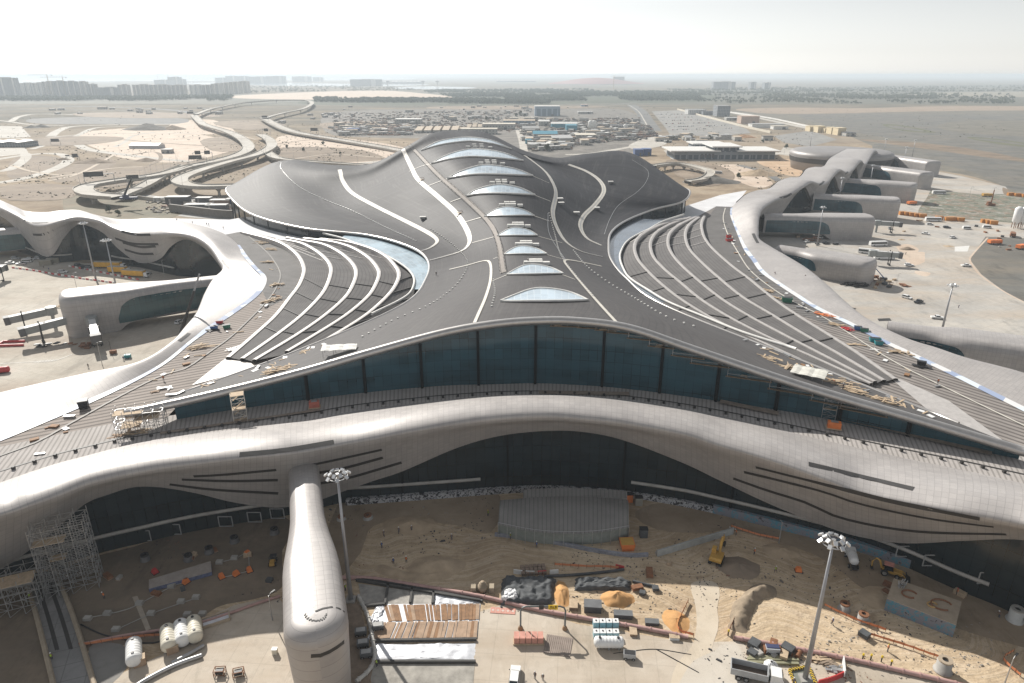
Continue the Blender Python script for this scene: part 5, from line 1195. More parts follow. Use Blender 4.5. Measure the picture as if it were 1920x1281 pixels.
# ================================================================ flyovers, lamps, signs
M_DECK = G_ROAD; M_PARAP = mat('parapet_concrete', (.46, .43, .38), .8)
def flyover(pts, wd, z, label, piers=True, thick=1.6, lamps=0, ramp=None):
    q = resample(spline([at(x, y, z) for x, y in pts], 8), 90); n = len(q)
    if ramp: q = [Vector((p.x, p.y, ramp(i / (n - 1)))) for i, p in enumerate(q)]
    o = thing('flyover', label, 'flyover')
    L = [];
    for i, p in enumerate(q):
        d = q[min(i + 1, n - 1)] - q[max(i - 1, 0)]; d.z = 0; L.append(d.cross(Vector((0, 0, 1))).normalized())
    top = [[p - s * wd / 2, p + s * wd / 2] for p, s in zip(q, L)]
    MB().grid(top).build('deck', M_DECK, o)
    MB().grid([[p - s * wd / 2, p - s * wd / 2 + Vector((0, 0, -thick)), p - s * wd * .3 - Vector((0, 0, thick + .9)), p + s * wd * .3 - Vector((0, 0, thick + .9)), p + s * wd / 2 - Vector((0, 0, thick)), p + s * wd / 2] for p, s in zip(q, L)]).build('girder', M_PARAP, o)
    for sd in (-1, 1):
        MB().grid([[p + s * sd * (wd / 2 - .02) , p + s * sd * (wd / 2 - .02) + Vector((0, 0, 1.0)), p + s * sd * (wd / 2 + .35) + Vector((0, 0, 1.0)), p + s * sd * (wd / 2 + .35)] for p, s in zip(q, L)]).build('parapet', M_PARAP, o)
    if piers:
        for i in range(4, n - 2, 7):
            p = q[i]
            if p.z > 3: MB().lathe((p.x, p.y, -.1), [(1.3, 0), (1.2, p.z - thick - 3), (3.0, p.z - thick - .8)], 10).build('pier', M_PARAP, o)
    return q, L
LAMPQ = []
LAMPQ.append(flyover([(363,216),(372,225),(384,234),(427,247),(455,261),(466,277),(447,290),(400,303),(350,313),(300,327),(213,339),(167,347),(156,355),(172,364),(222,368)], 15, 8, 'long pale flyover sweeping in an S and ending in a looped ramp', ramp=lambda t: 8 if t < .9 else 8))
LAMPQ.append(flyover([(488,252),(505,262),(508,275),(480,290),(430,303),(373,320),(338,335),(346,345),(380,349),(440,348)], 14, 8, 'inner flyover curving behind the dark roof wing'))
LAMPQ.append(flyover([(350,311),(310,325),(270,345),(225,362)], 12, 7, 'straight ramp dropping between the two curved flyovers', ramp=lambda t: 8 - 3 * t))
LAMPQ.append(flyover([(500,285),(522,297),(580,303),(640,307),(700,311)], 11, 7, 'flyover with a comb-like railing running behind the roof wing'))
LAMPQ.append(flyover([(493,222),(513,233),(550,246),(640,260),(720,272),(790,284)], 18, 6, 'fenced flyover descending over pale sand towards the dark roof', ramp=lambda t: 8 - 6 * t))
LAMPQ.append(flyover([(368,214),(400,203),(455,193),(520,188),(570,188),(585,193),(570,203),(530,212),(497,221)], 13, 10, 'distant horseshoe flyover before the sandy flat'))
LAMPQ.append(flyover([(1225,312),(1270,307),(1320,316),(1332,323),(1318,332),(1290,336)], 9, 6, 'short curving flyover at the tip of the right wing', ramp=lambda t: 7 - 3 * t))
# retained road in the cutting by the forecourt of the hall
structure(region('forecourt_ground', [(268,366),(330,372),(460,374),(462,412),(380,410),(310,402),(262,392)], mk_slab('busy_forecourt', (.30,.29,.27), (.42,.41,.39), (.54,.53,.51), (.22,.2,.18), 9, R(15), .4), 1))
wall_line([(320,397),(360,402),(420,409),(464,410)], 6, 2, mat('brown_grey_wall', (.20, .185, .165), .8), 'brown-grey retaining wall below the forecourt', 'retaining_wall')
wall_line([(250,372),(330,383),(400,390),(455,392)], 3, .8, M_PARAP, 'pale parapet wall with a comb railing across the forecourt', 'parapet_wall')
for x, y, wd, dp, h, cc, lb in [(332,385,18,8,6.5,'dark','tall dark site container in the forecourt, standing alone'),(381,383,12,7,5,'dark','dark cabin with a pale roof edge in the forecourt'),(412,385,16,6,4,'brown','rust red long container by the hall glass'),(370,395,20,7,4.5,'dark','low black container at the forecourt wall, near its middle'),(405,396,16,7,4.5,'dark','low black container at the forecourt wall, nearer the hall'),(438,384,12,6,4.5,'blue','blue-black container closest to the hall corner'),(298,379,9,5,3.5,'white','white cabin by the crane in the forecourt')]:
    o = thing('site_container', lb, 'container', at(x, y, 0).to_tuple(), .05, 'containers in the forecourt')
    MB().box((0, dp / 2, h / 2), (wd, dp, h)).build('wall', SHEDC[cc], o); MB().box((0, dp / 2, h + .12), (wd + .4, dp + .4, .24)).build('roof', SHEDC['grey'], o); MB().box((-wd * .3, -.05, h * .42), (1.4, .1, h * .75)).build('door', M_STEEL, o)
# small stacked materials in the forecourt
rn = random.Random(21); m = MB()
for _ in range(320):
    x = rn.uniform(275, 460); y = rn.uniform(370, 400); a = at(x, y, 0); s = rn.uniform(.4, 1.6); m.box((a.x, a.y, s * .4), (s * rn.uniform(1, 4), s, s * .8), rn.uniform(0, 3))
tag(m.build('scattered_building_materials', tt.m), 'scattered stacks of building materials in the forecourt', 'building materials', kind='stuff')
# street lamps
def lamp_proto(h, arm, label, grp):
    o = thing('street_lamp', label, 'street lamp', group=grp)
    MB().cyl((0, 0, 0), (0, 0, h), .14, .08, 6).build('pole', M_STEEL, o)
    MB().tube([Vector((0, 0, h - .1)), Vector((arm * .5, 0, h + .3)), Vector((arm, 0, h + .35))], .06, 5).build('arm', M_STEEL, o); MB().box((arm + .3, 0, h + .33), (.9, .35, .14)).build('lamp_head', M_DARK, o)
    return Proto(o)
LP = lamp_proto(11, 1.8, 'slim grey street lamp standing on a pale flyover edge', 'street lamps along the flyovers')
for q, L in LAMPQ[:5]:
    for i in range(3, len(q) - 2, 9):
        p = q[i] + L[i] * 7.2; LP.put((p.x, p.y, p.z), math.atan2(-L[i].y, -L[i].x))
LP2 = lamp_proto(10, 1.8, 'slim grey street lamp beside a ground level road', 'street lamps beside the ground roads')
for x, y in [(60,330),(75,325),(101,310),(130,295),(50,315),(150,300),(225,288),(250,290),(280,294),(330,300),(360,304),(410,262),(430,268),(380,250),(400,256),(1070,286),(1100,285),(1130,281),(1160,277),(1190,271),(1262,292),(1290,301),(1320,303),(1350,303),(1380,303),(1410,303),(1440,301),(1470,290),(1395,318),(1420,326),(1440,336)]:
    LP2.put(at(x, y, 0), (x * 7) % 6)
# sign gantries: dark panel backs on a frame
def sign_gantry(px, py, z, wd, h, panels, label, rz=0):
    c = at(px, py, z); o = thing('sign_gantry', label, 'sign gantry', c.to_tuple(), rz, 'sign gantries over the flyovers')
    for s in (-1, 1): MB().cyl((s * wd / 2, 0, 0), (s * wd / 2, 0, h), .3, n=6).build('post', M_STEEL, o)
    MB().bar((-wd / 2, 0, h), (wd / 2, 0, h), .5).build('beam', M_STEEL, o)
    for x, w_, hh in panels: MB().box((x, -.4, h), (w_, .25, hh)).build('sign_panel', M_CHAR, o)
sign_gantry(188, 343, 8, 24, 8, [(-4, 16, 4.4)], 'sign gantry with one wide dark panel over the looped ramp', .35)
sign_gantry(372, 309, 8, 18, 8, [(-2, 13, 4.4)], 'sign gantry with a dark stepped panel where the flyovers meet', .3)
sign_gantry(382, 303, 8, 20, 10, [(-5, 6, 4), (5, 6, 4)], 'sign gantry with two separate dark panels above the flyover', .3)
sign_gantry(258, 346, 7, 15, 7, [(-3, 10, 3.4)], 'sign gantry with a small dark panel over the straight ramp', .4)
sign_gantry(358, 219, 8, 18, 9, [(0, 15, 5)], 'far sign gantry with a dark panel at the flyover junction', 0)
sign_gantry(500, 253, 6, 16, 8, [(0, 8, 4.5)], 'sign gantry with a single square panel at the flyover fork', -.3)
sign_gantry(497, 226, 8, 16, 8, [(0, 12, 4)], 'sign gantry with a blue-grey panel near the horseshoe flyover', 0)
sign_gantry(590, 252, 5, 15, 8, [(0, 13, 5)], 'sign gantry with a blue panel over the fenced flyover', -.2)
sign_gantry(105, 272, 0, 14, 7, [(0, 12, 4.5)], 'low sign gantry with a dark panel on the sandy ground', .1)
sign_gantry(138, 301, 0, 14, 6, [(3, 7, 4.5), (-6, 5, 1.5)], 'sign gantry with uneven panels on the ring track', .1)
# fence and railing with comb posts along the fenced flyover
q, L = LAMPQ[4]; fm = MB()
for i, (p, s) in enumerate(zip(q, L)):
    for sd in (-1, 1): fm.bar(p + s * sd * 9.3, p + s * sd * 9.3 + Vector((0, 0, 4)), .25)
tag(fm.build('mesh_fence', M_STEEL), 'tall post fence along both edges of the descending flyover', 'fence')
# ================================================================ kit: machines, vehicles, people
Y_ = mat('machine_yellow', (.50, .29, .06), .5, 0, .15); OR_ = mat('safety_orange', (.72, .20, .05), .55, 0, .12); RED_ = mat('barrier_red', (.48, .045, .045), .5, 0, .12); WH_ = mat('barrier_white', (.72, .71, .68), .55, 0, .08)
RUB_ = mat('tyre_rubber', (.018, .018, .018), .8); GLS_ = mat('dark_window', (.012, .016, .02), .12, 0, .1); BLU_ = mat('machine_blue', (.05, .13, .33), .5, 0, .12); TEA_ = mat('teal_plastic', (.03, .25, .28), .5)
WOOD_ = mat('sawn_timber', (.47, .36, .245), .8, 0, .22, 1.5); PLY_ = mat('brown_plywood', (.25, .135, .065), .75, 0, .35, .7); PLYL_ = mat('faded_plywood', (.38, .265, .18), .8, 0, .25, .7); RUST_ = mat('rusty_iron', (.22, .10, .05), .85, 0, .3, 1.2)
PIPE_ = mat('dusty_pink_pipe', (.43, .27, .245), .7, 0, .2, .6); TARP_ = mat('grey_geotextile', (.075, .08, .085), .8, 0, .35, 1.0); FOIL_ = mat('silver_sheeting', (.62, .63, .66), .42, .3, .14, .8)
CREAMP = mat('cream_tank_plastic', (.64, .60, .50), .5, 0, .08); WHP = mat('white_tank_plastic', (.74, .74, .73), .45, 0, .06)
SKIN_ = mat('skin', (.22, .12, .075), .6); MATPINK = mat('faded_red_tile', (.56, .27, .21), .7, 0, .2, 1.0)
# waterproofed concrete: white, black and blue patches
def mk_patch(name, cols, sc):
    t = NT(name); n = t.noise(t.coord('pos'), sc, 4, .7); t.set(t.ramp(n, cols, 'CONSTANT'), .8); return t.m
PATCHW = mk_patch('patched_waterproofing', [(0, (.03, .03, .035)), (.44, (.42, .42, .43)), (.54, (.035, .035, .04)), (.60, (.36, .36, .38))], .55)
PATCHB = mk_patch('blue_patched_waterproofing', [(0, (.05, .05, .06)), (.36, (.20, .205, .235)), (.53, (.07, .24, .32)), (.585, (.21, .215, .24)), (.68, (.04, .04, .045))], .5)
def person_proto(kind):
    stand = kind != 'walk'
    o = thing('person', 'worker', 'person')
    me = bpy.data.meshes.new('body'); f = .14 if stand else .32
    V = [(0,0,.95),(0,0,1.2),(0,0,1.42),(0,0,1.52),(0,.02,1.66),  (.1,0,.9),(.11,.04 if stand else .2,.5),(.12,0 if stand else .14,.08),(.12,.14 if stand else .30,.04), (-.1,0,.9),(-.11,.02 if stand else -.12,.5),(-.12,-.02 if stand else -.34,.10),(-.12,.12 if stand else -.22,.04),
         (.2,0,1.38),(.27,-.04 if stand else -.12,1.12),(.28,.06 if stand else .02,.86), (-.2,0,1.38),(-.26,.02 if stand else .12,1.13),(-.24,.16 if stand else .26,.92)]
    if kind == 'work': V[1] = (0,.06,1.18); V[2] = (0,.16,1.36); V[3] = (0,.22,1.44); V[4] = (0,.30,1.55); V[13] = (.2,.16,1.32); V[16] = (-.2,.16,1.32); V[14] = (.25,.34,1.12); V[15] = (.16,.5,1.0); V[17] = (-.25,.34,1.12); V[18] = (-.12,.5,1.0)
    E = [(0,1),(1,2),(2,3),(3,4),(0,5),(5,6),(6,7),(7,8),(0,9),(9,10),(10,11),(11,12),(2,13),(13,14),(14,15),(2,16),(16,17),(17,18)]
    Rr = [.15,.15,.17,.065,.115,.10,.075,.055,.05,.10,.075,.055,.05,.075,.055,.045,.075,.055,.045]
    me.from_pydata(V, E, []); b = bpy.data.objects.new('body', me); col.objects.link(b); b.parent = o
    b.modifiers.new('skin', 'SKIN'); 
    for i, r in enumerate(Rr): me.skin_vertices[0].data[i].radius = (r, r)
    me.skin_vertices[0].data[0].use_root = True
    ss = b.modifiers.new('smooth', 'SUBSURF'); ss.levels = ss.render_levels = 1
    t = NT('work_clothes_' + kind); sp = t.n('ShaderNodeSeparateXYZ'); t.l(t.coord('obj'), sp.inputs[0])
    t.set(t.ramp(sp.outputs[2], [(0, (.02, .018, .016)), (.06, (.035, .04, .06)), (.55, (.05, .055, .075)), (.83 if kind != 'work' else .8, (.2, .11, .07))], 'CONSTANT'), .8); me.materials.append(t.m)
    z = 1.66 if kind != 'work' else 1.55; y = .02 if kind != 'work' else .30
    return o, z, y
PEOPLE = {}
def person(px, py, z, kind, vest, label, rz=0.0, helmet='white', pos=None):
    k = (kind, vest, helmet)
    if k not in PEOPLE:
        o, hz_, hy = person_proto(kind); cm = {'orange': OR_, 'lime': mat('lime_vest', (.35, .55, .06), .6), 'blue': BLU_, 'grey': mat('grey_overall', (.16, .16, .17), .8)}[vest]
        y1 = .16 if kind == 'work' else 0
        MB().lathe((0, 0, 0), [(.165, .93), (.175, 1.15), (.19, 1.36), (.12, 1.46)], 10, Matrix.Translation((0, y1 * .0, 0)) @ Matrix.Shear('XY', 4, (0, y1 * .7)) if False else None).build('vest', cm, o, True) if kind != 'work' else MB().tube([Vector((0, .0, .95)), Vector((0, .07, 1.18)), Vector((0, .17, 1.38))], [.175, .18, .185], 10).build('vest', cm, o, True)
        MB().lathe((0, hy, hz_ + .03), [(.15, 0), (.135, .02), (.125, .08), (.08, .14), (.01, .165)], 10).build('helmet', {'white': WH_, 'yellow': mat('helmet_yellow', (.65, .45, .03), .4), 'red': RED_}[helmet], o, True)
        PEOPLE[k] = Proto(o)
    return PEOPLE[k].put(pos if pos is not None else at(px, py, z), rz, label, 'workers on the site')
def prof_body(m, prof, hw, inset=.0):
    """extrude a side profile (x, z, half width factor)"""
    n = len(prof); vs = []
    for s in (-1, 1):
        for x, z, k in prof: vs.append((x, s * hw * k, z))
    fs = [tuple(reversed(range(n))), tuple(range(n, 2 * n))] if False else [tuple(range(n)), tuple(reversed(range(n, 2 * n)))]
    fs += [(i, n + i, n + (i + 1) % n, (i + 1) % n) for i in range(n)]
    m.add(vs, fs)
def wheels(o, xs, y, r, w=.25):
    for x in xs:
        for s in (-1, 1):
            t = MB().lathe((x, s * y, r), [(r * .55, -w / 2), (r * .95, -w / 2), (r, -w * .3), (r, w * .3), (r * .95, w / 2), (r * .55, w / 2)], 16, Matrix.Rotation(R(90), 3, 'X')).build('wheel', RUB_, o)
            MB().cyl((x, s * (y - w * .45), r), (x, s * (y + w * .52), r), r * .55, n=12).build('rim', M_STEEL, t)
def car_proto(kind, paint):
    o = thing('parked_car', 'car', 'car'); b = MB(); g = MB()
    if kind == 'suv':
        prof_body(b, [(-2.3,.4,1),(2.3,.4,1),(2.35,.75,1),(2.2,.98,.97),(1.1,1.06,.97),(-2.3,1.1,.97),(-2.38,.7,1)], .92)
        prof_body(b, [(1.05,1.05,.95),(.35,1.72,.80),(-1.9,1.76,.80),(-2.25,1.08,.95)], .92)
        prof_body(g, [(.88,1.12,.965),(.36,1.62,.845),(-1.8,1.66,.845),(-2.1,1.14,.965)], .92)
        sh = [((1.02, 0, 1.12), (.36, 0, 1.68), 1.5), ((-2.26, 0, 1.14), (-1.93, 0, 1.68), 1.5)]
    elif kind == 'pickup':
        prof_body(b, [(-2.6,.45,1),(2.5,.45,1),(2.55,.8,1),(2.4,1.02,.97),(1.3,1.1,.97),(-2.6,1.1,.97)], .92)
        prof_body(b, [(1.25,1.09,.95),(.6,1.74,.8),(-.75,1.76,.8),(-.95,1.09,.95)], .92)
        prof_body(g, [(1.1,1.15,.965),(.6,1.64,.845),(-.65,1.66,.845),(-.8,1.15,.965)], .92)
        sh = [((1.22, 0, 1.15), (.6, 0, 1.7), 1.45), ((-.97, 0, 1.15), (-.78, 0, 1.7), 1.45)]
    else:  # minibus / coach
        L, H = (2.6, 2.2) if kind == 'van' else (5.6, 3.0)
        prof_body(b, [(-L,.4,1),(L,.4,1),(L+.05,1.1,1),(L-.25 if kind!='van' else L-.9,H-.1,.93),(L-.5 if kind!='van' else L-1.2,H,.9),(-L+.1,H,.9),(-L,H*.6,.97)], 1.0 if kind == 'van' else 1.25)
        prof_body(g, [(-L+.2,H*.5,1.0),(L-.3,H*.5,1.0),(L-.6,H*.82,.965),(-L+.2,H*.82,.965)], 1.02 if kind == 'van' else 1.27)
        sh = [((L + .04, 0, H * .5), (L - .2 if kind != 'van' else L - .8, 0, H * .88), 1.7 if kind == 'van' else 2.2)]
    b.build('body', paint, o)
    for a, c, w_ in sh:
        a, c = Vector(a), Vector(c); n = (c - a).cross(Vector((0, 1, 0))).normalized()
        if n.x * a.x < 0: n = -n
        y = Vector((0, w_ / 2, 0)); q = [a - y + n * .03, a + y + n * .03, c + y * .85 + n * .03, c - y * .85 + n * .03]; g.face(q)
    g.build('window', GLS_, o)
    xs = {'suv': (-1.4, 1.4), 'pickup': (-1.55, 1.55), 'van': (-1.6, 1.7), 'bus': (-3.2, 3.6)}[kind]; hw = {'van': 1.0, 'bus': 1.25}.get(kind, .92)
    wheels(o, xs, hw - .12, .38 if kind != 'bus' else .5)
    fx = {'suv': 2.33, 'pickup': 2.53, 'van': 2.63, 'bus': 5.63}[kind]
    for s in (-1, 1): MB().box((fx, s * hw * .7, .78), (.06, .3, .16)).build('headlight', WHP, o)
    MB().box((fx + .02, 0, .48), (.12, hw * 1.9, .18)).build('bumper', M_DARK, o)
    for s in (-1, 1): MB().box(({'van': 1.5, 'bus': 5.3}.get(kind, .95), s * (hw + .1), 1.2), (.12, .2, .16)).build('mirror', M_DARK, o)
    return Proto(o)
def scaffold(name, label, c, rz, sx, sy, sz, nx, ny, lift=2.0, decks=(), group=None, m=None, cat='scaffold tower', r=.07, diag=True):
    o = thing(name, label, cat, c, rz, group); f = MB(); nz = max(1, int(sz / lift))
    X = [-sx / 2 + sx * i / nx for i in range(nx + 1)]; Yy = [-sy / 2 + sy * j / ny for j in range(ny + 1)]; Z = [lift * k for k in range(nz + 1)]
    for x in X:
        for y in Yy: f.bar((x, y, 0), (x, y, sz + .9), r * 1.6)
    for z in Z[1:]:
        for y in Yy: f.bar((-sx / 2, y, z), (sx / 2, y, z), r * 1.3)
        for x in X: f.bar((x, -sy / 2, z), (x, sy / 2, z), r * 1.3)
    if diag:
        for k in range(nz):
            for i in range(nx): f.bar((X[i + (k % 2)], -sy / 2, Z[k]), (X[i + 1 - (k % 2)], -sy / 2, Z[k + 1]), r); f.bar((X[i], sy / 2, Z[k]), (X[i + 1], sy / 2, Z[k + 1]), r)
            for j in range(ny): f.bar((sx / 2, Yy[j + (k % 2)], Z[k]), (sx / 2, Yy[j + 1 - (k % 2)], Z[k + 1]), r); f.bar((-sx / 2, Yy[j], Z[k]), (-sx / 2, Yy[j + 1], Z[k + 1]), r)
    f.build('frame', m or M_STEEL, o)
    for z, fx0, fx1, fy0, fy1 in decks: MB().box((sx * (fx0 + fx1 - 1) / 2, sy * (fy0 + fy1 - 1) / 2, z + .08), (sx * (fx1 - fx0), sy * (fy1 - fy0), .07)).build('deck', WOOD_, o)
    return o
def mast(base, label, h=29.8, n=12, group='tall floodlight masts', heads=1.0, rt=1.9):
    o = thing('floodlight_mast', label, 'floodlight mast', (base.x, base.y, base.z), 0, group)
    MB().cyl((0, 0, .35), (0, 0, h - .4), .48, .2, 14).build('pole', mat('mast_steel', (.34, .345, .36), .45, .5, .1), o, True)
    MB().box((0, 0, .2), (1.9, 1.9, .5)).build('base', M_CONC, o)
    ring = MB(); pts = [Vector((rt * math.cos(2 * math.pi * k / 20), rt * math.sin(2 * math.pi * k / 20), h - .2)) for k in range(21)]
    ring.tube(pts, .1, 6)
    for k in range(4): ring.bar((0, 0, h - .2), pts[k * 5], .12)
    ring.cyl((0, 0, h - .9), (0, 0, h + .3), .35, n=10); ring.build('lamp_ring', M_STEEL, o)
    for k in range(n):
        a = 2 * math.pi * k / n; rr = rt + (.25 if k % 2 else -.55)
        M = Matrix.Rotation(a, 4, 'Z') @ Matrix.Rotation(R(38), 4, 'Y')
        MB().box((rr * math.cos(a), rr * math.sin(a), h - .1 + (.15 if k % 2 else .55)), (.75, .6, .28), M=M).build('floodlight', mat('floodlight_casing', (.62, .63, .64), .35, .4, .1), o)
    return o
def hcyl(o, name, L, r, m, ribs=6, axis='x', z=0, round_=.6):
    """lying tank: rounded ends, ribs"""
    prof = [(.02, -L / 2)]; 
    for k in range(1, 6): a = math.pi / 2 * k / 5; prof.append((r * math.sin(a), -L / 2 + round_ * (1 - math.cos(a))))
    for k in range(ribs):
        x0 = -L / 2 + round_ + (L - 2 * round_) * (k + .2) / ribs; d = (L - 2 * round_) / ribs
        prof += [(r, x0), (r * 1.035, x0 + d * .15), (r * 1.035, x0 + d * .45), (r, x0 + d * .6)]
    for k in range(5, -1, -1): a = math.pi / 2 * k / 5; prof.append((max(.02, r * math.sin(a)), L / 2 - round_ * (1 - math.cos(a))))
    M = Matrix.Rotation(R(90), 3, 'Y') if axis == 'x' else Matrix.Rotation(R(-90), 3, 'X')
    return MB().lathe((0, 0, z), prof, 20, M).build(name, m, o, True)
def plank_pile(px, py, z, n, L, spread, label, m, seed, group='timber and board piles on the roofs', name='timber_pile', bv=None, rz0=0.0, thick=.08, bw=.28):
    c = roof_hit(px, py, .02, bv) if bv else at(px, py, z); rn = random.Random(seed); mb = MB()
    for i in range(n):
        a = rz0 + rn.gauss(0, .25) + (1.57 if rn.random() < .15 else 0); p = Vector((rn.uniform(-spread, spread), rn.uniform(-spread, spread) * .5, .06 + thick * i * .35)); p = Matrix.Rotation(rz0, 3, 'Z') @ p
        mb.box(p, (L * rn.uniform(.5, 1.1), bw * rn.uniform(.7, 2.2), thick), a)
    o = mb.build(name, m); o.location = c; return tag(o, label, 'timber pile', group)
def excavator(loc, rz, label):
    o = thing('excavator', label, 'excavator', loc, rz, None)
    for s in (-1, 1):
        t = MB(); prof_body(t, [(-1.7,.05,1),(1.7,.05,1),(2.0,.4,1),(1.7,.8,1),(-1.7,.8,1),(-2.0,.4,1)], .3); t.v = [(x, y + s * 1.15, z) for x, y, z in t.v]; t.build('track', RUB_, o)
    MB().box((0, 0, .6), (1.8, 1.9, .6)).build('undercarriage', M_DARK, o)
    h = MB(); prof_body(h, [(-1.9,1.0,1),(1.5,1.0,1),(1.5,1.7,1),(.2,1.75,1),(-1.7,2.0,.95),(-2.05,1.6,1)], 1.3); hs_ = h.build('house', Y_, o)
    cb = MB(); prof_body(cb, [(-.3,0,1),(1.1,0,1),(1.15,.7,1),(.8,1.45,.95),(-.3,1.45,.95)], .48); cb.v = [(x + .35, y + .78, z + 1.6) for x, y, z in cb.v]; c_ = cb.build('cab', Y_, o)
    gl = MB(); prof_body(gl, [(-.15,.55,1),(1.17,.55,1),(.82,1.3,.97),(-.15,1.3,.97)], .50); gl.v = [(x + .37, y + .78, z + 1.6) for x, y, z in gl.v]; gl.build('window', GLS_, c_)
    MB().tube([Vector((1.2, -.25, 1.6)), Vector((2.4, -.25, 3.6)), Vector((3.6, -.25, 4.1)), Vector((4.9, -.25, 3.6))], [.3, .34, .28, .2], 6).build('boom', Y_, o)
    MB().tube([Vector((4.6, -.25, 4.1)), Vector((5.1, -.25, 3.2)), Vector((5.3, -.25, 1.7))], [.16, .24, .14], 6).build('stick', Y_, o)
    b = MB(); prof_body(b, [(4.7,1.7,1),(5.6,1.75,1),(5.9,1.0,1),(5.4,.5,1),(4.8,.75,1)], .55); b.v = [(x, y - .25, z) for x, y, z in b.v]; b.build('bucket', M_DARK, o)
    r = MB(); r.cyl((1.5, -.25, 1.5), (2.6, -.25, 3.2), .1); r.cyl((3.2, -.25, 4.5), (4.7, -.25, 4.3), .09); r.build('ram', M_STEEL, o)
    return o
def backhoe(loc, rz, label):
    o = thing('backhoe_loader', label, 'backhoe loader', loc, rz)
    wheels(o, (-1.1,), .85, .75, .45); wheels(o, (1.3,), .8, .5, .35)
    b = MB(); prof_body(b, [(-1.6,.7,1),(2.2,.65,1),(2.2,1.35,.95),(.5,1.5,.95),(-1.6,1.4,1)], .55); b.build('body', Y_, o)
    c = MB(); prof_body(c, [(-1.3,1.4,1),(.5,1.45,1),(.2,2.6,.9),(-1.3,2.6,.9)], .72); cb = c.build('cab', GLS_, o); MB().box((-.5, 0, 2.68), (1.9, 1.4, .14)).build('cab_roof', mat('faded_red_roof', (.5, .22, .18), .6), cb)
    a = MB(); 
    for s in (-1, 1): a.tube([Vector((.6, s * .65, 1.5)), Vector((2.2, s * .65, 1.3)), Vector((3.0, s * .65, .6))], .13, 6)
    a.build('loader_arm', Y_, o); k = MB(); prof_body(k, [(2.9,.15,1),(3.9,.1,1),(3.2,.5,1),(3.1,1.1,1),(2.9,1.0,1)], 1.15); k.build('front_bucket', M_DARK, o)
    MB().tube([Vector((-1.7, 0, 1.2)), Vector((-2.3, 0, 2.9)), Vector((-3.0, 0, 3.3)), Vector((-3.7, 0, 2.2)), Vector((-3.6, 0, 1.0))], [.22, .22, .2, .16, .12], 6).build('rear_arm', Y_, o)
    k = MB(); prof_body(k, [(-3.9,.9,1),(-3.4,1.0,1),(-3.2,.5,1),(-3.7,.3,1)], .35); k.build('rear_bucket', M_DARK, o); return o
def barrier_protos():
    out = {}
    for nm, m in (('red', RED_), ('white', WH_), ('orange', OR_)):
        b = MB(); prof_body(b, [(-.95,0,1),(.95,0,1),(.95,.35,.5),(.95,.95,.35),(-.95,.95,.35),(-.95,.35,.5)], .28); o = b.build('traffic_barrier', m); tag(o, nm + ' plastic barrier at the trench', 'barrier'); out[nm] = Proto(o)
    return out
BAR = barrier_protos()
def barrier_row(pts, cols, labels, group, gap=2.0, z=0.0):
    q = spline([at(x, y, z) for x, y in pts], 6); L = sum((b - a).length for a, b in zip(q, q[1:])); n = max(1, int(L / gap)); q = resample(q, n)
    for i in range(n):
        c = cols[i % len(cols)]; d = q[i + 1] - q[i]
        BAR[c].put((q[i] + q[i + 1]) / 2, math.atan2(d.y, d.x), labels[c], group)
# ================================================================ the building site in front of the concourse
mast(at(658, 1126, 0), 'tall grey floodlight mast rising beside the silver capsule lounge in front', n=14)
mast(at(1509, 1274, 0), 'tall grey floodlight mast standing in a striped hazard box on the sandy site', n=14)
mast(at(1766, 620, 0), 'dark floodlight mast alone on the east apron by a white pickup', h=29.8 * .66, rt=1.6)
mast(at(180, 525, 0), 'white floodlight mast in the red and white barrier line of the west apron', rt=1.7)
mast(at(221, 553, 0), 'floodlight mast standing behind the white gate lounge of the west apron', h=27)
for px, py, h, lb in [(1531.7,461,24,'floodlight mast in the shaded bay between the first east lounges'),(1570,391,24,'floodlight mast before the glass of the third east lounge'),(1628,361,24,'floodlight mast before the middle east lounge'),(1692,317,24,'floodlight mast standing over the farthest east lounge'),(1709,300,24,'distant floodlight mast behind the farthest east lounge'),(1655,298,24,'thin distant floodlight mast right of the round pier head'),(1518,279,22,'thin floodlight mast left of the round pier head')]:
    mast(at(px, py, 0), lb, h=h, n=8, heads=.8, rt=1.5)
# facade foot: basement wall with patched waterproofing, and framed openings
q = resample(spline([Vector((atY(x, y, interp(GL, x) - 1.2).x, interp(GL, x) - 1.2, 0)) for x, y in [(650,944),(800,926),(1000,915),(1150,922),(1280,942),(1440,974),(1560,1008),(1700,1058),(1850,1112),(1950,1146)]], 5), 60)
wb_ = thing('basement_wall', 'patchy black and white waterproofed wall along the foot of the dark glass', 'wall')
MB().grid([[p + Vector((0, -.8, 0)), p + Vector((0, -.8, 1.5)), p + Vector((0, .5, 1.5))] for p in q[:36]]).build('patched_panel', PATCHW, wb_); MB().grid([[p + Vector((0, -.8, 0)), p + Vector((0, -.8, 2.2)), p + Vector((0, .5, 2.2))] for p in q[35:]]).build('blue_patched_panel', PATCHB, wb_)
for i, (x, y) in enumerate([(1695,1035),(1746,1052),(1850,1085),(1895,1112),(478,976),(520,964),(425,990),(330,1015),(275,1032)]):
    Y = interp(GL, x) - 1.7; a = atY(x, y, Y); z0 = max(.3, a.z - 1.2)
    f = MB(); w_ = 3.2
    for s in (-1, 1): f.box((a.x + s * w_ / 2, Y, z0 + 1.3), (.18, .18, 2.8))
    f.box((a.x, Y, z0 + 2.7), (w_, .16, .18)); f.box((a.x, Y, z0), (w_, .16, .18)); f.build('opening_frame', mat('dull_frame', (.30, .30, .30), .7), front)
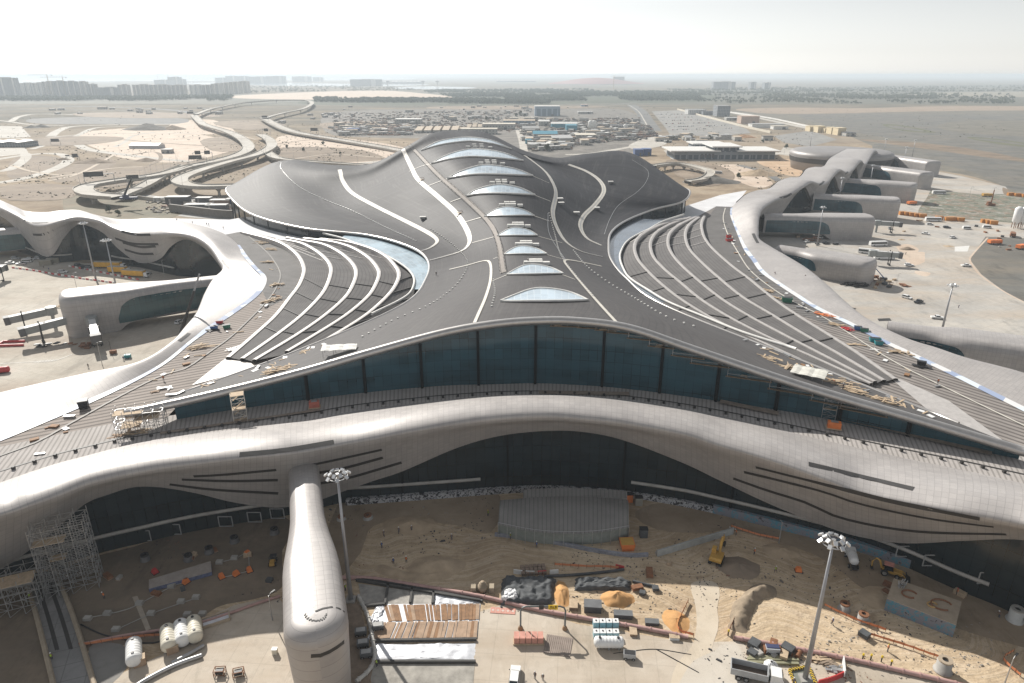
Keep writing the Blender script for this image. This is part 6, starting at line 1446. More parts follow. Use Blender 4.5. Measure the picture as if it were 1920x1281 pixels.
# annex with the curved seamed roof
an = thing('curved_annex', 'low annex with a curved grey seamed roof against the middle of the dark glass', 'building')
fr = spline([at(x, y, 3.4) for x, y in [(934,984),(1000,997),(1060,1001),(1120,999),(1179,990)]], 6); rr_ = spline([at(x, y, 4.6) for x, y in [(938,938),(1000,933),(1060,931),(1120,932),(1178,938)]], 6)
g = [[a.lerp(b, t) + Vector((0, 0, .9 * math.sin(math.pi * t))) for t in (0, .15, .3, .45, .6, .75, .9, 1)] for a, b in zip(fr, rr_)]
M_SEAMG = mk_seam('grey_seam_annex', (.20, .19, .18), (.27, .26, .245), 1, 1.0, .22, (.09, .09, .09))
MB().grid(g, flip=True).build('roof', M_SEAMG, an, True)
MB().grid([[Vector((p.x, p.y + .5, 0)), Vector((p.x, p.y + .5, 3.3))] for p in fr]).build('wall', mat('greenish_annex_wall', (.23, .25, .23), .7), an)
for k in (0, -1): MB().add([Vector((g[k][0].x, g[k][0].y, 0)), *[p - Vector((0, 0, .1)) for p in g[k]], Vector((g[k][-1].x, g[k][-1].y, 0))], [tuple(range(10))]).build('end_wall', M_CONC, an)
g2 = [[at(x, y0, 4.4), at(x, y1, 4.9)] for x, y0, y1 in [(981,934,918),(1020,932,916),(1060,931,915),(1100,931,916),(1140,932,918),(1176,935,921)]]
MB().grid(g2, flip=True).build('upper_roof', M_SEAMG, an); MB().grid([[Vector((p[0].x, p[0].y, 0)), p[0]] for p in g2]).build('upper_wall', M_CONC, an)
pp = MB(); f2 = resample(fr, 14)
for p in f2: pp.bar((p.x, p.y - .25, 0), (p.x, p.y - .25, 4.2), .12)
pp.tube([p + Vector((0, -.25, .8)) for p in f2], .05, 5); pp.build('edge_rail', M_STEEL, an)
wall_line([(868+60,1005),(1000,1013),(1060,1024),(1120,1036),(1180,1044),(1215,1043)], .9, .5, mat('bluish_block_wall', (.25, .26, .30), .85, 0, .3, 1), 'low bluish block wall curving before the seamed annex', 'low_wall')
bw_ = thing('buttressed_wall', 'low concrete retaining wall with a row of buttresses beside the yellow excavator', 'wall')
q = resample([at(1232, 1045, 0), at(1375, 1002, 0)], 14)
MB().grid([[p, p + Vector((0, 0, 1.7)), p + Vector((0, .4, 1.7)), p + Vector((0, .4, 0))] for p in q]).build('wall_panel', mat('pale_shuttered_concrete', (.36, .37, .36), .8), bw_)
for p in q: 
    m = MB(); prof_body(m, [(-.9,0,1),(0,0,1),(0,1.6,1),(-.15,1.6,1)], .12); m.v = [(p.x + y, p.y + .4 - x * 1.4, z) for x, y, z in m.v]; m.build('buttress', M_CONC, bw_)
# big concrete chamber with blue waterproofing
ch = thing('concrete_chamber', 'big rectangular concrete chamber with blue patched waterproofing on its sides', 'concrete chamber')
A1, A2, A3, A4 = at(1663,1122,3), at(1793,1172,3), at(1803,1128,3), at(1676,1084,3)
def slabq(pts, z0, z1, nm, m, par): MB().prism([(p.x, p.y) for p in pts], z0, z1).build(nm, m, par)
slabq([A1, A2, A3, A4], 0, 2.9, 'side_wall', PATCHB, ch); slabq([A1, A2, A3, A4], 2.9, 3.0, 'top_slab', mat('dusty_slab', (.40, .33, .25), .85, 0, .15, .6), ch)
for x, y, r, m in ((1705,1115,1.4,RUST_),(1765,1135,1.9,RUST_),(1748,1135,.9,mat('ochre_ring', (.45, .29, .12), .8))):
    c = at(x, y, 3.0); pts = [c + Vector((r * math.cos(a * .35), r * .8 * math.sin(a * .35), .15)) for a in range(15)]; tag(MB().tube(pts, .18, 6).build('rebar_ring', m), {1705: 'small curved rusty ring lying on the concrete chamber near its west end', 1765: 'big curved rusty ring lying on the concrete chamber', 1748: 'ochre ring lying on the concrete chamber beside the big rusty one'}[x], 'ring')
c = at(1692, 1100, 3.0); m = MB(); rn = random.Random(4)
for k in range(14): m.bar(c + Vector((rn.uniform(-1.2, 1.2), rn.uniform(-.6, .6), 0)), c + Vector((rn.uniform(-1.4, 1.4), rn.uniform(-.8, .8), rn.uniform(.5, 1.5))), .12)
tag(m.build('scrap_bundle', M_STEEL), 'bundle of upright steel scrap on the corner of the concrete chamber', 'scrap bundle')
slabp = thing('pump_slab', 'shaded pale slab with a blue edge and machines behind it, under the lounge arch', 'slab')
B1, B2, B3, B4 = at(279,1104,1), at(397,1072,1), at(395,1052,1), at(279,1087,1)
slabq([B1, B2, B3, B4], 0, .95, 'edge', mat('blue_brick_edge', (.11, .13, .22), .85, 0, .4, 1.5), slabp); slabq([B1, B2, B3, B4], .95, 1.0, 'top', mat('pale_slab_top', (.33, .29, .26), .85), slabp)
# round shafts
def shaft(px, py, r, h, label, ring=RUST_, body=M_CONC, cone=True):
    o = thing('manhole_shaft', label, 'manhole shaft', at(px, py, 0).to_tuple(), 0, 'round concrete shafts')
    MB().lathe((0, 0, 0), [(r * 1.25, 0), (r * 1.25, .25), (r, .3), (r, h)], 18).build('ring_wall', body, o, True)
    MB().lathe((0, 0, h), [(r * .95, 0), (r * .95, .3), (r * .45, .32), (r * .45, 0)], 18).build('cover_ring', ring, o)
    MB().lathe((0, 0, h + .02), [(r * .44, 0), (r * .44, .02)], 14).build('hole', M_DARK, o)
shaft(1582, 1144, 1.0, 1.5, 'round shaft with a rusty ring, nearer of two on the open sand'); shaft(1617, 1163, 1.0, 1.4, 'round shaft with a rusty ring, second of two on the open sand'); shaft(1767, 1258, 1.25, 2.4, 'larger ribbed shaft beside the pink pipe', mat('tan_cover', (.38, .31, .23), .8)); shaft(1902, 1163, 1.25, 2.6, 'white grey upright shaft by the blue patched wall', M_CONC, mat('pale_shaft', (.48, .48, .46), .8))
shaft(690, 972, 1.0, .8, 'low shaft in the shade by the dark glass'); shaft(640, 974, .9, .7, 'low shaft half behind the near floodlight mast')
for k, (x, y) in enumerate([(273,1050),(354,1050),(393,1036),(440,1016),(515,1000)]):
    shaft(x, y, .9, 1.2, ['dark stepped shaft at the west end of the shaded bay','grey boxed shaft behind the pale slab','small grey shaft beside the pale slab end','dark wide shaft near the framed openings','rough shaft tucked behind the capsule lounge'][k], M_DARK, mat('dark_shaft', (.12, .115, .115), .8))
v = thing('valve_chamber', 'tan valve shaft between two concrete blocks on the sand', 'valve chamber', at(905, 1108, 0).to_tuple())
MB().lathe((0, 0, 0), [(1.0, 0), (1.0, 1.4), (.8, 1.4), (.8, 1.9), (.5, 1.9), (.5, 2.3)], 16).build('shaft', mat('tan_metal', (.30, .235, .165), .7), v, True)
for s in (-1, 1): MB().box((s * 1.9, -.1, .7), (1.1, 1.6, 1.4), top=.9).build('anchor_block', mat('tan_block', (.36, .30, .22), .8), v)
# tanks
def septic(px, py, label, m, rz, L=6.0, r=1.35, frame=True):
    o = thing('water_tank', label, 'tank', at(px, py, 0).to_tuple(), rz, 'lying plastic tanks'); hcyl(o, 'shell', L, r, m, 7, 'x', r + .25)
    for x in (-L * .3, L * .3): MB().cyl((x, 0, 2 * r + .2), (x, 0, 2 * r + .42), .26, n=12).build('hatch', M_DARK, o)
    f = MB()
    for x in (-L * .33, 0, L * .33): f.box((x, 0, .2), (.3, r * 1.5, .4))
    f.build('cradle', M_STEEL, o); return o
for px, py, lb, m in ((254,1234,'white lying tank farthest from the capsule lounge, by the gravel',WHP),(318,1208,'cream lying tank with a wooden box at its end, first of three side by side',CREAMP),(343,1198,'white lying tank between two cream ones',WHP),(367,1191,'cream lying tank closest to the capsule lounge',CREAMP)): septic(px, py, lb, m, R(118))
septic(1141, 1214, 'white ribbed tank lying on the sunny yard before the cube tanks', WHP, R(-1), 5.7, 1.05)
for px, py, lb in ((263,1246,'small wooden box at the end of the white tank by the gravel'),(325,1222,'small wooden box at the end of the cream tank')):
    o = thing('timber_box', lb, 'crate', at(px, py, 0).to_tuple(), R(28)); MB().box((0, 0, .8), (2.0, 1.4, 1.6)).build('panel', PLYL_, o); MB().box((0, 0, 1.66), (2.1, 1.5, .1)).build('lid', WOOD_, o)
ib = thing('cube_tank', 'cube tank', 'tank'); MB().box((0, 0, .75), (1.12, 1.12, 1.2)).build('bottle', mat('pale_blue_cube', (.30, .48, .55), .5), ib); MB().box((0, 0, 1.37), (1.14, 1.14, .05)).build('top', WHP, ib); MB().cyl((0, 0, 1.38), (0, 0, 1.5), .16, n=10).build('cap', M_DARK, ib); MB().box((0, 0, .07), (1.2, 1.2, .14)).build('pallet', M_STEEL, ib)
IB = Proto(ib)
for r_ in range(2):
    for c_ in range(4):
        p = at(1117 + c_ * 12.2 + r_ * .5, 1174 + r_ * 19.5, 0); IB.put(p, .02, ['first','second','third','fourth'][c_] + ' white-topped cube tank from the west, ' + ['rear row','front row against the white ribbed tank'][r_], 'white-topped cube tanks')
# gantry with signs
ga = thing('height_gantry', 'grey height gantry frame with a yellow sign and a dark sign over the yard', 'gantry')
p0, p1 = at(976, 1180, 0), at(1059, 1180, 0); hh = 5.6; d = (p1 - p0).normalized()
MB().tube([p0, p0 + Vector((0, 0, hh - 1)), p0 + Vector((0, 0, hh - .3)) + d * .3, p0 + Vector((0, 0, hh)) + d, p1 + Vector((0, 0, hh)) - d, p1 + Vector((0, 0, hh - .3)) - d * .3, p1 + Vector((0, 0, hh - 1)), p1], .17, 8).build('frame', mat('gantry_grey', (.13, .14, .14), .5), ga, True)
for t, m, w_, nm in ((.46, M_CHAR, .9, 'dark_sign'), (.72, mat('sign_yellow', (.75, .50, .02), .5), 1.8, 'yellow_sign')):
    c = p0.lerp(p1, t) + Vector((0, -.25, hh)); s_ = MB().box(c, (w_, .08, 1.05)).build(nm, m, ga)
    if nm[0] == 'y':
        mk = MB()
        for k, (x, z, w2, h2) in enumerate([(-.5,.15,.12,.5),(-.3,.15,.12,.5),(0,.15,.35,.1),(0,-.05,.35,.1),(.45,.15,.14,.5),(.62,.15,.1,.5),(-.1,-.33,1.3,.1)]): mk.box(c + Vector((x, -.05, z)), (w2, .02, h2))
        mk.build('sign_marking', M_DARK, s_)
for p in (p0, p1): MB().lathe(p, [(.55, 0), (.5, .35), (.3, .8)], 10).build('post_guard', mat('guard_brown', (.30, .19, .11), .7), ga)
# stacked red barriers, pallet mats, red tile board
st_ = thing('barrier_stack', 'stack of faded red plastic boards on a pallet below the gantry', 'stacked boards', at(991, 1203, 0).to_tuple(), .0)
MB().box((0, 0, .2), (5.8, 2.0, .3)).build('pallet', WOOD_, st_)
for k in range(5): MB().box((-2.24 + k * 1.12, 0, 1.0), (1.02, 1.75, 1.25)).build('board', MATPINK, st_)
pl = thing('pallet_mat', 'square mat of close-laid grey brown pallets on the sunny yard', 'pallet mat', at(1046, 1211, 0).to_tuple(), R(-12)); m = MB()
for k in range(14): m.box((-2.3 + k * .36, 0, .12), (.27, 4.6, .12))
for k in range(4): m.box((0, -2 + k * 1.3, .04), (5.0, .3, .06))
m.build('slats', mat('grey_brown_wood', (.30, .245, .21), .8), pl)
rp_ = thing('red_board', 'faded red hazard board with pale motifs lying by the pink pipe', 'board', at(943, 1146, 0).to_tuple(), R(-5)); MB().box((0, 0, .08), (5.0, 1.6, .12)).build('panel', MATPINK, rp_); m = MB()
for k in range(5): m.cyl((-2 + k, 0, .145), (-2 + k, 0, .15), .28, n=8); m.box((-2.5 + k * 1.0, 0, .146), (.05, 1.5, .01))
m.build('motif', mat('pale_motif', (.60, .5, .44), .7), rp_)
# covered stacks, sand heaps, boxes beyond the pipe
def crumpled(pts, h, m, label, name, seed, amp=.5):
    q = [at(x, y, 0) for x, y in pts]; g = []
    for j in range(25):
        row = []
        for i in range(33):
            u, v = i / 32, j / 24; p = q[0] * (1 - u) * (1 - v) + q[1] * u * (1 - v) + q[2] * u * v + q[3] * (1 - u) * v
            e = min(u, 1 - u, v, 1 - v); k = min(1, e / .08)
            z = .03 + k * (h + amp * noise.noise(Vector((p.x * .9, p.y * .9, seed))) + amp * .6 * abs(noise.noise(Vector((p.x * 2.2, p.y * 2.2, seed + 3)))))
            j_ = Vector((noise.noise(Vector((v * 6, u * 6, seed))) * .5, noise.noise(Vector((u * 6, v * 6, seed + 9))) * .5, 0)); row.append(Vector((p.x, p.y, max(.03, z))) + j_)
        g.append(row)
    return tag(MB().grid(g).build(name, m, None, True), label, 'covered stack' if 'stack' in name else 'sheet')
crumpled([(940,1136),(1036,1136),(1042,1086),(940,1086)], 1.1, TARP_, 'dark grey geotextile sheet rumpled over a low stack on the sand', 'covered_stack', 1, .6)
crumpled([(1076,1108),(1182,1108),(1184,1090),(1080,1086)], .9, TARP_, 'long bundle of grey geotextile rolls beside the orange sand', 'covered_stack', 5, .45)
crumpled([(940,1133),(972,1133),(970,1117),(946,1115)], 1.5, mat('white_plastic_bags', (.66, .66, .67), .5), 'white plastic bags bunched on the corner of the grey geotextile', 'bag_stack', 8, .6)
heap(1158, 1124, 3.6, 2.6, 1.9, ORH, 'cone of orange sand beside the dark box', 2); heap(1053, 1115, 1.7, 4.2, 1.2, ORH, 'orange sand bank against the grey geotextile sheet', 3); heap(1268, 1165, 3.0, 3.4, .8, ORH, 'orange sand patch inside an orange mesh fence', 4); heap(820, 1062, 6.5, 3.6, 1.6, SANDH, 'low sand mound at the edge of the building shadow', 6); heap(1655, 1122, 5, 4, 1.0, SANDH, 'churned sand mound beside the concrete chamber', 7); heap(1465, 1034, 4.5, 3.0, 1.0, SANDH, 'small conical sand mound by a leaning pole', 12); heap(1385, 1065, 5.0, 4.0, 1.2, BROWNH, 'dug brown soil beside the excavator', 14);  heap(770, 985, 7, 4, 1.2, SANDH, 'sand bank in the shade near the dark glass', 16)
for px, py, w_, d_, h_, m, lb in [(1111,1143,3.4,2.2,1.5,TARP_,'dark grey box with a flat lid beside the orange sand cone'),(1075,1137,1.6,2.4,.7,mat('brown_grate', (.2, .16, .12), .7),'low slatted crate between orange sand and the dark box'),(1168,1157,3.6,1.4,1.0,TARP_,'long dark box against the far side of the pink pipe'),(1222,1170,2.6,1.2,.7,TARP_,'low grey box half hidden by the pink pipe'),(1187,1187,1.3,1.9,.5,PLYL_,'brown low crate on the yard past the cube tanks'),(1264,1198,1.8,.9,.6,WHP,'small pale box on the yard edge by the fence')]:
    o = thing('crate', lb, 'crate', at(px, py, 0).to_tuple(), R(-5), 'boxes by the pink pipe'); MB().box((0, 0, h_ / 2), (w_, d_, h_)).build('side', m, o); MB().box((0, 0, h_ + .06), (w_ + .12, d_ + .12, .1)).build('lid', mat('box_lid', (.13, .135, .14), .7) if m is TARP_ else WOOD_, o)
gs = MB()
o = thing('generator', 'small grey trolley generator on the yard beside the white ribbed tank', 'generator', at(1180, 1234, 0).to_tuple(), R(-8)); MB().box((0, 0, .9), (2.2, 1.2, 1.0)).build('housing', mat('gen_grey', (.40, .41, .42), .5), o); MB().box((0, 0, 1.43), (2.0, 1.0, .08)).build('top_panel', M_DARK, o); wheels(o, (-.7, .7), .6, .3, .18)
o = thing('block_pallet', 'tray of square concrete blocks stacked in a grid on the sand', 'block stack', at(1000, 1072, 0).to_tuple(), R(6)); b = MB().box((0, 0, .08), (5.6, 3.0, .15)).build('base', WOOD_, o)
for i in range(6):
    for j in range(3): k = MB().box((-2.3 + i * .92, -1 + j, .5), (.78, .85, .7)).build('block', mat('block_brown', (.23, .17, .13), .8), o)
def ridge(pts, w, h, m, label):
    q = resample(spline([at(x, y, 0) for x, y in pts], 6), 40); g = []
    for i, p in enumerate(q):
        d = q[min(i + 1, 40)] - q[max(i - 1, 0)]; s = d.cross(Vector((0, 0, 1))).normalized(); e = min(1, i / 6, (40 - i) / 6)
        g.append([p + s * (w * (j / 4 - 1) * (1 + .3 * noise.noise(p * .4))) + Vector((0, 0, -.05 + h * e * (1 - abs(j / 4 - 1)) ** .8 * (1 + .5 * noise.noise(p * .8 + Vector((j, 0, 0)))))) for j in range(9)])
    return tag(MB().grid(g).build('spoil_bank', m, None, True), label, 'spoil bank')
ridge([(1458,1112),(1432,1108),(1408,1122),(1390,1148),(1382,1186)], 1.9, 1.6, mat('grey_brown_spoil', (.27, .215, .155), .95, 0, .3, .5), 'long curved grey-brown spoil bank on the open sand west of the mast')
ridge([(1640,1108),(1660,1125),(1690,1140),(1720,1165)], 1.6, .7, SANDH, 'low churned bank along the west foot of the concrete chamber')
ridge([(700,1062),(760,1080),(830,1078),(850,1060)], 1.6, .6, SANDH, 'low sand bank at the sunny edge of the shade')
# pink pipe on the ground and the yard fence line
def pipe(pts, r, m, label, name='pipe', z=None, n=6, cat='pipe', parts=None):
    q = resample(spline([at(x, y, 0) for x, y in pts], n), 60); q = [p + Vector((0, 0, r + .03 if z is None else z)) for p in q]
    o = thing(name, label, cat) if parts else None; b = MB().tube(q, r, 8).build(name if not parts else 'barrel', m, o, True)
    if parts:
        for p, p2 in list(zip(q, q[1:]))[2::4]: MB().cyl(p, p + (p2 - p).normalized() * .25, r * 1.25, n=10).build('coupling', m, o)
        return o
    return tag(b, label, cat)
pipe([(640,1086),(700,1088),(780,1101),(900,1121),(1000,1145),(1100,1163),(1200,1180),(1290,1198)], .42, PIPE_, 'long dusty pink pipe dividing the sand from the sunny yard', parts=True)
pipe([(1375,1199),(1440,1210),(1520,1225),(1600,1241),(1700,1264),(1790,1285),(1840,1298)], .42, PIPE_, 'dusty pink pipe running past the floodlight mast to the corner', parts=True)
pipe([(660,1086),(720,1094),(800,1108),(890,1126),(905,1130)], .3, M_DARK, 'dark pipe lying against the near side of the pink pipe'); pipe([(150,1212),(230,1195),(340,1178),(400,1163),(470,1138),(525,1120)], .3, PIPE_, 'pinkish pipe in the shade behind the lying tanks')
pipe([(152,1172),(190,1190),(228,1199),(260,1206),(300,1204),(318,1180)], .14, M_DARK, 'black hose snaking from the tunnel ramp to the lying tanks', 'hose', cat='hose'); pipe([(672,1120),(690,1160),(700,1210),(702,1240),(690,1262),(668,1281)], .38, mat('pale_duct', (.52, .50, .46), .6), 'pale bent duct beside the capsule lounge', 'duct', parts=True, cat='duct'); pipe([(240,1300),(280,1275),(330,1250),(380,1232)], .4, M_STEEL, 'silver tube lying along the edge of the sunlit slab'); pipe([(322,1246),(350,1232),(383,1213)], .35, M_STEEL, 'dark steel tube in front of the cream tanks')
pipe([(1296,1228),(1230,1218),(1180,1222),(1150,1226)], .06, M_DARK, 'thin black hose on the yard near the generator', 'hose', cat='hose'); pipe([(1230,1218),(1270,1240),(1310,1262)], .08, M_DARK, 'black cable trailing across the sunny yard', 'hose', cat='hose')
for pts, lb in (([(1020,1083),(1080,1080),(1140,1074),(1170,1070)],'grey pipe bundle laid along the block stack'),([(1186,1092),(1210,1098),(1230,1102)],'short bundle of dark pipes by the geotextile rolls')): pipe(pts, .3, TARP_, lb)
# plywood covered trench and silver sheeting
bed = thing('plywood_deck', 'deck of brown and faded plywood sheets laid over a trench', 'plywood deck'); rn = random.Random(9)
def qmap(q, u, v): return q[0] * (1 - u) * (1 - v) + q[1] * u * (1 - v) + q[2] * u * v + q[3] * (1 - u) * v
Qa = [at(x, y, 0) for x, y in ((728,1166),(898,1163),(900,1134),(720,1136))]; Qb = [at(x, y, 0) for x, y in ((690,1199),(894,1197),(897,1166),(706,1168))]
MB().face([Vector((p.x, p.y, .14)) for p in (at(688,1200,0), at(894,1198,0), at(901,1133,0), at(718,1134,0))]).build('underlay', FOIL_, bed)
for Q, n, m in ((Qa, 26, PLY_), (Qb, 30, PLYL_)):
    for i in range(n):
        if rn.random() < .04: continue
        u0, u1 = (i + (.02 if rn.random() < .8 else .3)) / n, (i + 1.0) / n; v0, v1 = rn.uniform(-.03, .02), rn.uniform(.96, 1.03); a = [qmap(Q, u0, v0), qmap(Q, u1, v0), qmap(Q, u1, v1), qmap(Q, u0, v1)]; s = rn.uniform(-.1, .1)
        z = .2 + .03 * (i % 3); mm_ = MB(); P4 = [Vector((p.x + s * (k > 1), p.y, z + .05 * rn.random())) for k, p in enumerate(a)]; mm_.add(P4 + [p - Vector((0, 0, .03)) for p in P4], [(0,1,2,3),(7,6,5,4),(0,4,5,1),(1,5,6,2),(2,6,7,3),(3,7,4,0)])
        mm_.build('sheet', m if rn.random() < .85 else (PLYL_ if m is PLY_ else PLY_), bed)
crumpled([(697,1238),(892,1240),(894,1206),(694,1208)], .12, FOIL_, 'broad silver plastic sheet covering the trench floor', 'silver_sheet', 11, .14); crumpled([(689,1167),(712,1168),(722,1136),(706,1137)], .2, FOIL_, 'small crumpled silver sheet beside the plywood deck', 'silver_sheet', 13, .3); crumpled([(815,1136),(898,1132),(897,1120),(812,1112)], .08, FOIL_, 'silver sheet strip between concrete beams and the plywood', 'silver_sheet', 15, .1)
for i, pts in enumerate((((695,1204),(893,1201)), ((700,1243),(892,1243)), ((728,1098),(722,1134)), ((773,1105),(769,1133)), ((813,1112),(811,1134)), ((668,1090),(900,1128)), ((678,1139),(722,1135)))):
    a, b = at(*pts[0], 0), at(*pts[1], 0); o = MB(); o.bar(a + Vector((0, 0, .3)), b + Vector((0, 0, .3)), .45, .6); tag(o.build('ground_beam', mat('dark_ground_beam', (.07, .068, .065), .8)), ['dark beam between plywood deck and silver sheet','dark beam in front of the silver sheet','short cross beam nearest the floodlight mast','middle short cross beam of the concrete bays','last short cross beam beside the silver strip','long dark beam behind the concrete bays','beam stub at the corner of the plywood deck'][i], 'beam', 'dark ground beams round the trench')
region('concrete_bays', [(672,1095),(812,1114),(812,1134),(720,1136),(680,1138)], mat('stained_bay_concrete', (.36, .34, .31), .85, 0, .35, .5), sp=1, z=.1); region('trench_floor', [(690,1246),(890,1246),(886,1300),(700,1300)], mat('damp_trench_floor', (.33, .31, .275), .85, 0, .35, .35), sp=1, z=.1); region('walkway', [(655,1100),(676,1140),(690,1200),(700,1250),(690,1300),(650,1300),(645,1180)], mat('trodden_brown', (.25, .19, .14), .9, 0, .3, .5), sp=1, z=.11)
for i, (x, y) in enumerate(((677,1190),(681,1212),(687,1231),(709,1180))):
    o = thing('equipment_trolley', ['uppermost','middle','lowest','lone'][i] + ' dark trolley unit ' + ('beside the plywood deck' if i == 3 else 'between the capsule lounge and the pale duct'), 'trolley', at(x, y, 0).to_tuple(), R(10), 'dark trolley units'); MB().box((0, 0, .8), (2.2, 1.3, .9)).build('housing', mat('trolley_grey', (.13, .135, .14), .5), o); MB().box((0, 0, 1.3), (1.7, 1.0, .08)).build('top_panel', mat('trolley_top', (.38, .38, .37), .5), o); wheels(o, (-.7, .7), .6, .32, .2)
# vehicles of the yard
VEH = {}
def veh(kind, paint, px, py, z, rz, label, group=None, cat=None):
    k = (kind, paint.name)
    if k not in VEH: VEH[k] = car_proto(kind, paint)
    return VEH[k].put(at(px, py, z), rz, label, group or 'vehicles on the aprons and yards', cat=cat or {'suv': 'car', 'pickup': 'pickup truck', 'van': 'van', 'bus': 'bus'}[kind])
WC = C_COL['white']; SC = C_COL['silver']; DC = C_COL['dark']
veh('suv', WC, 965, 1274, 0, R(84), 'white car parked on the sunny yard at the bottom edge')
dt = thing('dump_truck', 'grey dump truck with an empty brown bed at the bottom edge', 'truck', at(1416, 1274, 0).to_tuple(), R(-17))
bd = MB(); 
for s in (-1, 1): bd.box((-1.2, s * 1.25, 1.9), (6.2, .12, 1.3))
bd.box((-4.3, 0, 1.9), (.12, 2.5, 1.3)); bd.box((1.9, 0, 2.1), (.12, 2.5, 1.7)); bd.build('tipper_side', mat('truck_grey', (.36, .37, .38), .5), dt); MB().box((-1.2, 0, 1.3), (6.1, 2.4, .12)).build('bed_floor', mat('bed_brown', (.10, .075, .06), .8), dt)
c_ = MB(); prof_body(c_, [(2.3,.9,1),(4.4,.9,1),(4.5,1.8,1),(4.1,2.8,.95),(2.3,2.8,.95)], 1.2); cb = c_.build('cab', WC, dt); MB().box((4.36, 0, 2.25), (.08, 2.0, .8), M=Matrix.Rotation(R(-20), 4, 'Y')).build('windscreen', GLS_, cb); MB().box((0, 0, .9), (8.4, 1.0, .3)).build('chassis', M_DARK, dt); wheels(dt, (-2.9, -1.6, 3.4), 1.05, .52, .35)
o = thing('mixer_tank', 'white conical-topped round tank behind the dump truck cab', 'tank', at(1443, 1262, 0).to_tuple()); MB().lathe((0, 0, 0), [(1.15, 0), (1.2, .3), (1.25, 1.9), (1.1, 2.1), (.35, 2.6), (.3, 2.65)], 16).build('shell', WHP, o, True); MB().cyl((0, 0, 2.65), (0, 0, 2.72), .22, n=10).build('hatch', M_DARK, o); m = MB()
for k in range(8): m.bar((1.15 * math.cos(k * .785), 1.15 * math.sin(k * .785), 2.08), (.35 * math.cos(k * .785), .35 * math.sin(k * .785), 2.62), .07)
m.build('rib', M_STEEL, o)
for k, (x0, y0, x1, y1) in enumerate(((1401,1238,1497,1240), (1402,1244,1497,1247), (1404,1234,1460,1235))):
    a, b = at(x0, y0, 0), at(x1, y1, 0); m = MB(); m.bar(a + Vector((0, 0, .3)), b + Vector((0, 0, .3)), .5, .45); tag(m.build('steel_channel', mat('olive_steel', (.27, .26, .17), .6)), ['middle olive steel channel behind the white tank','front olive steel channel behind the white tank','short rear olive steel channel'][k], 'steel beam', 'olive steel channels')
o = thing('compressor', 'white and red wheeled compressor by the pink pipe behind the olive beams', 'compressor', at(1447, 1225, 0).to_tuple(), R(-6)); MB().box((0, 0, 1.0), (2.4, 1.3, 1.1)).build('housing', mat('housing_grey', (.42, .43, .45), .5), o); MB().box((0, .1, 1.62), (2.3, .9, .14)).build('hood', mat('navy_hood', (.05, .06, .13), .5), o); wheels(o, (-.8, .8), .65, .4, .22)
for s in (-1, 1): MB().box((s * 1.4, 0, .8), (.3, 1.3, .9)).build('side_frame', RUST_, o)
tag(MB().cyl(at(1494, 1232, .5), at(1498, 1222, .5) + Vector((.2, 0, 0)), .45, n=14).build('clay_pipe', RUST_), 'short rusty brown pipe standing by the floodlight mast', 'pipe')
# hazard box round the mast
hzb = thing('hazard_kerb', 'yellow and black striped kerb box round the foot of the near mast', 'kerb'); t = NT('hazard_stripes'); cx_ = t.coord('pos'); sp = t.n('ShaderNodeSeparateXYZ'); t.l(cx_, sp.inputs[0]); t.set(t.mix(t.math('LESS_THAN', t.math('FRACT', t.math('MULTIPLY', t.math('ADD', sp.outputs[0], sp.outputs[1]), 1.6)), .5), (.62, .42, .03), (.03, .03, .03)), .6)
for a, b in (((1480,1257),(1493,1290)), ((1516,1250),(1531,1286)), ((1480,1257),(1516,1250))): MB().bar(at(*a, .25), at(*b, .25), .45, .5).build('kerb_side', t.m, hzb)
region('mast_plinth', [(1482,1258),(1516,1251),(1531,1290),(1492,1296)], mat('greenish_plinth', (.20, .21, .18), .85), sp=1, z=.15)
barrier_row([(1534,1283),(1560,1276),(1582,1266)], ['red', 'red', 'red', 'red', 'orange'], {'red': 'red plastic barrier in the short row beside the striped kerb', 'orange': 'orange barrier closing the short red row'}, 'red barriers by the mast', 1.7)
wp = thing('white_panel', 'white upright panel beside the short red barrier row', 'panel'); MB().bar(at(1581, 1236, .9), at(1584, 1264, .9), .15, 1.6).build('board', WHP, wp); MB().bar(at(1581.4, 1236, .15), at(1584.4, 1264, .15), .5, .2).build('foot', M_CONC, wp)
for i, (x, y) in enumerate(((1533,1236),(1550,1246),(1567,1256))): plank_pile(x, y, 0, 14, 2.4, 1.2, ['pile of boards against the pink pipe','low heap of brown offcuts inside the barriers','heap of grey scrap by the white panel'][i], (WOOD_, BROWNH, M_STEEL)[i], 40 + i, 'small piles by the mast', 'scrap_pile')
# machines
excavator(at(1343, 1052, 0).to_tuple(), R(62), 'yellow excavator with a raised boom on the shaded sand'); backhoe(at(1668, 1078, 0).to_tuple(), R(-28), 'yellow backhoe loader with a faded red roof by the blue patched wall')
rl = thing('dumper', 'small yellow site dumper with a roll bar beside the capsule lounge', 'dumper', at(512, 1057, 0).to_tuple(), R(100)); wheels(rl, (-.8, .9), .65, .45, .3); b = MB(); prof_body(b, [(-1.5,.5,1),(.1,.5,1),(.1,1.1,1),(-1.4,1.15,.9)], .55); b.build('body', Y_, rl); b = MB(); prof_body(b, [(.2,.6,.8),(1.5,.6,.8),(1.8,1.3,1),(.1,1.3,1)], .7); b.build('skip', M_DARK, rl); MB().tube([Vector((-.6,-.55,1)), Vector((-.6,-.55,2.3)), Vector((-.6,.55,2.3)), Vector((-.6,.55,1))], .06, 6).build('roll_bar', M_DARK, rl)
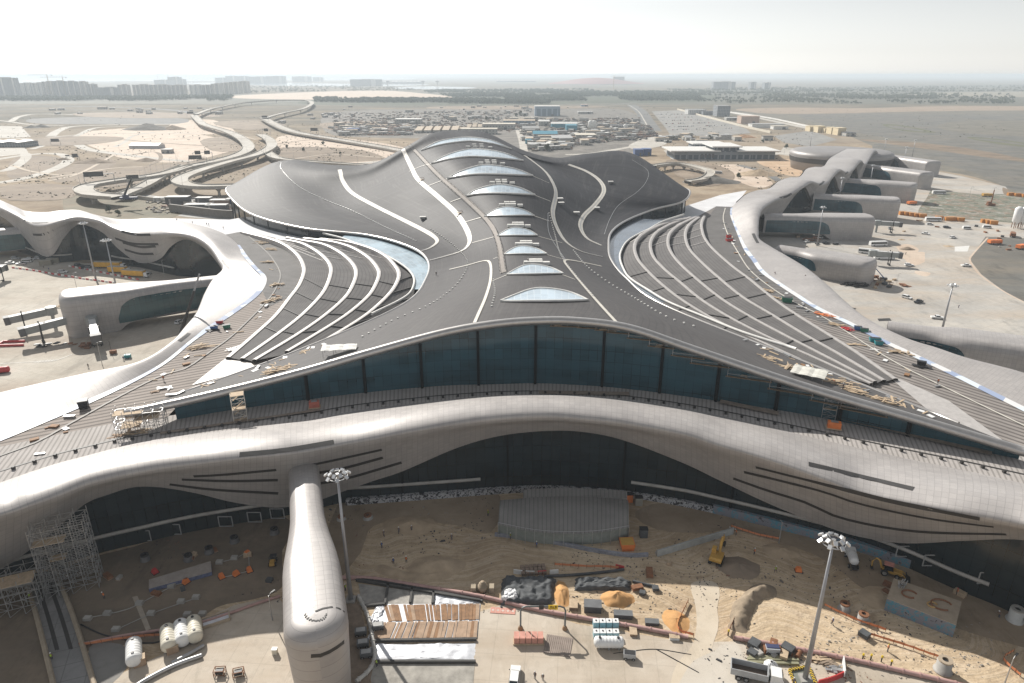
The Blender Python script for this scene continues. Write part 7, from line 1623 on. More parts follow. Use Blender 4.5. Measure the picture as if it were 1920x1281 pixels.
wt = thing('water_bowser', 'white tank truck parked in the shade under the silver lobe', 'truck', at(1597, 1058, 0).to_tuple(), R(75)); hcyl(wt, 'shell', 3.6, .95, WHP, 3, 'x', 1.75); MB().box((2.6, 0, 1.4), (1.4, 2.0, 1.8), top=.92).build('cab', WC, wt); MB().box((0, 0, .75), (5.8, 1.0, .25)).build('chassis', M_DARK, wt); wheels(wt, (-1.4, 2.3), .9, .48, .3)
o = thing('skip_bin', 'orange and yellow open skip at the east end of the seamed annex', 'skip', at(1175, 1026, 0).to_tuple(), R(3)); b = MB(); prof_body(b, [(-1.3,0,1),(1.3,0,1),(1.6,1.6,1),(-1.6,1.6,1)], 1.5); b.build('side', OR_, o); MB().box((0, 0, 1.62), (2.9, 2.7, .05)).build('load', Y_, o)
for x, y, lb, m in ((1179,940,'tall orange site cabinet against the dark glass',OR_),(1197,946,'grey brown plinth unit beside the orange cabinet',mat('plinth_tan', (.3, .28, .24), .8)),(1206,1006,'dark lidded unit east of the orange skip',TARP_)):
    o = thing('site_cabinet', lb, 'cabinet', at(x, y, 0).to_tuple()); MB().box((0, 0, 1.1), (1.8, 1.4, 2.2)).build('body', m, o); MB().box((0, 0, 2.25), (1.95, 1.55, .1)).build('lid', M_DARK, o)
# small orange boxes and pale kerb stones in the shaded bay
for x, y, lb in ((464,1040,'orange traffic pod at the far corner of the shaded pipe run'),(468,1071,'orange traffic pod nearer the capsule lounge'),(416,1083,'orange traffic pod in the middle of the shaded bay'),(443,1078,'small faded orange pod between two others'),(349,1093,'orange plank box before the pale slab'),(291,1074,'red box behind the pale slab end'),(1497,1071,'orange bin alone on the shaded sand, a worker next to it')):
    o = thing('traffic_pod', lb, 'traffic pod', at(x, y, 0).to_tuple(), x * .3, 'orange pods in the shaded bay'); b = MB(); prof_body(b, [(-.7,0,1),(.7,0,1),(.45,1.0,.6),(-.45,1.0,.6)], .6); b.build('body', RED_ if 'red box' in lb else OR_, o); MB().box((0, 0, .06), (1.6, 1.4, .1)).build('foot', M_DARK, o)
for i, (x, y) in enumerate(((202,1152),(165,1162),(262,1133),(284,1152),(218,1182),(340,1130),(368,1122),(412,1056),(440,1048),(352,1154),(380,1153),(322,1101))):
    tag(MB().box((0, 0, .35), (1.5, 1.0, .7), top=.9).build('anchor_block', M_CONC, loc=None), ['grey anchor block on the brown ground by the ramp','flat dark anchor block nearest the ramp','long dark block at the pale footpath','block on the footpath end','block at the west end of the second pipe run','block on the brown ground by the pinkish pipe','far block by the brown bank','grey block past the pale slab','grey block near an orange pod','dark block by the cream tanks','dark block near the concrete tray','yellowed block before the pale slab edge'][i], 'concrete block', 'anchor blocks in the shaded bay').location = at(x, y, 0)
for pts, lb in (([(165,1160),(230,1146),(262,1133),(322,1101),(352,1092)],'thin pale pipe across the shaded bay'),([(218,1182),(284,1152),(340,1132),(372,1121)],'second thin pale pipe across the shaded bay'),([(412,1056),(440,1048),(464,1040),(468,1070)],'thin pipe bent round between orange pods'),([(416,1084),(443,1078),(468,1071)],'short thin pipe linking orange pods')): pipe(pts, .1, M_CONC, lb)
region('footpath', [(248,1120),(258,1118),(283,1180),(274,1184)], mat('pale_footing', (.36, .31, .25), .85), sp=1, z=.1)
tr_ = thing('block_tray', 'low concrete tray with rubble behind the sunlit slab edge', 'tray', at(405, 1164, 0).to_tuple(), R(28)); m = MB()
for a, b in (((-2.5,-1.2),(2.5,-1.2)), ((-2.5,1.2),(2.5,1.2)), ((-2.5,-1.2),(-2.5,1.2)), ((2.5,-1.2),(2.5,1.2))): m.bar((*a, .3), (*b, .3), .3, .6)
m.build('kerb', mat('tan_kerb', (.42, .34, .25), .8), tr_); MB().box((0, 0, .2), (4.7, 2.1, .3)).build('fill', FOIL_, tr_)
for i, (x, y) in enumerate(((413,1265),(448,1267))):
    o = thing('equipment_rack', ['western','eastern'][i] + ' of two small dark racks on the pale slab', 'rack', at(x, y, 0).to_tuple(), R(4 + 12 * i)); m = MB()
    for a in ((-.9,-.6), (.9,-.6), (.9,.6), (-.9,.6)): m.bar((*a, 0), (*a, 1.3), .1)
    for z in (.4, 1.3): m.bar((-.9,-.6,z), (.9,-.6,z), .1); m.bar((-.9,.6,z), (.9,.6,z), .1); m.bar((-.9,-.6,z), (-.9,.6,z), .1); m.bar((.9,-.6,z), (.9,.6,z), .1)
    m.build('frame', RUST_, o); MB().box((0, 0, .8), (1.3, 1.0, .6)).build('load', M_DARK, o)
lp_ = lamp_proto(6, .8, 'slim lamp post at the sunlit slab edge beside the capsule lounge', 'site lamp posts'); lp_.put(at(511, 1163, 0), 1.0)
lp_.put(at(1883, 1284, 0), .6, 'grey lamp post with a wide head in the bottom corner of the sand')
lp_.put(at(1460, 1020, 0), 2.6, 'thin leaning post over the small sand mound')
o = thing('junction_box', 'small pale junction box on the sunlit slab', 'junction box', at(516, 1226, 0).to_tuple()); MB().box((0, 0, .6), (.9, .7, 1.2)).build('cabinet', CREAMP, o); MB().box((0, 0, 1.24), (1.0, .8, .08)).build('lid', WHP, o)
# ramp into the tunnel and scaffolds
rp2 = thing('tunnel_ramp', 'long grey concrete ramp with dark rails running into a black tunnel', 'ramp')
rl_, rr2 = [at(x, y, 0) for x, y in ((45,1080),(70,1160),(112,1330))], [at(x, y, 0) for x, y in ((104,1072),(142,1170),(190,1330))]
RL = resample(spline(rl_, 8), 30); RRp = resample(spline(rr2, 8), 30)
MB().grid([[a.lerp(b, k / 6) + Vector((0, 0, .35)) for k in range(7)] for a, b in zip(RL, RRp)]).build('roadway', mk_slab('ramp_concrete', (.19, .185, .18), (.25, .245, .24), (.31, .30, .29), (.15, .15, .15), 4, R(70), .5), rp2)
for f in (.28, .34, .64, .70): MB().strip([a.lerp(b, f) + Vector((0, 0, .37)) for a, b in zip(RL[:20], RRp[:20])], .35).build('rail_groove', M_CHAR, rp2)
for Q in (RL, RRp): MB().tube([p + Vector((0, 0, .6)) for p in Q], .45, 6).build('side_kerb', mat('kerb_tan', (.33, .27, .2), .8), rp2)
tn2 = thing('tunnel_portal', 'dark arched tunnel mouth under the concourse at the ramp end', 'tunnel'); c = (RL[0] + RRp[0]) / 2 + Vector((0, 1.5, 0)); arc = [Vector((c.x + 4.2 * math.cos(math.pi * k / 12), c.y, 4.2 * math.sin(math.pi * k / 12))) for k in range(13)]
MB().face(arc).build('opening', mat('tunnel_black', (.004, .004, .004), 1), tn2); MB().grid([[p, c + (p - c) * 1.3 + Vector((0, -.3, 0))] for p in arc]).build('arch', M_CONC, tn2)
scaffold('scaffold_tower', 'tall grey scaffold tower standing beside the tunnel ramp under the concourse', at(142, 1098, 0).to_tuple(), R(22), 9.5, 5.5, 16, 4, 3, 1.6, ((12.8, 0, .6, 0, .5), (8, .2, .5, .2, .6)), 'scaffolds at the tunnel')
scaffold('scaffold_tower', 'broad low scaffold with a plank deck at the left edge beside the ramp', at(12, 1140, 0).to_tuple(), R(24), 13, 7, 7, 5, 3, 1.75, ((7.0, 0, 1, 0, .55),), 'scaffolds at the tunnel')
o = scaffold('scaffold_platform', 'scaffold platform hung under the left tip of the dark roof', at(268, 806, 18).to_tuple(), R(16), 11, 4, 5.5, 5, 2, 1.8, ((1.8, .1, .5, 0, 1), (3.6, .4, .9, 0, .8), (5.4, 0, .6, 0, .7)), 'scaffolds on the annex roof')
o = scaffold('scaffold_stair', 'pale scaffold stair tower climbing the glass to the roof rim on the west side', at(452, 790, 18).to_tuple(), R(22), 3.2, 2.6, 7.6, 1, 1, 1.9, ((0.1, 0, 1, 0, 1), (3.8, 0, 1, 0, 1), (7.6, 0, 1, 0, 1)), 'scaffolds on the annex roof', mat('pale_scaffold', (.50, .47, .42), .5)); m = MB()
for k in range(4): m.bar((-1.2, -.6 + (k % 2) * 1.2, k * 1.9), (1.2, -.6 + (k % 2) * 1.2, k * 1.9 + 1.9), .5, .1)
m.build('stair_flight', WOOD_, o)
o = scaffold('scaffold_stair', 'grey scaffold stair tower against the glass above the bright orange unit', at(1552, 785, 18).to_tuple(), R(-22), 3.2, 2.2, 6, 1, 1, 1.5, ((3, 0, 1, 0, 1), (6, 0, 1, 0, 1)), 'scaffolds on the annex roof'); m = MB()
for k in range(4): m.bar((-1.2, 0, k * 1.5), (1.2, 0, k * 1.5 + 1.5), .5, .1)
m.build('stair_flight', M_STEEL, o)
for i, (x, y, wd) in enumerate(((590,764,2.6), (1563,803,3.0))):
    o = thing('roof_unit', ['faded red box unit on the shaded annex roof west of centre','bright orange box unit on the annex roof below the stair tower'][i], 'equipment box', at(x, y, 18.4).to_tuple(), R(12 - 30 * i)); MB().box((0, 0, 1.0), (wd, 1.6, 1.5)).build('housing', OR_ if i else mat('faded_red_unit', (.45, .13, .09), .6), o); MB().box((0, .1, 1.8), (wd * .55, 1.0, .12)).build('grille', M_STEEL, o); MB().box((0, 0, .15), (wd + .5, 2.2, .2)).build('skid', WOOD_, o)
# suspended plank platforms below the east half of the rim
for k in range(13):
    i = int(nc * .53) + int(k * nc * .34 / 12); p = G[0][i]; i2 = min(nc - 1, i + 3); q2 = G[0][i2]; d = q2 - p; z = min(p.z, q2.z) - 2.0
    o = thing('suspended_platform', 'brown plank platform hung below the east half of the front roof rim', 'suspended platform', (p.x, p.y + .2, z), math.atan2(d.y, d.x), 'plank platforms under the roof rim'); L_ = Vector((d.x, d.y)).length
    MB().box((L_ / 2, -.6, 0), (L_ + .8, .9, .1)).build('plank', mat('old_planks', (.20, .14, .085), .8, 0, .3, .6), o); m = MB()
    for x in (0, L_): m.bar((x, -.9, 0), (x, -.9, 1.8), .07); m.bar((x, -.2, 0), (x, -.2, 1.8), .07)
    m.bar((0, -1, .9), (L_, -1, .9), .06); m.build('hanger', M_STEEL, o)
    if k % 3 == 0: plank_pile(0, 0, 0, 5, 1.5, .8, 'boards left on a hung plank platform', WOOD_, k, 'boards on the hung platforms').location = (p.x + d.x * .4, p.y - .4, z + .06)
# canopies, piles and gear on the roofs
def canopy(px, py, label, sx, sy, rz, h=1.8, m=M_WHITE):
    c = roof_hit(px, py, 0); o = thing('work_canopy', label, 'canopy', c.to_tuple(), rz); g = [[Vector((-sx / 2 + sx * i / 8, -sy / 2 + sy * j / 6, h + .18 * math.sin(i * 2.2) * .5 + .12 * math.sin(j * 2))) for i in range(9)] for j in range(7)]
    MB().grid(g).build('sheet', m, o)
    for x in (-.45, -.15, .15, .45):
        for y in (-.45, .45): MB().cyl((x * sx, y * sy, -.5), (x * sx, y * sy, h + .05), .06, n=6).build('leg', M_STEEL, o)
canopy(637, 662, 'white rumpled canopy on legs standing on the roof edge west of the arch', 9.5, 4.5, R(8)); canopy(1516, 706, 'pale flat canopy sheet on the roof edge east of the arch', 8.5, 6.5, R(-32), 1.5, mat('pale_canopy', (.58, .57, .52), .7))
for px, py, n, L_, sp_, lb, m, s, rz in [(530,693,26,3.5,3.2,'pale timber pile on the roof edge near the white canopy',WOOD_,1,.35),(505,700,12,2.5,1.5,'small loose boards at the roof edge west of the timber pile',WOOD_,2,.3),(1440,673,12,4,2.4,'pinkish boards on the roof just below the east terraces',WOOD_,3,-.6),(1480,690,22,4,3.5,'board spread beside the pale canopy sheet',WOOD_,4,-.6),(1575,722,28,3.2,3.6,'mixed timber and boxes past the pale canopy',WOOD_,5,-.5),(1600,735,20,3,2.6,'second timber spread farther down the east roof edge',WOOD_,6,-.5),(1650,750,22,4,3.2,'last timber pile along the east roof edge',WOOD_,7,-.6),(1560,715,8,1.6,1.2,'orange red sheet scraps beside the pale canopy',OR_,8,0)]:
    plank_pile(px, py, 0, n, L_, sp_, lb, m, s, bv=ROOF, rz0=rz)
for px, py, n, L_, sp_, lb, m, s, rz in [(490,456,22,4,4,'pale board pile at the top of the west deck',WOOD_,11,-.4),(510,468,16,4,3,'second board pile at the top of the west deck',WOOD_,12,-.4),(500,492,22,3,2.6,'stacked crates of boards halfway along the west deck',WOOD_,13,.2),(520,535,24,3,2.4,'timber heap beside the first terrace rim',WOOD_,14,.6),(508,565,24,4,3.2,'long timber stack on the west deck above the orange sheet',WOOD_,15,1.1),(380,650,22,4,3.5,'boards scattered beside the white pier edge',WOOD_,16,.5),(395,620,14,2.4,2,'dark gear and boards by the white pier edge',M_DARK,17,.5),(310,728,10,3.4,1.2,'stack of white panels on the west deck',WHP,18,.2),(290,735,6,2.2,.8,'small brown boards beside the white panels',PLYL_,19,.2),(440,655,14,4,1.8,'silver lengths of trim beside the terrace end',M_STEEL,20,.7),
    (1300,410,12,3,2,'tan boards at the head of the east deck',WOOD_,21,.2),(1436,545,18,3,2.6,'boards and boxes on the east deck near the terraces',WOOD_,22,-.7),(1458,560,16,3,2.4,'brown board pile beside the green skip on the east deck',WOOD_,23,-.7),(1545,592,20,3,3,'coloured board heap by the pale east pier edge',OR_,24,-.7),(1570,610,18,3,2.6,'mixed boards farther down the east deck',WOOD_,25,-.7),(1590,618,14,2,2,'red and blue gear heap on the east deck',RED_,26,-.7),(1600,646,4,4,.4,'single pale board flat on the east deck',WOOD_,27,-.1),(1640,656,4,3,.4,'white board flat on the east deck',WHP,28,-.3),(1690,662,18,3,3,'board heap by the blue-green skips',WOOD_,29,-.6),(1725,688,12,2.6,2,'small dark heap on the lower east deck',M_DARK,30,-.6),(255,812,18,3,2.2,'boards on the deck beside the hung scaffold platform',WOOD_,31,.3),(220,818,12,2.4,1.4,'tan boards at the west end of the annex roof',PLYL_,32,.3)]:
    plank_pile(px, py, 18.05, n, L_, sp_, lb, m, s, rz0=rz)
def skip(px, py, z, m, label, rz=0, s=(2.6, 1.5, 1.2)):
    o = thing('roof_skip', label, 'skip', at(px, py, z).to_tuple(), rz, 'skips on the roof decks'); b = MB(); prof_body(b, [(-s[0]/2*.8,0,1),(s[0]/2*.8,0,1),(s[0]/2,s[2],1),(-s[0]/2,s[2],1)], s[1] / 2); b.build('side', m, o); MB().box((0, 0, s[2] + .02), (s[0] * .9, s[1] * .85, .04)).build('load', M_DARK, o)
GRN = mat('green_skip', (.03, .16, .10), .6)
for a in [(1475,566,18.05,GRN,'green skip with a tan load on the east deck',-.3,(4,2.4,1.8)),(1608,618,18.05,BLU_,'blue skip on the east deck beside the green one',-.4),(1620,622,18.05,GRN,'small green skip on the east deck beside the blue one',-.4),(1640,640,18.05,TEA_,'long blue-green skip at the pale pier edge',-.2,(3.6,1.6,1.2)),(1647,646,18.05,TEA_,'second blue-green skip nearer the deck groove',-.2),(1367,452,18.05,RED_,'red equipment box on the dark east deck',.1,(3.6,2.2,1.2)),(1366,446,18.05,RED_,'upper red equipment box on the dark east deck',.1,(2.6,1.6,1.6)),(402,617,18.05,BLU_,'dark blue skip at the white pier edge',.3),(425,615,18.05,GRN,'green skip at the white pier edge',.5),(412,606,18.05,RED_,'red gear box behind the green skip',.2,(2.4,1.4,1)),(158,764,18.05,M_DARK,'black generator box on the west deck at the white cladding',.4,(2.4,2.4,2.2)),(1727,684,18.05,M_DARK,'dark box with a red mat on the lower east deck',-.5)]: skip(*a)
crumpled([(468,613),(488,610),(494,599),(474,599)], 1.0, mat('orange_tarpaulin', (.66, .30, .08), .6), 'orange and white tarpaulin bundle on the west deck', 'tarpaulin_stack', 21, .8)
bv_prev = None
for px, py, lb in [(793,411,'white hatch box on the dark roof west of the walkway'),(1050,376,'upper white hatch box beside the east gutter line'),(1052,384,'lower white hatch box beside the east gutter line'),(1081,402,'white hatch box between the two east gutter lines'),(1119,393,'white hatch box right at the outer east gutter line'),(1145,344,'small dark gear on the east roof lobe')]:
    c = roof_hit(px, py, .05); o = thing('roof_hatch', lb, 'roof hatch', c.to_tuple(), .1, 'hatch boxes on the dark roof'); MB().box((0, 0, .6), (2.6, 1.8, 1.1)).build('box', mat('hatch_grey', (.2, .2, .2), .6), o); MB().box((0, 0, 1.22), (3.2, 2.3, .25)).build('lid', M_WHITE, o)
for px, py, lb in [(860,402,'timber cradle straddling the west gutter line at mid roof'),(789,339,'timber cradle on the upper west gutter line')]:
    c = roof_hit(px, py, .1); o = thing('access_cradle', lb, 'access cradle', c.to_tuple(), .3); MB().box((0, 0, .7), (4, 1.6, .12)).build('platform', WOOD_, o); m = MB()
    for x in (-1.9, 1.9):
        for y in (-.7, .7): m.bar((x, y, 0), (x, y, 1.7), .1)
    m.bar((-1.9, -.7, 1.6), (1.9, -.7, 1.6), .08); m.bar((-1.9, .7, 1.6), (1.9, .7, 1.6), .08); m.build('rail', RUST_, o)
# loose boards, sheets and offcuts left about on the roof decks
rn = random.Random(55); LB = {}
for nm, m, sz in (('pale', WOOD_, (2.4, .35, .1)), ('white', WHP, (1.3, .9, .12)), ('brown', PLY_, (1.5, 1.0, .25)), ('grey', M_STEEL, (2.0, .6, .4))):
    o = MB().box((0, 0, sz[2] / 2), sz).build('loose_board', m); tag(o, 'x', 'board'); LB[nm] = Proto(o)
DK = {'west deck by the white pier': ([(-10,866),(120,800),(220,745),(300,705),(380,655),(440,625),(505,570),(520,530),(500,480)], 4.5, None, 18.06), 'east deck by the pale pier': ([(1362,420),(1385,475),(1440,538),(1540,597),(1600,632),(1680,682),(1790,742),(1900,800)], 4.5, None, 18.06), 'dark roof edge east of the arch': ([(1400,660),(1480,690),(1560,722),(1650,757),(1760,805)], 5, ROOF, 0), 'dark roof edge west of the arch': ([(300,765),(420,735),(520,700),(600,672)], 3.5, ROOF, 0)}
for dn, (pts, sp_, bv, z) in DK.items():
    q = resample(spline([at(x, y, 20 if bv else z) for x, y in pts], 5), 60)
    for i in range(34 if bv is None else 26):
        p = rn.choice(q) + Vector((rn.gauss(0, sp_ * .5), rn.gauss(0, sp_ * .5), 0)); nm = rn.choice(['pale', 'pale', 'white', 'brown', 'grey'])
        if bv:
            h = bv.ray_cast(p + Vector((0, 0, 60)), Vector((0, 0, -1)))
            if h[0] is None: continue
            p = h[0] + Vector((0, 0, .1))
        LB[nm].put(p, rn.uniform(0, 3.1), 'loose %s board lying on the %s' % (nm, dn), 'loose boards on the ' + dn, rn.uniform(.6, 1.5))
# stones, offcuts and litter over the building site
rn = random.Random(91); m = MB(); spots = [(rn.uniform(150, 1900), rn.uniform(950, 1270)) for _ in range(38)]
for i in range(3600):
    c = rn.choice(spots); x, y = c[0] + rn.gauss(0, 45), c[1] + rn.gauss(0, 22)
    Yg = interp(GL, x); a = at(x, y, 0)
    if a.y > Yg - 2.5 or (885 < x < 1290 and y > 1150) or (330 < x < 650 and y > 1130) or (650 < x < 905 and y > 1080): continue
    s = rn.uniform(.05, .2) * (1 if rn.random() < .94 else 2.0); m.box((a.x, a.y, s * .35), (s * rn.uniform(1, 3.5), s * 1.1, s * .8), rn.uniform(0, 3), .7)
tag(m.build('site_litter', tt.m), 'stones, offcuts and litter strewn over the sandy building site', 'litter', kind='stuff')
CR = {}
for nm, mt, sz in (('grey', M_CONC, (1.6, 1.1, .8)), ('rusty', RUST_, (2.4, 1.2, .7)), ('timber', WOOD_, (2.2, 1.2, .9)), ('black', TARP_, (1.8, 1.6, 1.0))):
    o = thing('material_stack', 'x', 'material stack'); MB().box((0, 0, sz[2] / 2 + .1), sz).build('load', mt, o); MB().box((0, 0, .06), (sz[0] + .2, sz[1] + .2, .1)).build('pallet', PLYL_, o); CR[nm] = Proto(o)
for i in range(64):
    if i < 30: x, y = rn.choice([(rn.uniform(300, 520), rn.uniform(1000, 1110)), (rn.uniform(1180, 1260), rn.uniform(1040, 1120)), (rn.uniform(1590, 1880), rn.uniform(1090, 1200)), (rn.uniform(1400, 1500), rn.uniform(1205, 1235)), (rn.uniform(200, 300), rn.uniform(1040, 1120))]); w_ = 'building site'
    else: x, y = rn.choice([(rn.uniform(1495, 1580), rn.uniform(438, 464)), (rn.uniform(1640, 1680), rn.uniform(525, 545)), (rn.uniform(1690, 1900), rn.uniform(406, 440)), (rn.uniform(1830, 1930), rn.uniform(425, 470))]); w_ = 'east apron'
    nm = rn.choice(list(CR)); CR[nm].put(at(x, y, .05), rn.uniform(0, 3), 'small %s material stack on a pallet on the %s' % (nm, w_), 'material stacks on the ' + w_, rn.uniform(.6, 1.2))
# mesh fences
OM_ = mat('orange_mesh', (.60, .22, .10), .8, 0, .2)
for pts, lb in (([(1040,1062),(1100,1066),(1120,1066),(1160,1068)],'orange mesh fence beside the block stack'),([(1290,1130),(1270,1180),(1300,1195)],'orange mesh fence round the orange sand patch'),([(1424,1107),(1395,1130),(1376,1165),(1364,1192)],'orange mesh fence along the curved spoil bank'),([(1545,1138),(1600,1164),(1660,1185)],'orange mesh fence behind the two open shafts'),([(1900,1224),(1880,1240),(1912,1270)],'orange mesh fence in the bottom corner of the sand'),([(150,1214),(240,1200),(310,1194)],'faded orange mesh in the shade by the lying tanks'),([(1620,1190),(1700,1215),(1770,1240)],'orange mesh fence crossing the sunlit sand'),([(1370,990),(1420,1006),(1460,1014)],'pinkish mesh strip near the dark glass')):
    q = resample(spline([at(x, y, 0) for x, y in pts], 4), 16); o = thing('mesh_barrier', lb, 'fence', group='orange mesh fences'); m = MB()
    rn = random.Random(len(lb)); g = [[p + Vector((0, 0, .35 + .1 * rn.random())), p + Vector((0, 0, .85 + .15 * rn.random()))] for p in q]; MB().grid(g).build('mesh', OM_, o)
    for p in q[::2]: m.cyl(p, p + Vector((0, 0, 1.1)), .05, n=6)
    m.build('stake', RUST_, o)
barrier_row([(960,1074),(1000,1078),(1050,1074)], ['white', 'white', 'red'], {'white': 'white plastic barrier at the foot of the block stack', 'red': 'red plastic barrier at the foot of the block stack'}, 'barriers at the block stack', 2.2); barrier_row([(1152,1064),(1172,1069)], ['red'], {'red': 'pair of red barriers at the end of the mesh by the block stack'}, 'two red barriers by the mesh', 1.3)
for i, (x, y) in enumerate(((1365,1192),(1617,1237),(1632,1238),(1652,1241),(1670,1249))):
    o = thing('marker_post', 'short post with a yellow cap by the pink pipe', 'marker post', at(x, y, 0).to_tuple(), 0, 'yellow capped posts along the pink pipe'); MB().cyl((0, 0, 0), (0, 0, 1.1), .12, n=8).build('post', M_DARK, o); MB().cyl((0, 0, 1.1), (0, 0, 1.45), .22, .16, n=8).build('cap', mat('cap_yellow', (.62, .45, .03), .5), o)
# people
for a in [(1560,1172,0,'walk','blue','worker in blue walking alone on the sunlit sand below the two shafts',.8),(1664,1222,0,'stand','orange','worker standing on bright sand above the pink pipe',1.2,'yellow'),(1454,1074,0,'walk','lime','worker in a lime vest walking on the shaded sand',2.0),(1414,1040,0,'stand','orange','worker in orange beside the dug brown soil',.5),(1380,1004,0,'work','orange','worker bending at the end of the buttressed wall',1.0),(1367,1000,0,'stand','grey','worker in grey at the end of the buttressed wall',2.0),(1006,1027,0,'stand','blue','worker in front of the low bluish wall',.3),(957,1011,0,'stand','lime','worker at the front corner of the seamed annex',1.6),(915,968,0,'stand','lime','worker in a lime vest beside the west end of the annex',.9,'yellow'),(847,1013,0,'stand','grey','worker standing in the shade on open sand',.2),(1487,1285,0,'stand','grey','worker near the mast foot at the bottom edge',.2),(1003,1273,0,'stand','grey','western of two workers side by side at the bottom edge',2.6),(1018,1275,0,'work','grey','eastern of two workers side by side at the bottom edge',2.9),(98,1238,0,'stand','lime','worker in a lime vest at the ramp kerb',.3),(57,1124,0,'stand','lime','worker in a lime vest on the tunnel ramp',.5),(196,1123,0,'work','orange','worker in orange by the foot of the tall scaffold',1.2),(1793,1116,0,'stand','orange','worker in orange behind the concrete chamber',.6,'red'),(1873,1158,0,'work','grey','worker crouched by the pale upright shaft',1.5),(720,1006,0,'walk','grey','first worker walking across the shaded sand',1.1),(748,1000,0,'walk','grey','second worker walking across the shaded sand',.3),(772,997,0,'stand','grey','third worker on the shaded sand, near the bank',.7),(716,1028,0,'stand','blue','worker in blue near the low sand mound',.7),(738,1058,0,'stand','blue','western of two workers at the sunny edge of the shade',.1),(762,1055,0,'stand','orange','eastern of two workers at the sunny edge of the shade',.1),(648,1108,0,'stand','lime','worker in a lime vest at the foot of the near mast',1.1),(707,1250,0,'work','lime','worker in a lime vest bending at the trench corner',1.1)]:
    person(a[0], a[1], a[2], a[3], a[4], a[5], a[6], a[7] if len(a) > 7 else 'white')
for a in [(307,714,18,'stand','orange','worker in orange standing on the west roof deck groove',.4),(332,415,20,'stand','grey','worker on the white deck near the pier edge',.4),(361,420,18.1,'stand','grey','worker on the white deck beside a pair of others',.9),(388,423,18.1,'stand','grey','first of a close pair of workers on the white deck',.2),(392,424,18.1,'stand','blue','second of a close pair of workers on the white deck',.8),(419,430,18.1,'walk','grey','worker walking near the corner of the grey deck',.8),(1510,522,19,'work','grey','worker crouched on the pale east pier edge',.8),(1453,516,18.1,'work','grey','worker kneeling at the blue edge of the pale pier',.6),(1758,720,18.1,'stand','orange','worker on the lower east deck',.1)]: person(a[0], a[1], a[2], a[3], a[4], a[5], a[6])
for px, py, lb in [(502,680,'worker at the roof edge beside the pale timber pile'),(1580,730,'worker beside the timber spread on the east roof edge'),(818,517,'worker by the west waist rim of the dark roof'),(990,494,'worker on the ridge behind the second front skylight')]: person(0, 0, 0, 'stand', 'grey', lb, .5, pos=roof_hit(px, py, 0))
# ================================================================ west and east aprons
def jet_bridge(root, head, zr, zh, label, rz=0, group='jet bridges of the west lounge'):
    a, b = Vector(root), Vector(head); d = (b - a).normalized(); L_ = (b - a).length; s = Vector((d.y, -d.x, 0)).normalized()
    o = thing('jet_bridge', label, 'jet bridge', group=group); JG = mat('jet_bridge_grey', (.27, .285, .28), .5, .2, .12); JW = mat('jet_bridge_roof', (.5, .5, .49), .5)
    A = Vector((a.x, a.y, zr)); Bv = Vector((b.x, b.y, zh)); dd = (Bv - A).normalized()
    MB().lathe((a.x, a.y, 0), [(.7, 0), (.7, zr - 1.6), (2.2, zr - 1.5), (2.2, zr + 1.6), (2.0, zr + 1.8)], 14).build('rotunda', JG, o)
    for f0, f1, w_ in ((.06, .55, 2.5), (.5, .9, 2.9)):
        t = MB(); t.bar(A + dd * L_ * f0, A + dd * L_ * f1, w_, 2.7); t.build('tunnel', JG, o); r = MB(); r.bar(A + dd * L_ * f0 + Vector((0, 0, 1.42)), A + dd * L_ * f1 + Vector((0, 0, 1.42)), w_ * .96, .12); r.build('tunnel_roof', JW, o)
    c = MB(); c.bar(A + dd * L_ * .88, A + dd * L_, 3.6, 3.2); c.build('cab', mat('cab_dark_grey', (.10, .10, .105), .6), o)
    m = MB(); p = A + dd * L_ * .62
    for sd in (-1, 1): m.bar(Vector((p.x, p.y, .5)) + s * sd * 1.7, Vector((p.x, p.y, p.z + 2.2)) + s * sd * 1.7, .35)
    m.bar(Vector((p.x, p.y, .7)) - s * 1.9, Vector((p.x, p.y, .7)) + s * 1.9, .4); m.build('lift_column', M_DARK, o)
    for sd in (-1, 1): MB().cyl(Vector((p.x, p.y, .55)) + s * (sd * 1.2 - .2), Vector((p.x, p.y, .55)) + s * (sd * 1.2 + .2), .55, n=12).build('wheel', RUB_, o)
jet_bridge(atY(100, 598, 272).xy.to_3d(), atY(8, 605, 262).xy.to_3d(), 7.5, 6.5, 'upper jet bridge of the white lounge, reaching to the picture edge')
jet_bridge(atY(140, 612, 262).xy.to_3d(), atY(38, 636, 250).xy.to_3d(), 7.5, 6.0, 'middle jet bridge of the white lounge, over the red frame')
jet_bridge(atY(172, 600, 260).xy.to_3d(), atY(178, 625, 244).xy.to_3d(), 7.5, 5.5, 'short white-topped jet bridge pointing straight towards the viewer')
for (px, py, w_), lb in (((1640,488,9),'jet bridge of the east lounge by the buses'),((1650,428,10),'jet bridge on the end of the second east lounge')):
    a = at(px - 8, py + 8, 0); b = a + Vector((15, -3, 0)); jet_bridge(a, b, 6.5, 6, lb, group='jet bridges of the east lounges')
jet_bridge(at(-20,540,0), at(14,522,0), 6, 6, 'dark jet bridge end poking in at the picture edge', group='jet bridges of the west lounge')
f = thing('spreader_beam', 'red open rectangular frame lying on the west apron under the jet bridge', 'frame', at(26, 646, 0).to_tuple(), R(5)); 
for a, b in (((-5,-2.2,.5),(5,-2.2,.5)), ((-5,2.2,.5),(3,2.2,.5)), ((-5,-2.2,.5),(-5,2.2,.5))): MB().bar(a, b, .5, 1.0).build('bar', RED_, f)
o = thing('red_cylinder', 'red rounded tank end at the picture edge of the west apron', 'tank', at(2, 700, 0).to_tuple(), R(20)); hcyl(o, 'shell', 6, 1.1, RED_, 2, 'x', 1.3); MB().box((0, 0, .2), (3, 1.6, .4)).build('cradle', M_DARK, o)
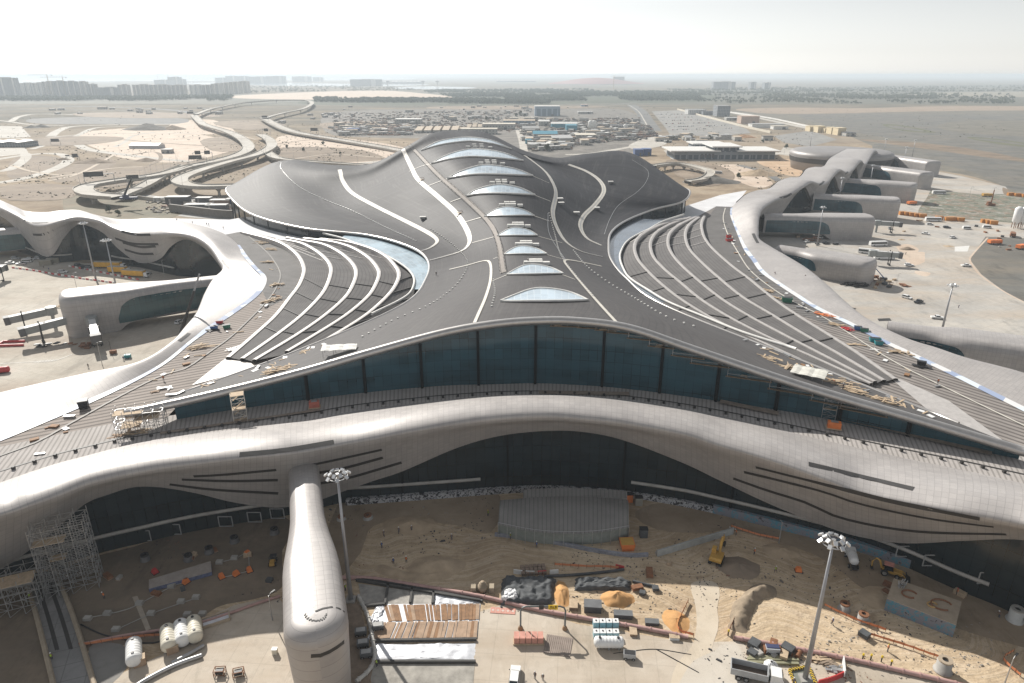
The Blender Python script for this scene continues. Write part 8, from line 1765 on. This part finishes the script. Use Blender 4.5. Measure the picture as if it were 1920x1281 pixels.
# crane behind the white pier
cr_ = thing('mobile_crane', 'black telescopic crane boom rising in front of the white gate lounge', 'crane'); Yc = 236; b0 = atY(336, 634, Yc); b1 = atY(374, 514, Yc); lo_ = b0 + (b0 - b1).normalized() * 7
MB().tube([lo_, lo_.lerp(b1, .45)], [.75, .68], 8).build('boom_base', M_DARK, cr_); MB().tube([lo_.lerp(b1, .42), lo_.lerp(b1, .8)], [.52, .48], 8).build('boom_section', M_DARK, cr_); MB().tube([lo_.lerp(b1, .78), b1], [.36, .32], 8).build('boom_tip', mat('boom_silver', (.3, .3, .31), .4), cr_)
MB().box((lo_.x, lo_.y, 1.4), (9, 2.6, 1.4)).build('carrier', Y_, cr_); MB().box((lo_.x - 1, lo_.y, 2.8), (3.2, 2.2, 1.6)).build('cab', Y_, cr_); wheels_o = [MB().cyl((lo_.x + x, lo_.y - 1.4, .6), (lo_.x + x, lo_.y + 1.4, .6), .6, n=12).build('wheel', RUB_, cr_) for x in (-3.4, -2, 2, 3.4)]
hk = MB(); hk.cyl(b1, Vector((b1.x + .4, b1.y - .6, b1.z - 3)), .06, n=5); hk.build('hoist_rope', M_DARK, cr_)
# red and white barrier line and yellow buses of the west apron
barrier_row([(22,503),(60,508),(100,515),(150,523),(180,527),(218,532)], ['red', 'white'], {'red': 'red plastic barrier in the long line across the west apron', 'white': 'white plastic barrier in the long line across the west apron'}, 'red and white barriers across the west apron', 2.6)
barrier_row([(128,500),(170,508),(200,514),(240,522),(262,526)], ['white', 'red'], {'red': 'red plastic barrier in the short line by the yellow trucks', 'white': 'white plastic barrier in the short line by the yellow trucks'}, 'red and white barriers by the yellow trucks', 3.0)
def box_truck(px, py, rz, label, L_=12, m=None, roof=None):
    o = thing('yellow_container_truck', label, 'truck', at(px, py, 0).to_tuple(), rz, 'yellow trucks on the west apron'); MB().box((0, 0, 2.3), (L_, 2.6, 2.7)).build('box_body', m or mat('bright_yellow_paint', (.66, .36, .03), .5), o); MB().box((0, 0, 3.7), (L_ + .1, 2.7, .12)).build('roof', roof or mat('grey_truck_roof', (.38, .36, .32), .7), o)
    c = MB(); prof_body(c, [(L_/2+.2,.7,1),(L_/2+2.2,.7,1),(L_/2+2.3,1.7,1),(L_/2+1.9,2.8,.95),(L_/2+.2,2.8,.95)], 1.2); k = c.build('cab', WC, o); MB().box((L_ / 2 + 2.15, 0, 2.15), (.1, 2.0, .9), M=Matrix.Rotation(R(-18), 4, 'Y')).build('windscreen', GLS_, k); MB().box((0, 0, .8), (L_ + 2, 1.1, .3)).build('chassis', M_DARK, o); wheels(o, (-L_ / 2 + 1.2, -L_ / 2 + 2.6, L_ / 2 + 1.0), 1.05, .5, .35)
box_truck(204, 503, R(-4), 'first yellow box truck by the pier glass', 15); box_truck(222, 512, R(-6), 'yellow box truck half behind the first one', 10); box_truck(252, 519, R(-12), 'orange yellow box truck with a white cab turned to the barriers', 13)
for kind, p, x, y, rz, lb in [('suv',DC,148,500,R(-8),'black car at the foot of the pier glass'),('van',DC,163,505,R(-5),'dark van parked next to the black car'),('suv',SC,168,506,R(-5),'silver car partly behind the dark van'),('suv',WC,58,488,R(5),'first white car in the row under the pier lobe'),('suv',WC,74,486,R(5),'second white car in the row under the pier lobe'),('pickup',SC,40,497,R(10),'silver pickup near the barrier line start'),('van',WC,52,492,R(5),'white van in the row under the pier lobe'),('suv',SC,30,486,R(5),'silver car farthest into the shade of the pier lobe'),('suv',WC,337,606,R(80),'white car beside the black crane boom'),
    ('van',WC,1602,449,R(-8),'white minibus on the east apron near the second lounge'),('bus',WC,1646,461,R(6),'long white bus crossing the east apron'),('bus',WC,1657,486,R(-4),'white bus parked behind the short jet bridge'),('bus',WC,1628,476,R(-30),'white bus nosing out behind the lounge by the jet bridge'),('suv',WC,1704,499,R(-6),'white car alone in the middle of the east apron'),('pickup',WC,1811,500,R(-2),'white pickup at the kerb of the dark asphalt'),('pickup',WC,1757,598,R(-14),'white pickup by the foot of the dark mast'),('van',WC,1812,430,R(-8),'white minibus by the orange containers'),('bus',WC,1749,415,R(-3),'white bus standing before the orange container row'),('suv',WC,1743,422,R(-4),'white car in front of the bus by the containers'),('pickup',WC,1512,455,R(40),'white pickup deep in the shaded bay'),('van',WC,1535,447,R(-20),'white van among the clutter of the shaded bay'),('suv',DC,1549,458,R(10),'dark car by the near mast of the shaded bay'),('suv',SC,1668,430,R(70),'silver car in front of the second lounge jet bridge'),('pickup',WC,1735,440,R(-50),'white pickup in the open, upper east apron'),('suv',WC,1786,447,R(15),'white car near the kerb corner of the upper apron'),('suv',DC,1775,428,R(-5),'dark car by the broken orange row'),('van',WC,1850,428,R(-15),'white van by the dark asphalt corner'),('pickup',DC,1722,568,R(30),'dark pickup alone on the lower east apron'),('suv',WC,1700,560,R(-60),'white car on the lower east apron facing the pier'),('van',WC,1690,375,R(-10),'white van between the second and third east lounges'),('bus',WC,1760,364,R(-6),'white bus on the far pale apron'),('suv',WC,118,512,R(12),'white car just inside the barrier line'),('pickup',WC,20,495,R(5),'white pickup at the picture edge by the barrier line'),('suv',SC,275,515,R(20),'silver car past the last yellow truck'),('suv',SC,1708,652,R(5),'silver car close to the pale pier edge')]:
    veh(kind, p, x, y, 0, rz, lb)
bo = thing('cargo_container', 'grey brown container', 'container'); MB().box((0, 0, 1.4), (6.2, 2.5, 2.7)).build('wall', mat('khaki_container', (.24, .22, .17), .7), bo); MB().box((0, 0, 2.8), (6.3, 2.6, .1)).build('roof', mat('khaki_roof', (.32, .30, .25), .7), bo); BO = Proto(bo)
for i, (x, y) in enumerate(((87,497),(101,493),(112,490))): BO.put(at(x, y, 0), R(12), ['khaki container nearest the picture edge under the pier lobe','middle khaki container under the pier lobe','khaki container closest to the pier glass'][i], 'khaki containers under the pier lobe')
# orange container row on the east apron
oc = thing('orange_container', 'orange container', 'container'); MB().box((0, 0, 1.35), (5.0, 2.6, 2.7)).build('wall', mat('orange_container_paint', (.50, .20, .035), .6, 0, .2), oc); MB().box((0, 0, 2.75), (5.1, 2.7, .1)).build('roof', mat('dusty_orange_roof', (.45, .25, .12), .7), oc); OC = Proto(oc)
k = 0; 
for (x0, y0, x1, y1, n) in ((1692,403,1729,408,5),(1760,412,1778,414,2),(1782,413,1800,415,3),(1846,418,1862,421,3),(1894,367,1935,371,4)):
    for i in range(n):
        t = i / max(1, n - 1); OC.put(at(x0 + (x1 - x0) * t, y0 + (y1 - y0) * t, 0), R(-4 + 5 * math.sin(k * 3)), 'orange container in the broken row at the edge of the rubble field', 'orange containers along the rubble field'); k += 1
def truckish(px, py, label, rz=0, m=OR_):
    o = thing('orange_truck', label, 'truck', at(px, py, 0).to_tuple(), rz, 'orange machines on the east apron'); b = MB(); prof_body(b, [(-4,1,1),(2,1,1),(2,2.9,.9),(-4,2.9,.9)], 1.6); b.build('body', m, o); MB().box((3.4, 0, 1.7), (2.0, 2.4, 2.2), top=.9).build('cab', m, o); MB().box((0, 0, .8), (9, 1.2, .3)).build('chassis', M_DARK, o); wheels(o, (-2.6, -1.2, 3.2), 1.3, .6, .4)
truckish(1864, 458, 'big orange truck on the dark asphalt by the kerb', .1); truckish(1915, 467, 'orange truck cut by the picture edge on the dark asphalt', .4); truckish(1709, 384, 'small orange machine by the second lounge row', .3); truckish(1850, 369, 'orange yellow machine on the far pale apron', .0, Y_); truckish(1898, 444, 'dark orange machine beside the white silos', 1.0, RUST_)
dr = thing('drill_rig', 'rusty upright drill rig standing on the rubble field', 'drill rig', at(1857, 386, 0).to_tuple()); MB().box((0, 0, 1.2), (6, 3, 1.6)).build('carrier', RUST_, dr); MB().cyl((0, 0, 1.5), (0, 0, 13), .5, .35, 8).build('drill_mast', RUST_, dr); MB().box((-2, 0, 2.6), (2, 2, 1.6)).build('cab', RUST_, dr)
for x, lb in ((1902,'western white batching silo by the picture edge'),(1914,'eastern white batching silo by the picture edge')):
    o = thing('batching_silo', lb, 'silo', at(x, 428, 0).to_tuple(), 0, 'white batching silos'); MB().lathe((0, 0, 0), [(1, 2.5), (2.6, 5), (2.6, 13.5), (1.2, 15)], 14).build('drum', WHP, o, True); m = MB()
    for a in range(4): m.cyl((2 * math.cos(a * 1.57 + .7), 2 * math.sin(a * 1.57 + .7), 0), (2 * math.cos(a * 1.57 + .7), 2 * math.sin(a * 1.57 + .7), 5), .25, n=6)
    m.build('support_frame', RUST_, o)
heap(1701, 468, 5, 3.5, 1.8, BROWNH, 'small rubble heap on pale sand in the middle of the east apron', 31); heap(1690, 450, 3, 2, .8, SANDH, 'tiny sand heap on the east apron', 32); heap(1778, 462, 4, 3, .7, SANDH, 'low sand spill beside the white square patch', 33); region('white_patch', [(1790,463),(1818,461),(1814,472),(1790,472)], M_WHITE, sp=1)
region('manhole_pit', [(1645,598),(1668,597),(1672,602),(1648,603)], M_CHAR, sp=1); region('sand_spill', [(1692,478),(1728,472),(1735,482),(1722,498),(1700,492)], G_PINK, 1.5); region('sand_spill', [(1680,463),(1700,458),(1722,466),(1716,474),(1690,474)], G_PINK, 1.5); region('sand_spill', [(1716,508),(1742,512),(1738,519),(1722,516)], G_PINK, 1)
region('pit', [(1588,578),(1606,578),(1600,585),(1590,583)], M_CHAR, sp=1)
bl = thing('boom_lift', 'blue boom lift leaning against the end of the lounge by the buses', 'boom lift', at(1656, 526, 0).to_tuple(), R(160)); MB().box((0, 0, 1), (3.4, 2.2, 1)).build('chassis', M_DARK, bl); MB().tube([Vector((0, 0, 1.5)), Vector((7, 0, 8.5)), Vector((8.5, 0, 9))], [.28, .2, .15], 6).build('boom', BLU_, bl); MB().box((9, 0, 9.3), (1.6, 1.2, 1.1)).build('basket', M_STEEL, bl); wheels(bl, (-1.2, 1.2), 1.1, .5, .35)
for (x, y, n, lb, m, s) in [(1632,526,26,'rusty heap of materials at the base of the lounge by the buses',RUST_,61),(1612,537,20,'dark scrap strewn in the shadow of the lounge',M_DARK,62),(1595,535,18,'dark pipes in the shade along the lounge foot',M_DARK,63),(1560,446,22,'clutter of materials in the shaded bay by the mast',WOOD_,64),(1520,452,22,'second clutter of materials in the shaded bay',RUST_,65),(1500,440,14,'small board heap deep in the shaded bay',WOOD_,66),(1545,430,14,'board heap against the glass of the second lounge',WOOD_,67),(1688,536,8,'little heap by the lamp on the east apron',RUST_,68),(118,575,8,'small heap behind the west lounge',WOOD_,69),(150,650,14,'brown scrap under the middle jet bridge',RUST_,70),(95,648,10,'dark scrap beside the jet bridge wheels',M_DARK,71)]: plank_pile(x, y, 0, n, 2.6, 4.5, lb, m, s, 'material heaps on the aprons', 'material_heap', thick=.3, bw=.9)
for x, y, lb in ((240,672,'teal box on the west apron beside a lamp cart'),(213,664,'brown box cart with a thin mast on the west apron')):
    o = thing('equipment_cart', lb, 'cart', at(x, y, 0).to_tuple(), .2); MB().box((0, 0, .9), (2.2, 1.4, 1.3)).build('housing', TEA_ if 'teal' in lb else RUST_, o); MB().cyl((-.6, 0, 1.5), (-.6, 0, 5.5 if 'mast' in lb else 2.2), .07, n=6).build('mast', M_DARK, o); wheels(o, (-.7, .7), .6, .3, .2)
for a in [(1698,478,'stand','grey','worker standing by the rubble heap on the east apron'),(1797,578,'stand','blue','worker standing far from anything on the east apron'),(82,503,'stand','grey','worker by the barrier line of the west apron'),(92,507,'stand','blue','second worker by the barrier line of the west apron'),(166,690,'stand','grey','worker close to the white pier edge on the west apron'),(232,676,'stand','blue','worker beside the teal box on the west apron')]: person(a[0], a[1], 0, a[2], a[3], a[4], .3)
lp3 = lamp_proto(9, 1.0, 'thin lamp post on the far pale apron by the rubble', 'apron lamp posts'); lp3.put(at(1817, 371, 0)); lp3.put(at(1860, 372, 0), 0, 'thin lamp post next to the rusty drill rig'); lp3.put(at(192, 685, 0), 0, 'thin dark post close to the white pier edge'); lp3.put(at(145, 545, 0), 0, 'thin grey post behind the white lounge'); lp3.put(at(309, 520, 0), 0, 'thin grey post before the last pier arch'); lp3.put(at(1681, 533, 0), 0, 'short double lamp on the apron past the lounge shadow', scale=.6)
# painted marks on the west apron
pm = MB(); a, b = at(0, 682, .16), at(105, 676, .16); pm.bar(a, b, .35, .01)
for k in range(6): p = a.lerp(b, .68 + k * .055); pm.bar(p + Vector((-.5, -1.4, 0)), p + Vector((.5, 1.4, 0)), .3, .012)
pm.bar(b, b + Vector((2.5, 6, 0)), .4, .01); structure(pm.build('painted_marking', mat('worn_white_paint', (.62, .60, .55), .7)))
o = thing('mobile_crane', 'dark blue mobile crane with a short raised boom at the looped flyover', 'crane', at(242, 375, 7).to_tuple(), .2); MB().box((0, 0, 1.5), (13, 2.8, 1.6)).build('carrier', mat('navy_crane', (.03, .04, .10), .5), o); MB().box((-2, 0, 3.2), (4, 2.6, 2)).build('cab', mat('navy_crane', (.03, .04, .10), .5), o); MB().tube([Vector((-3, 0, 3.5)), Vector((5, 0, 17))], [.9, .55], 8).build('boom', M_DARK, o); wheels(o, (-4.5, -3, 3, 4.5), 1.2, .7, .4)
veh('bus', WC, 1344, 326, 0, R(-25), 'white bus on the sand track behind the right roof wing')
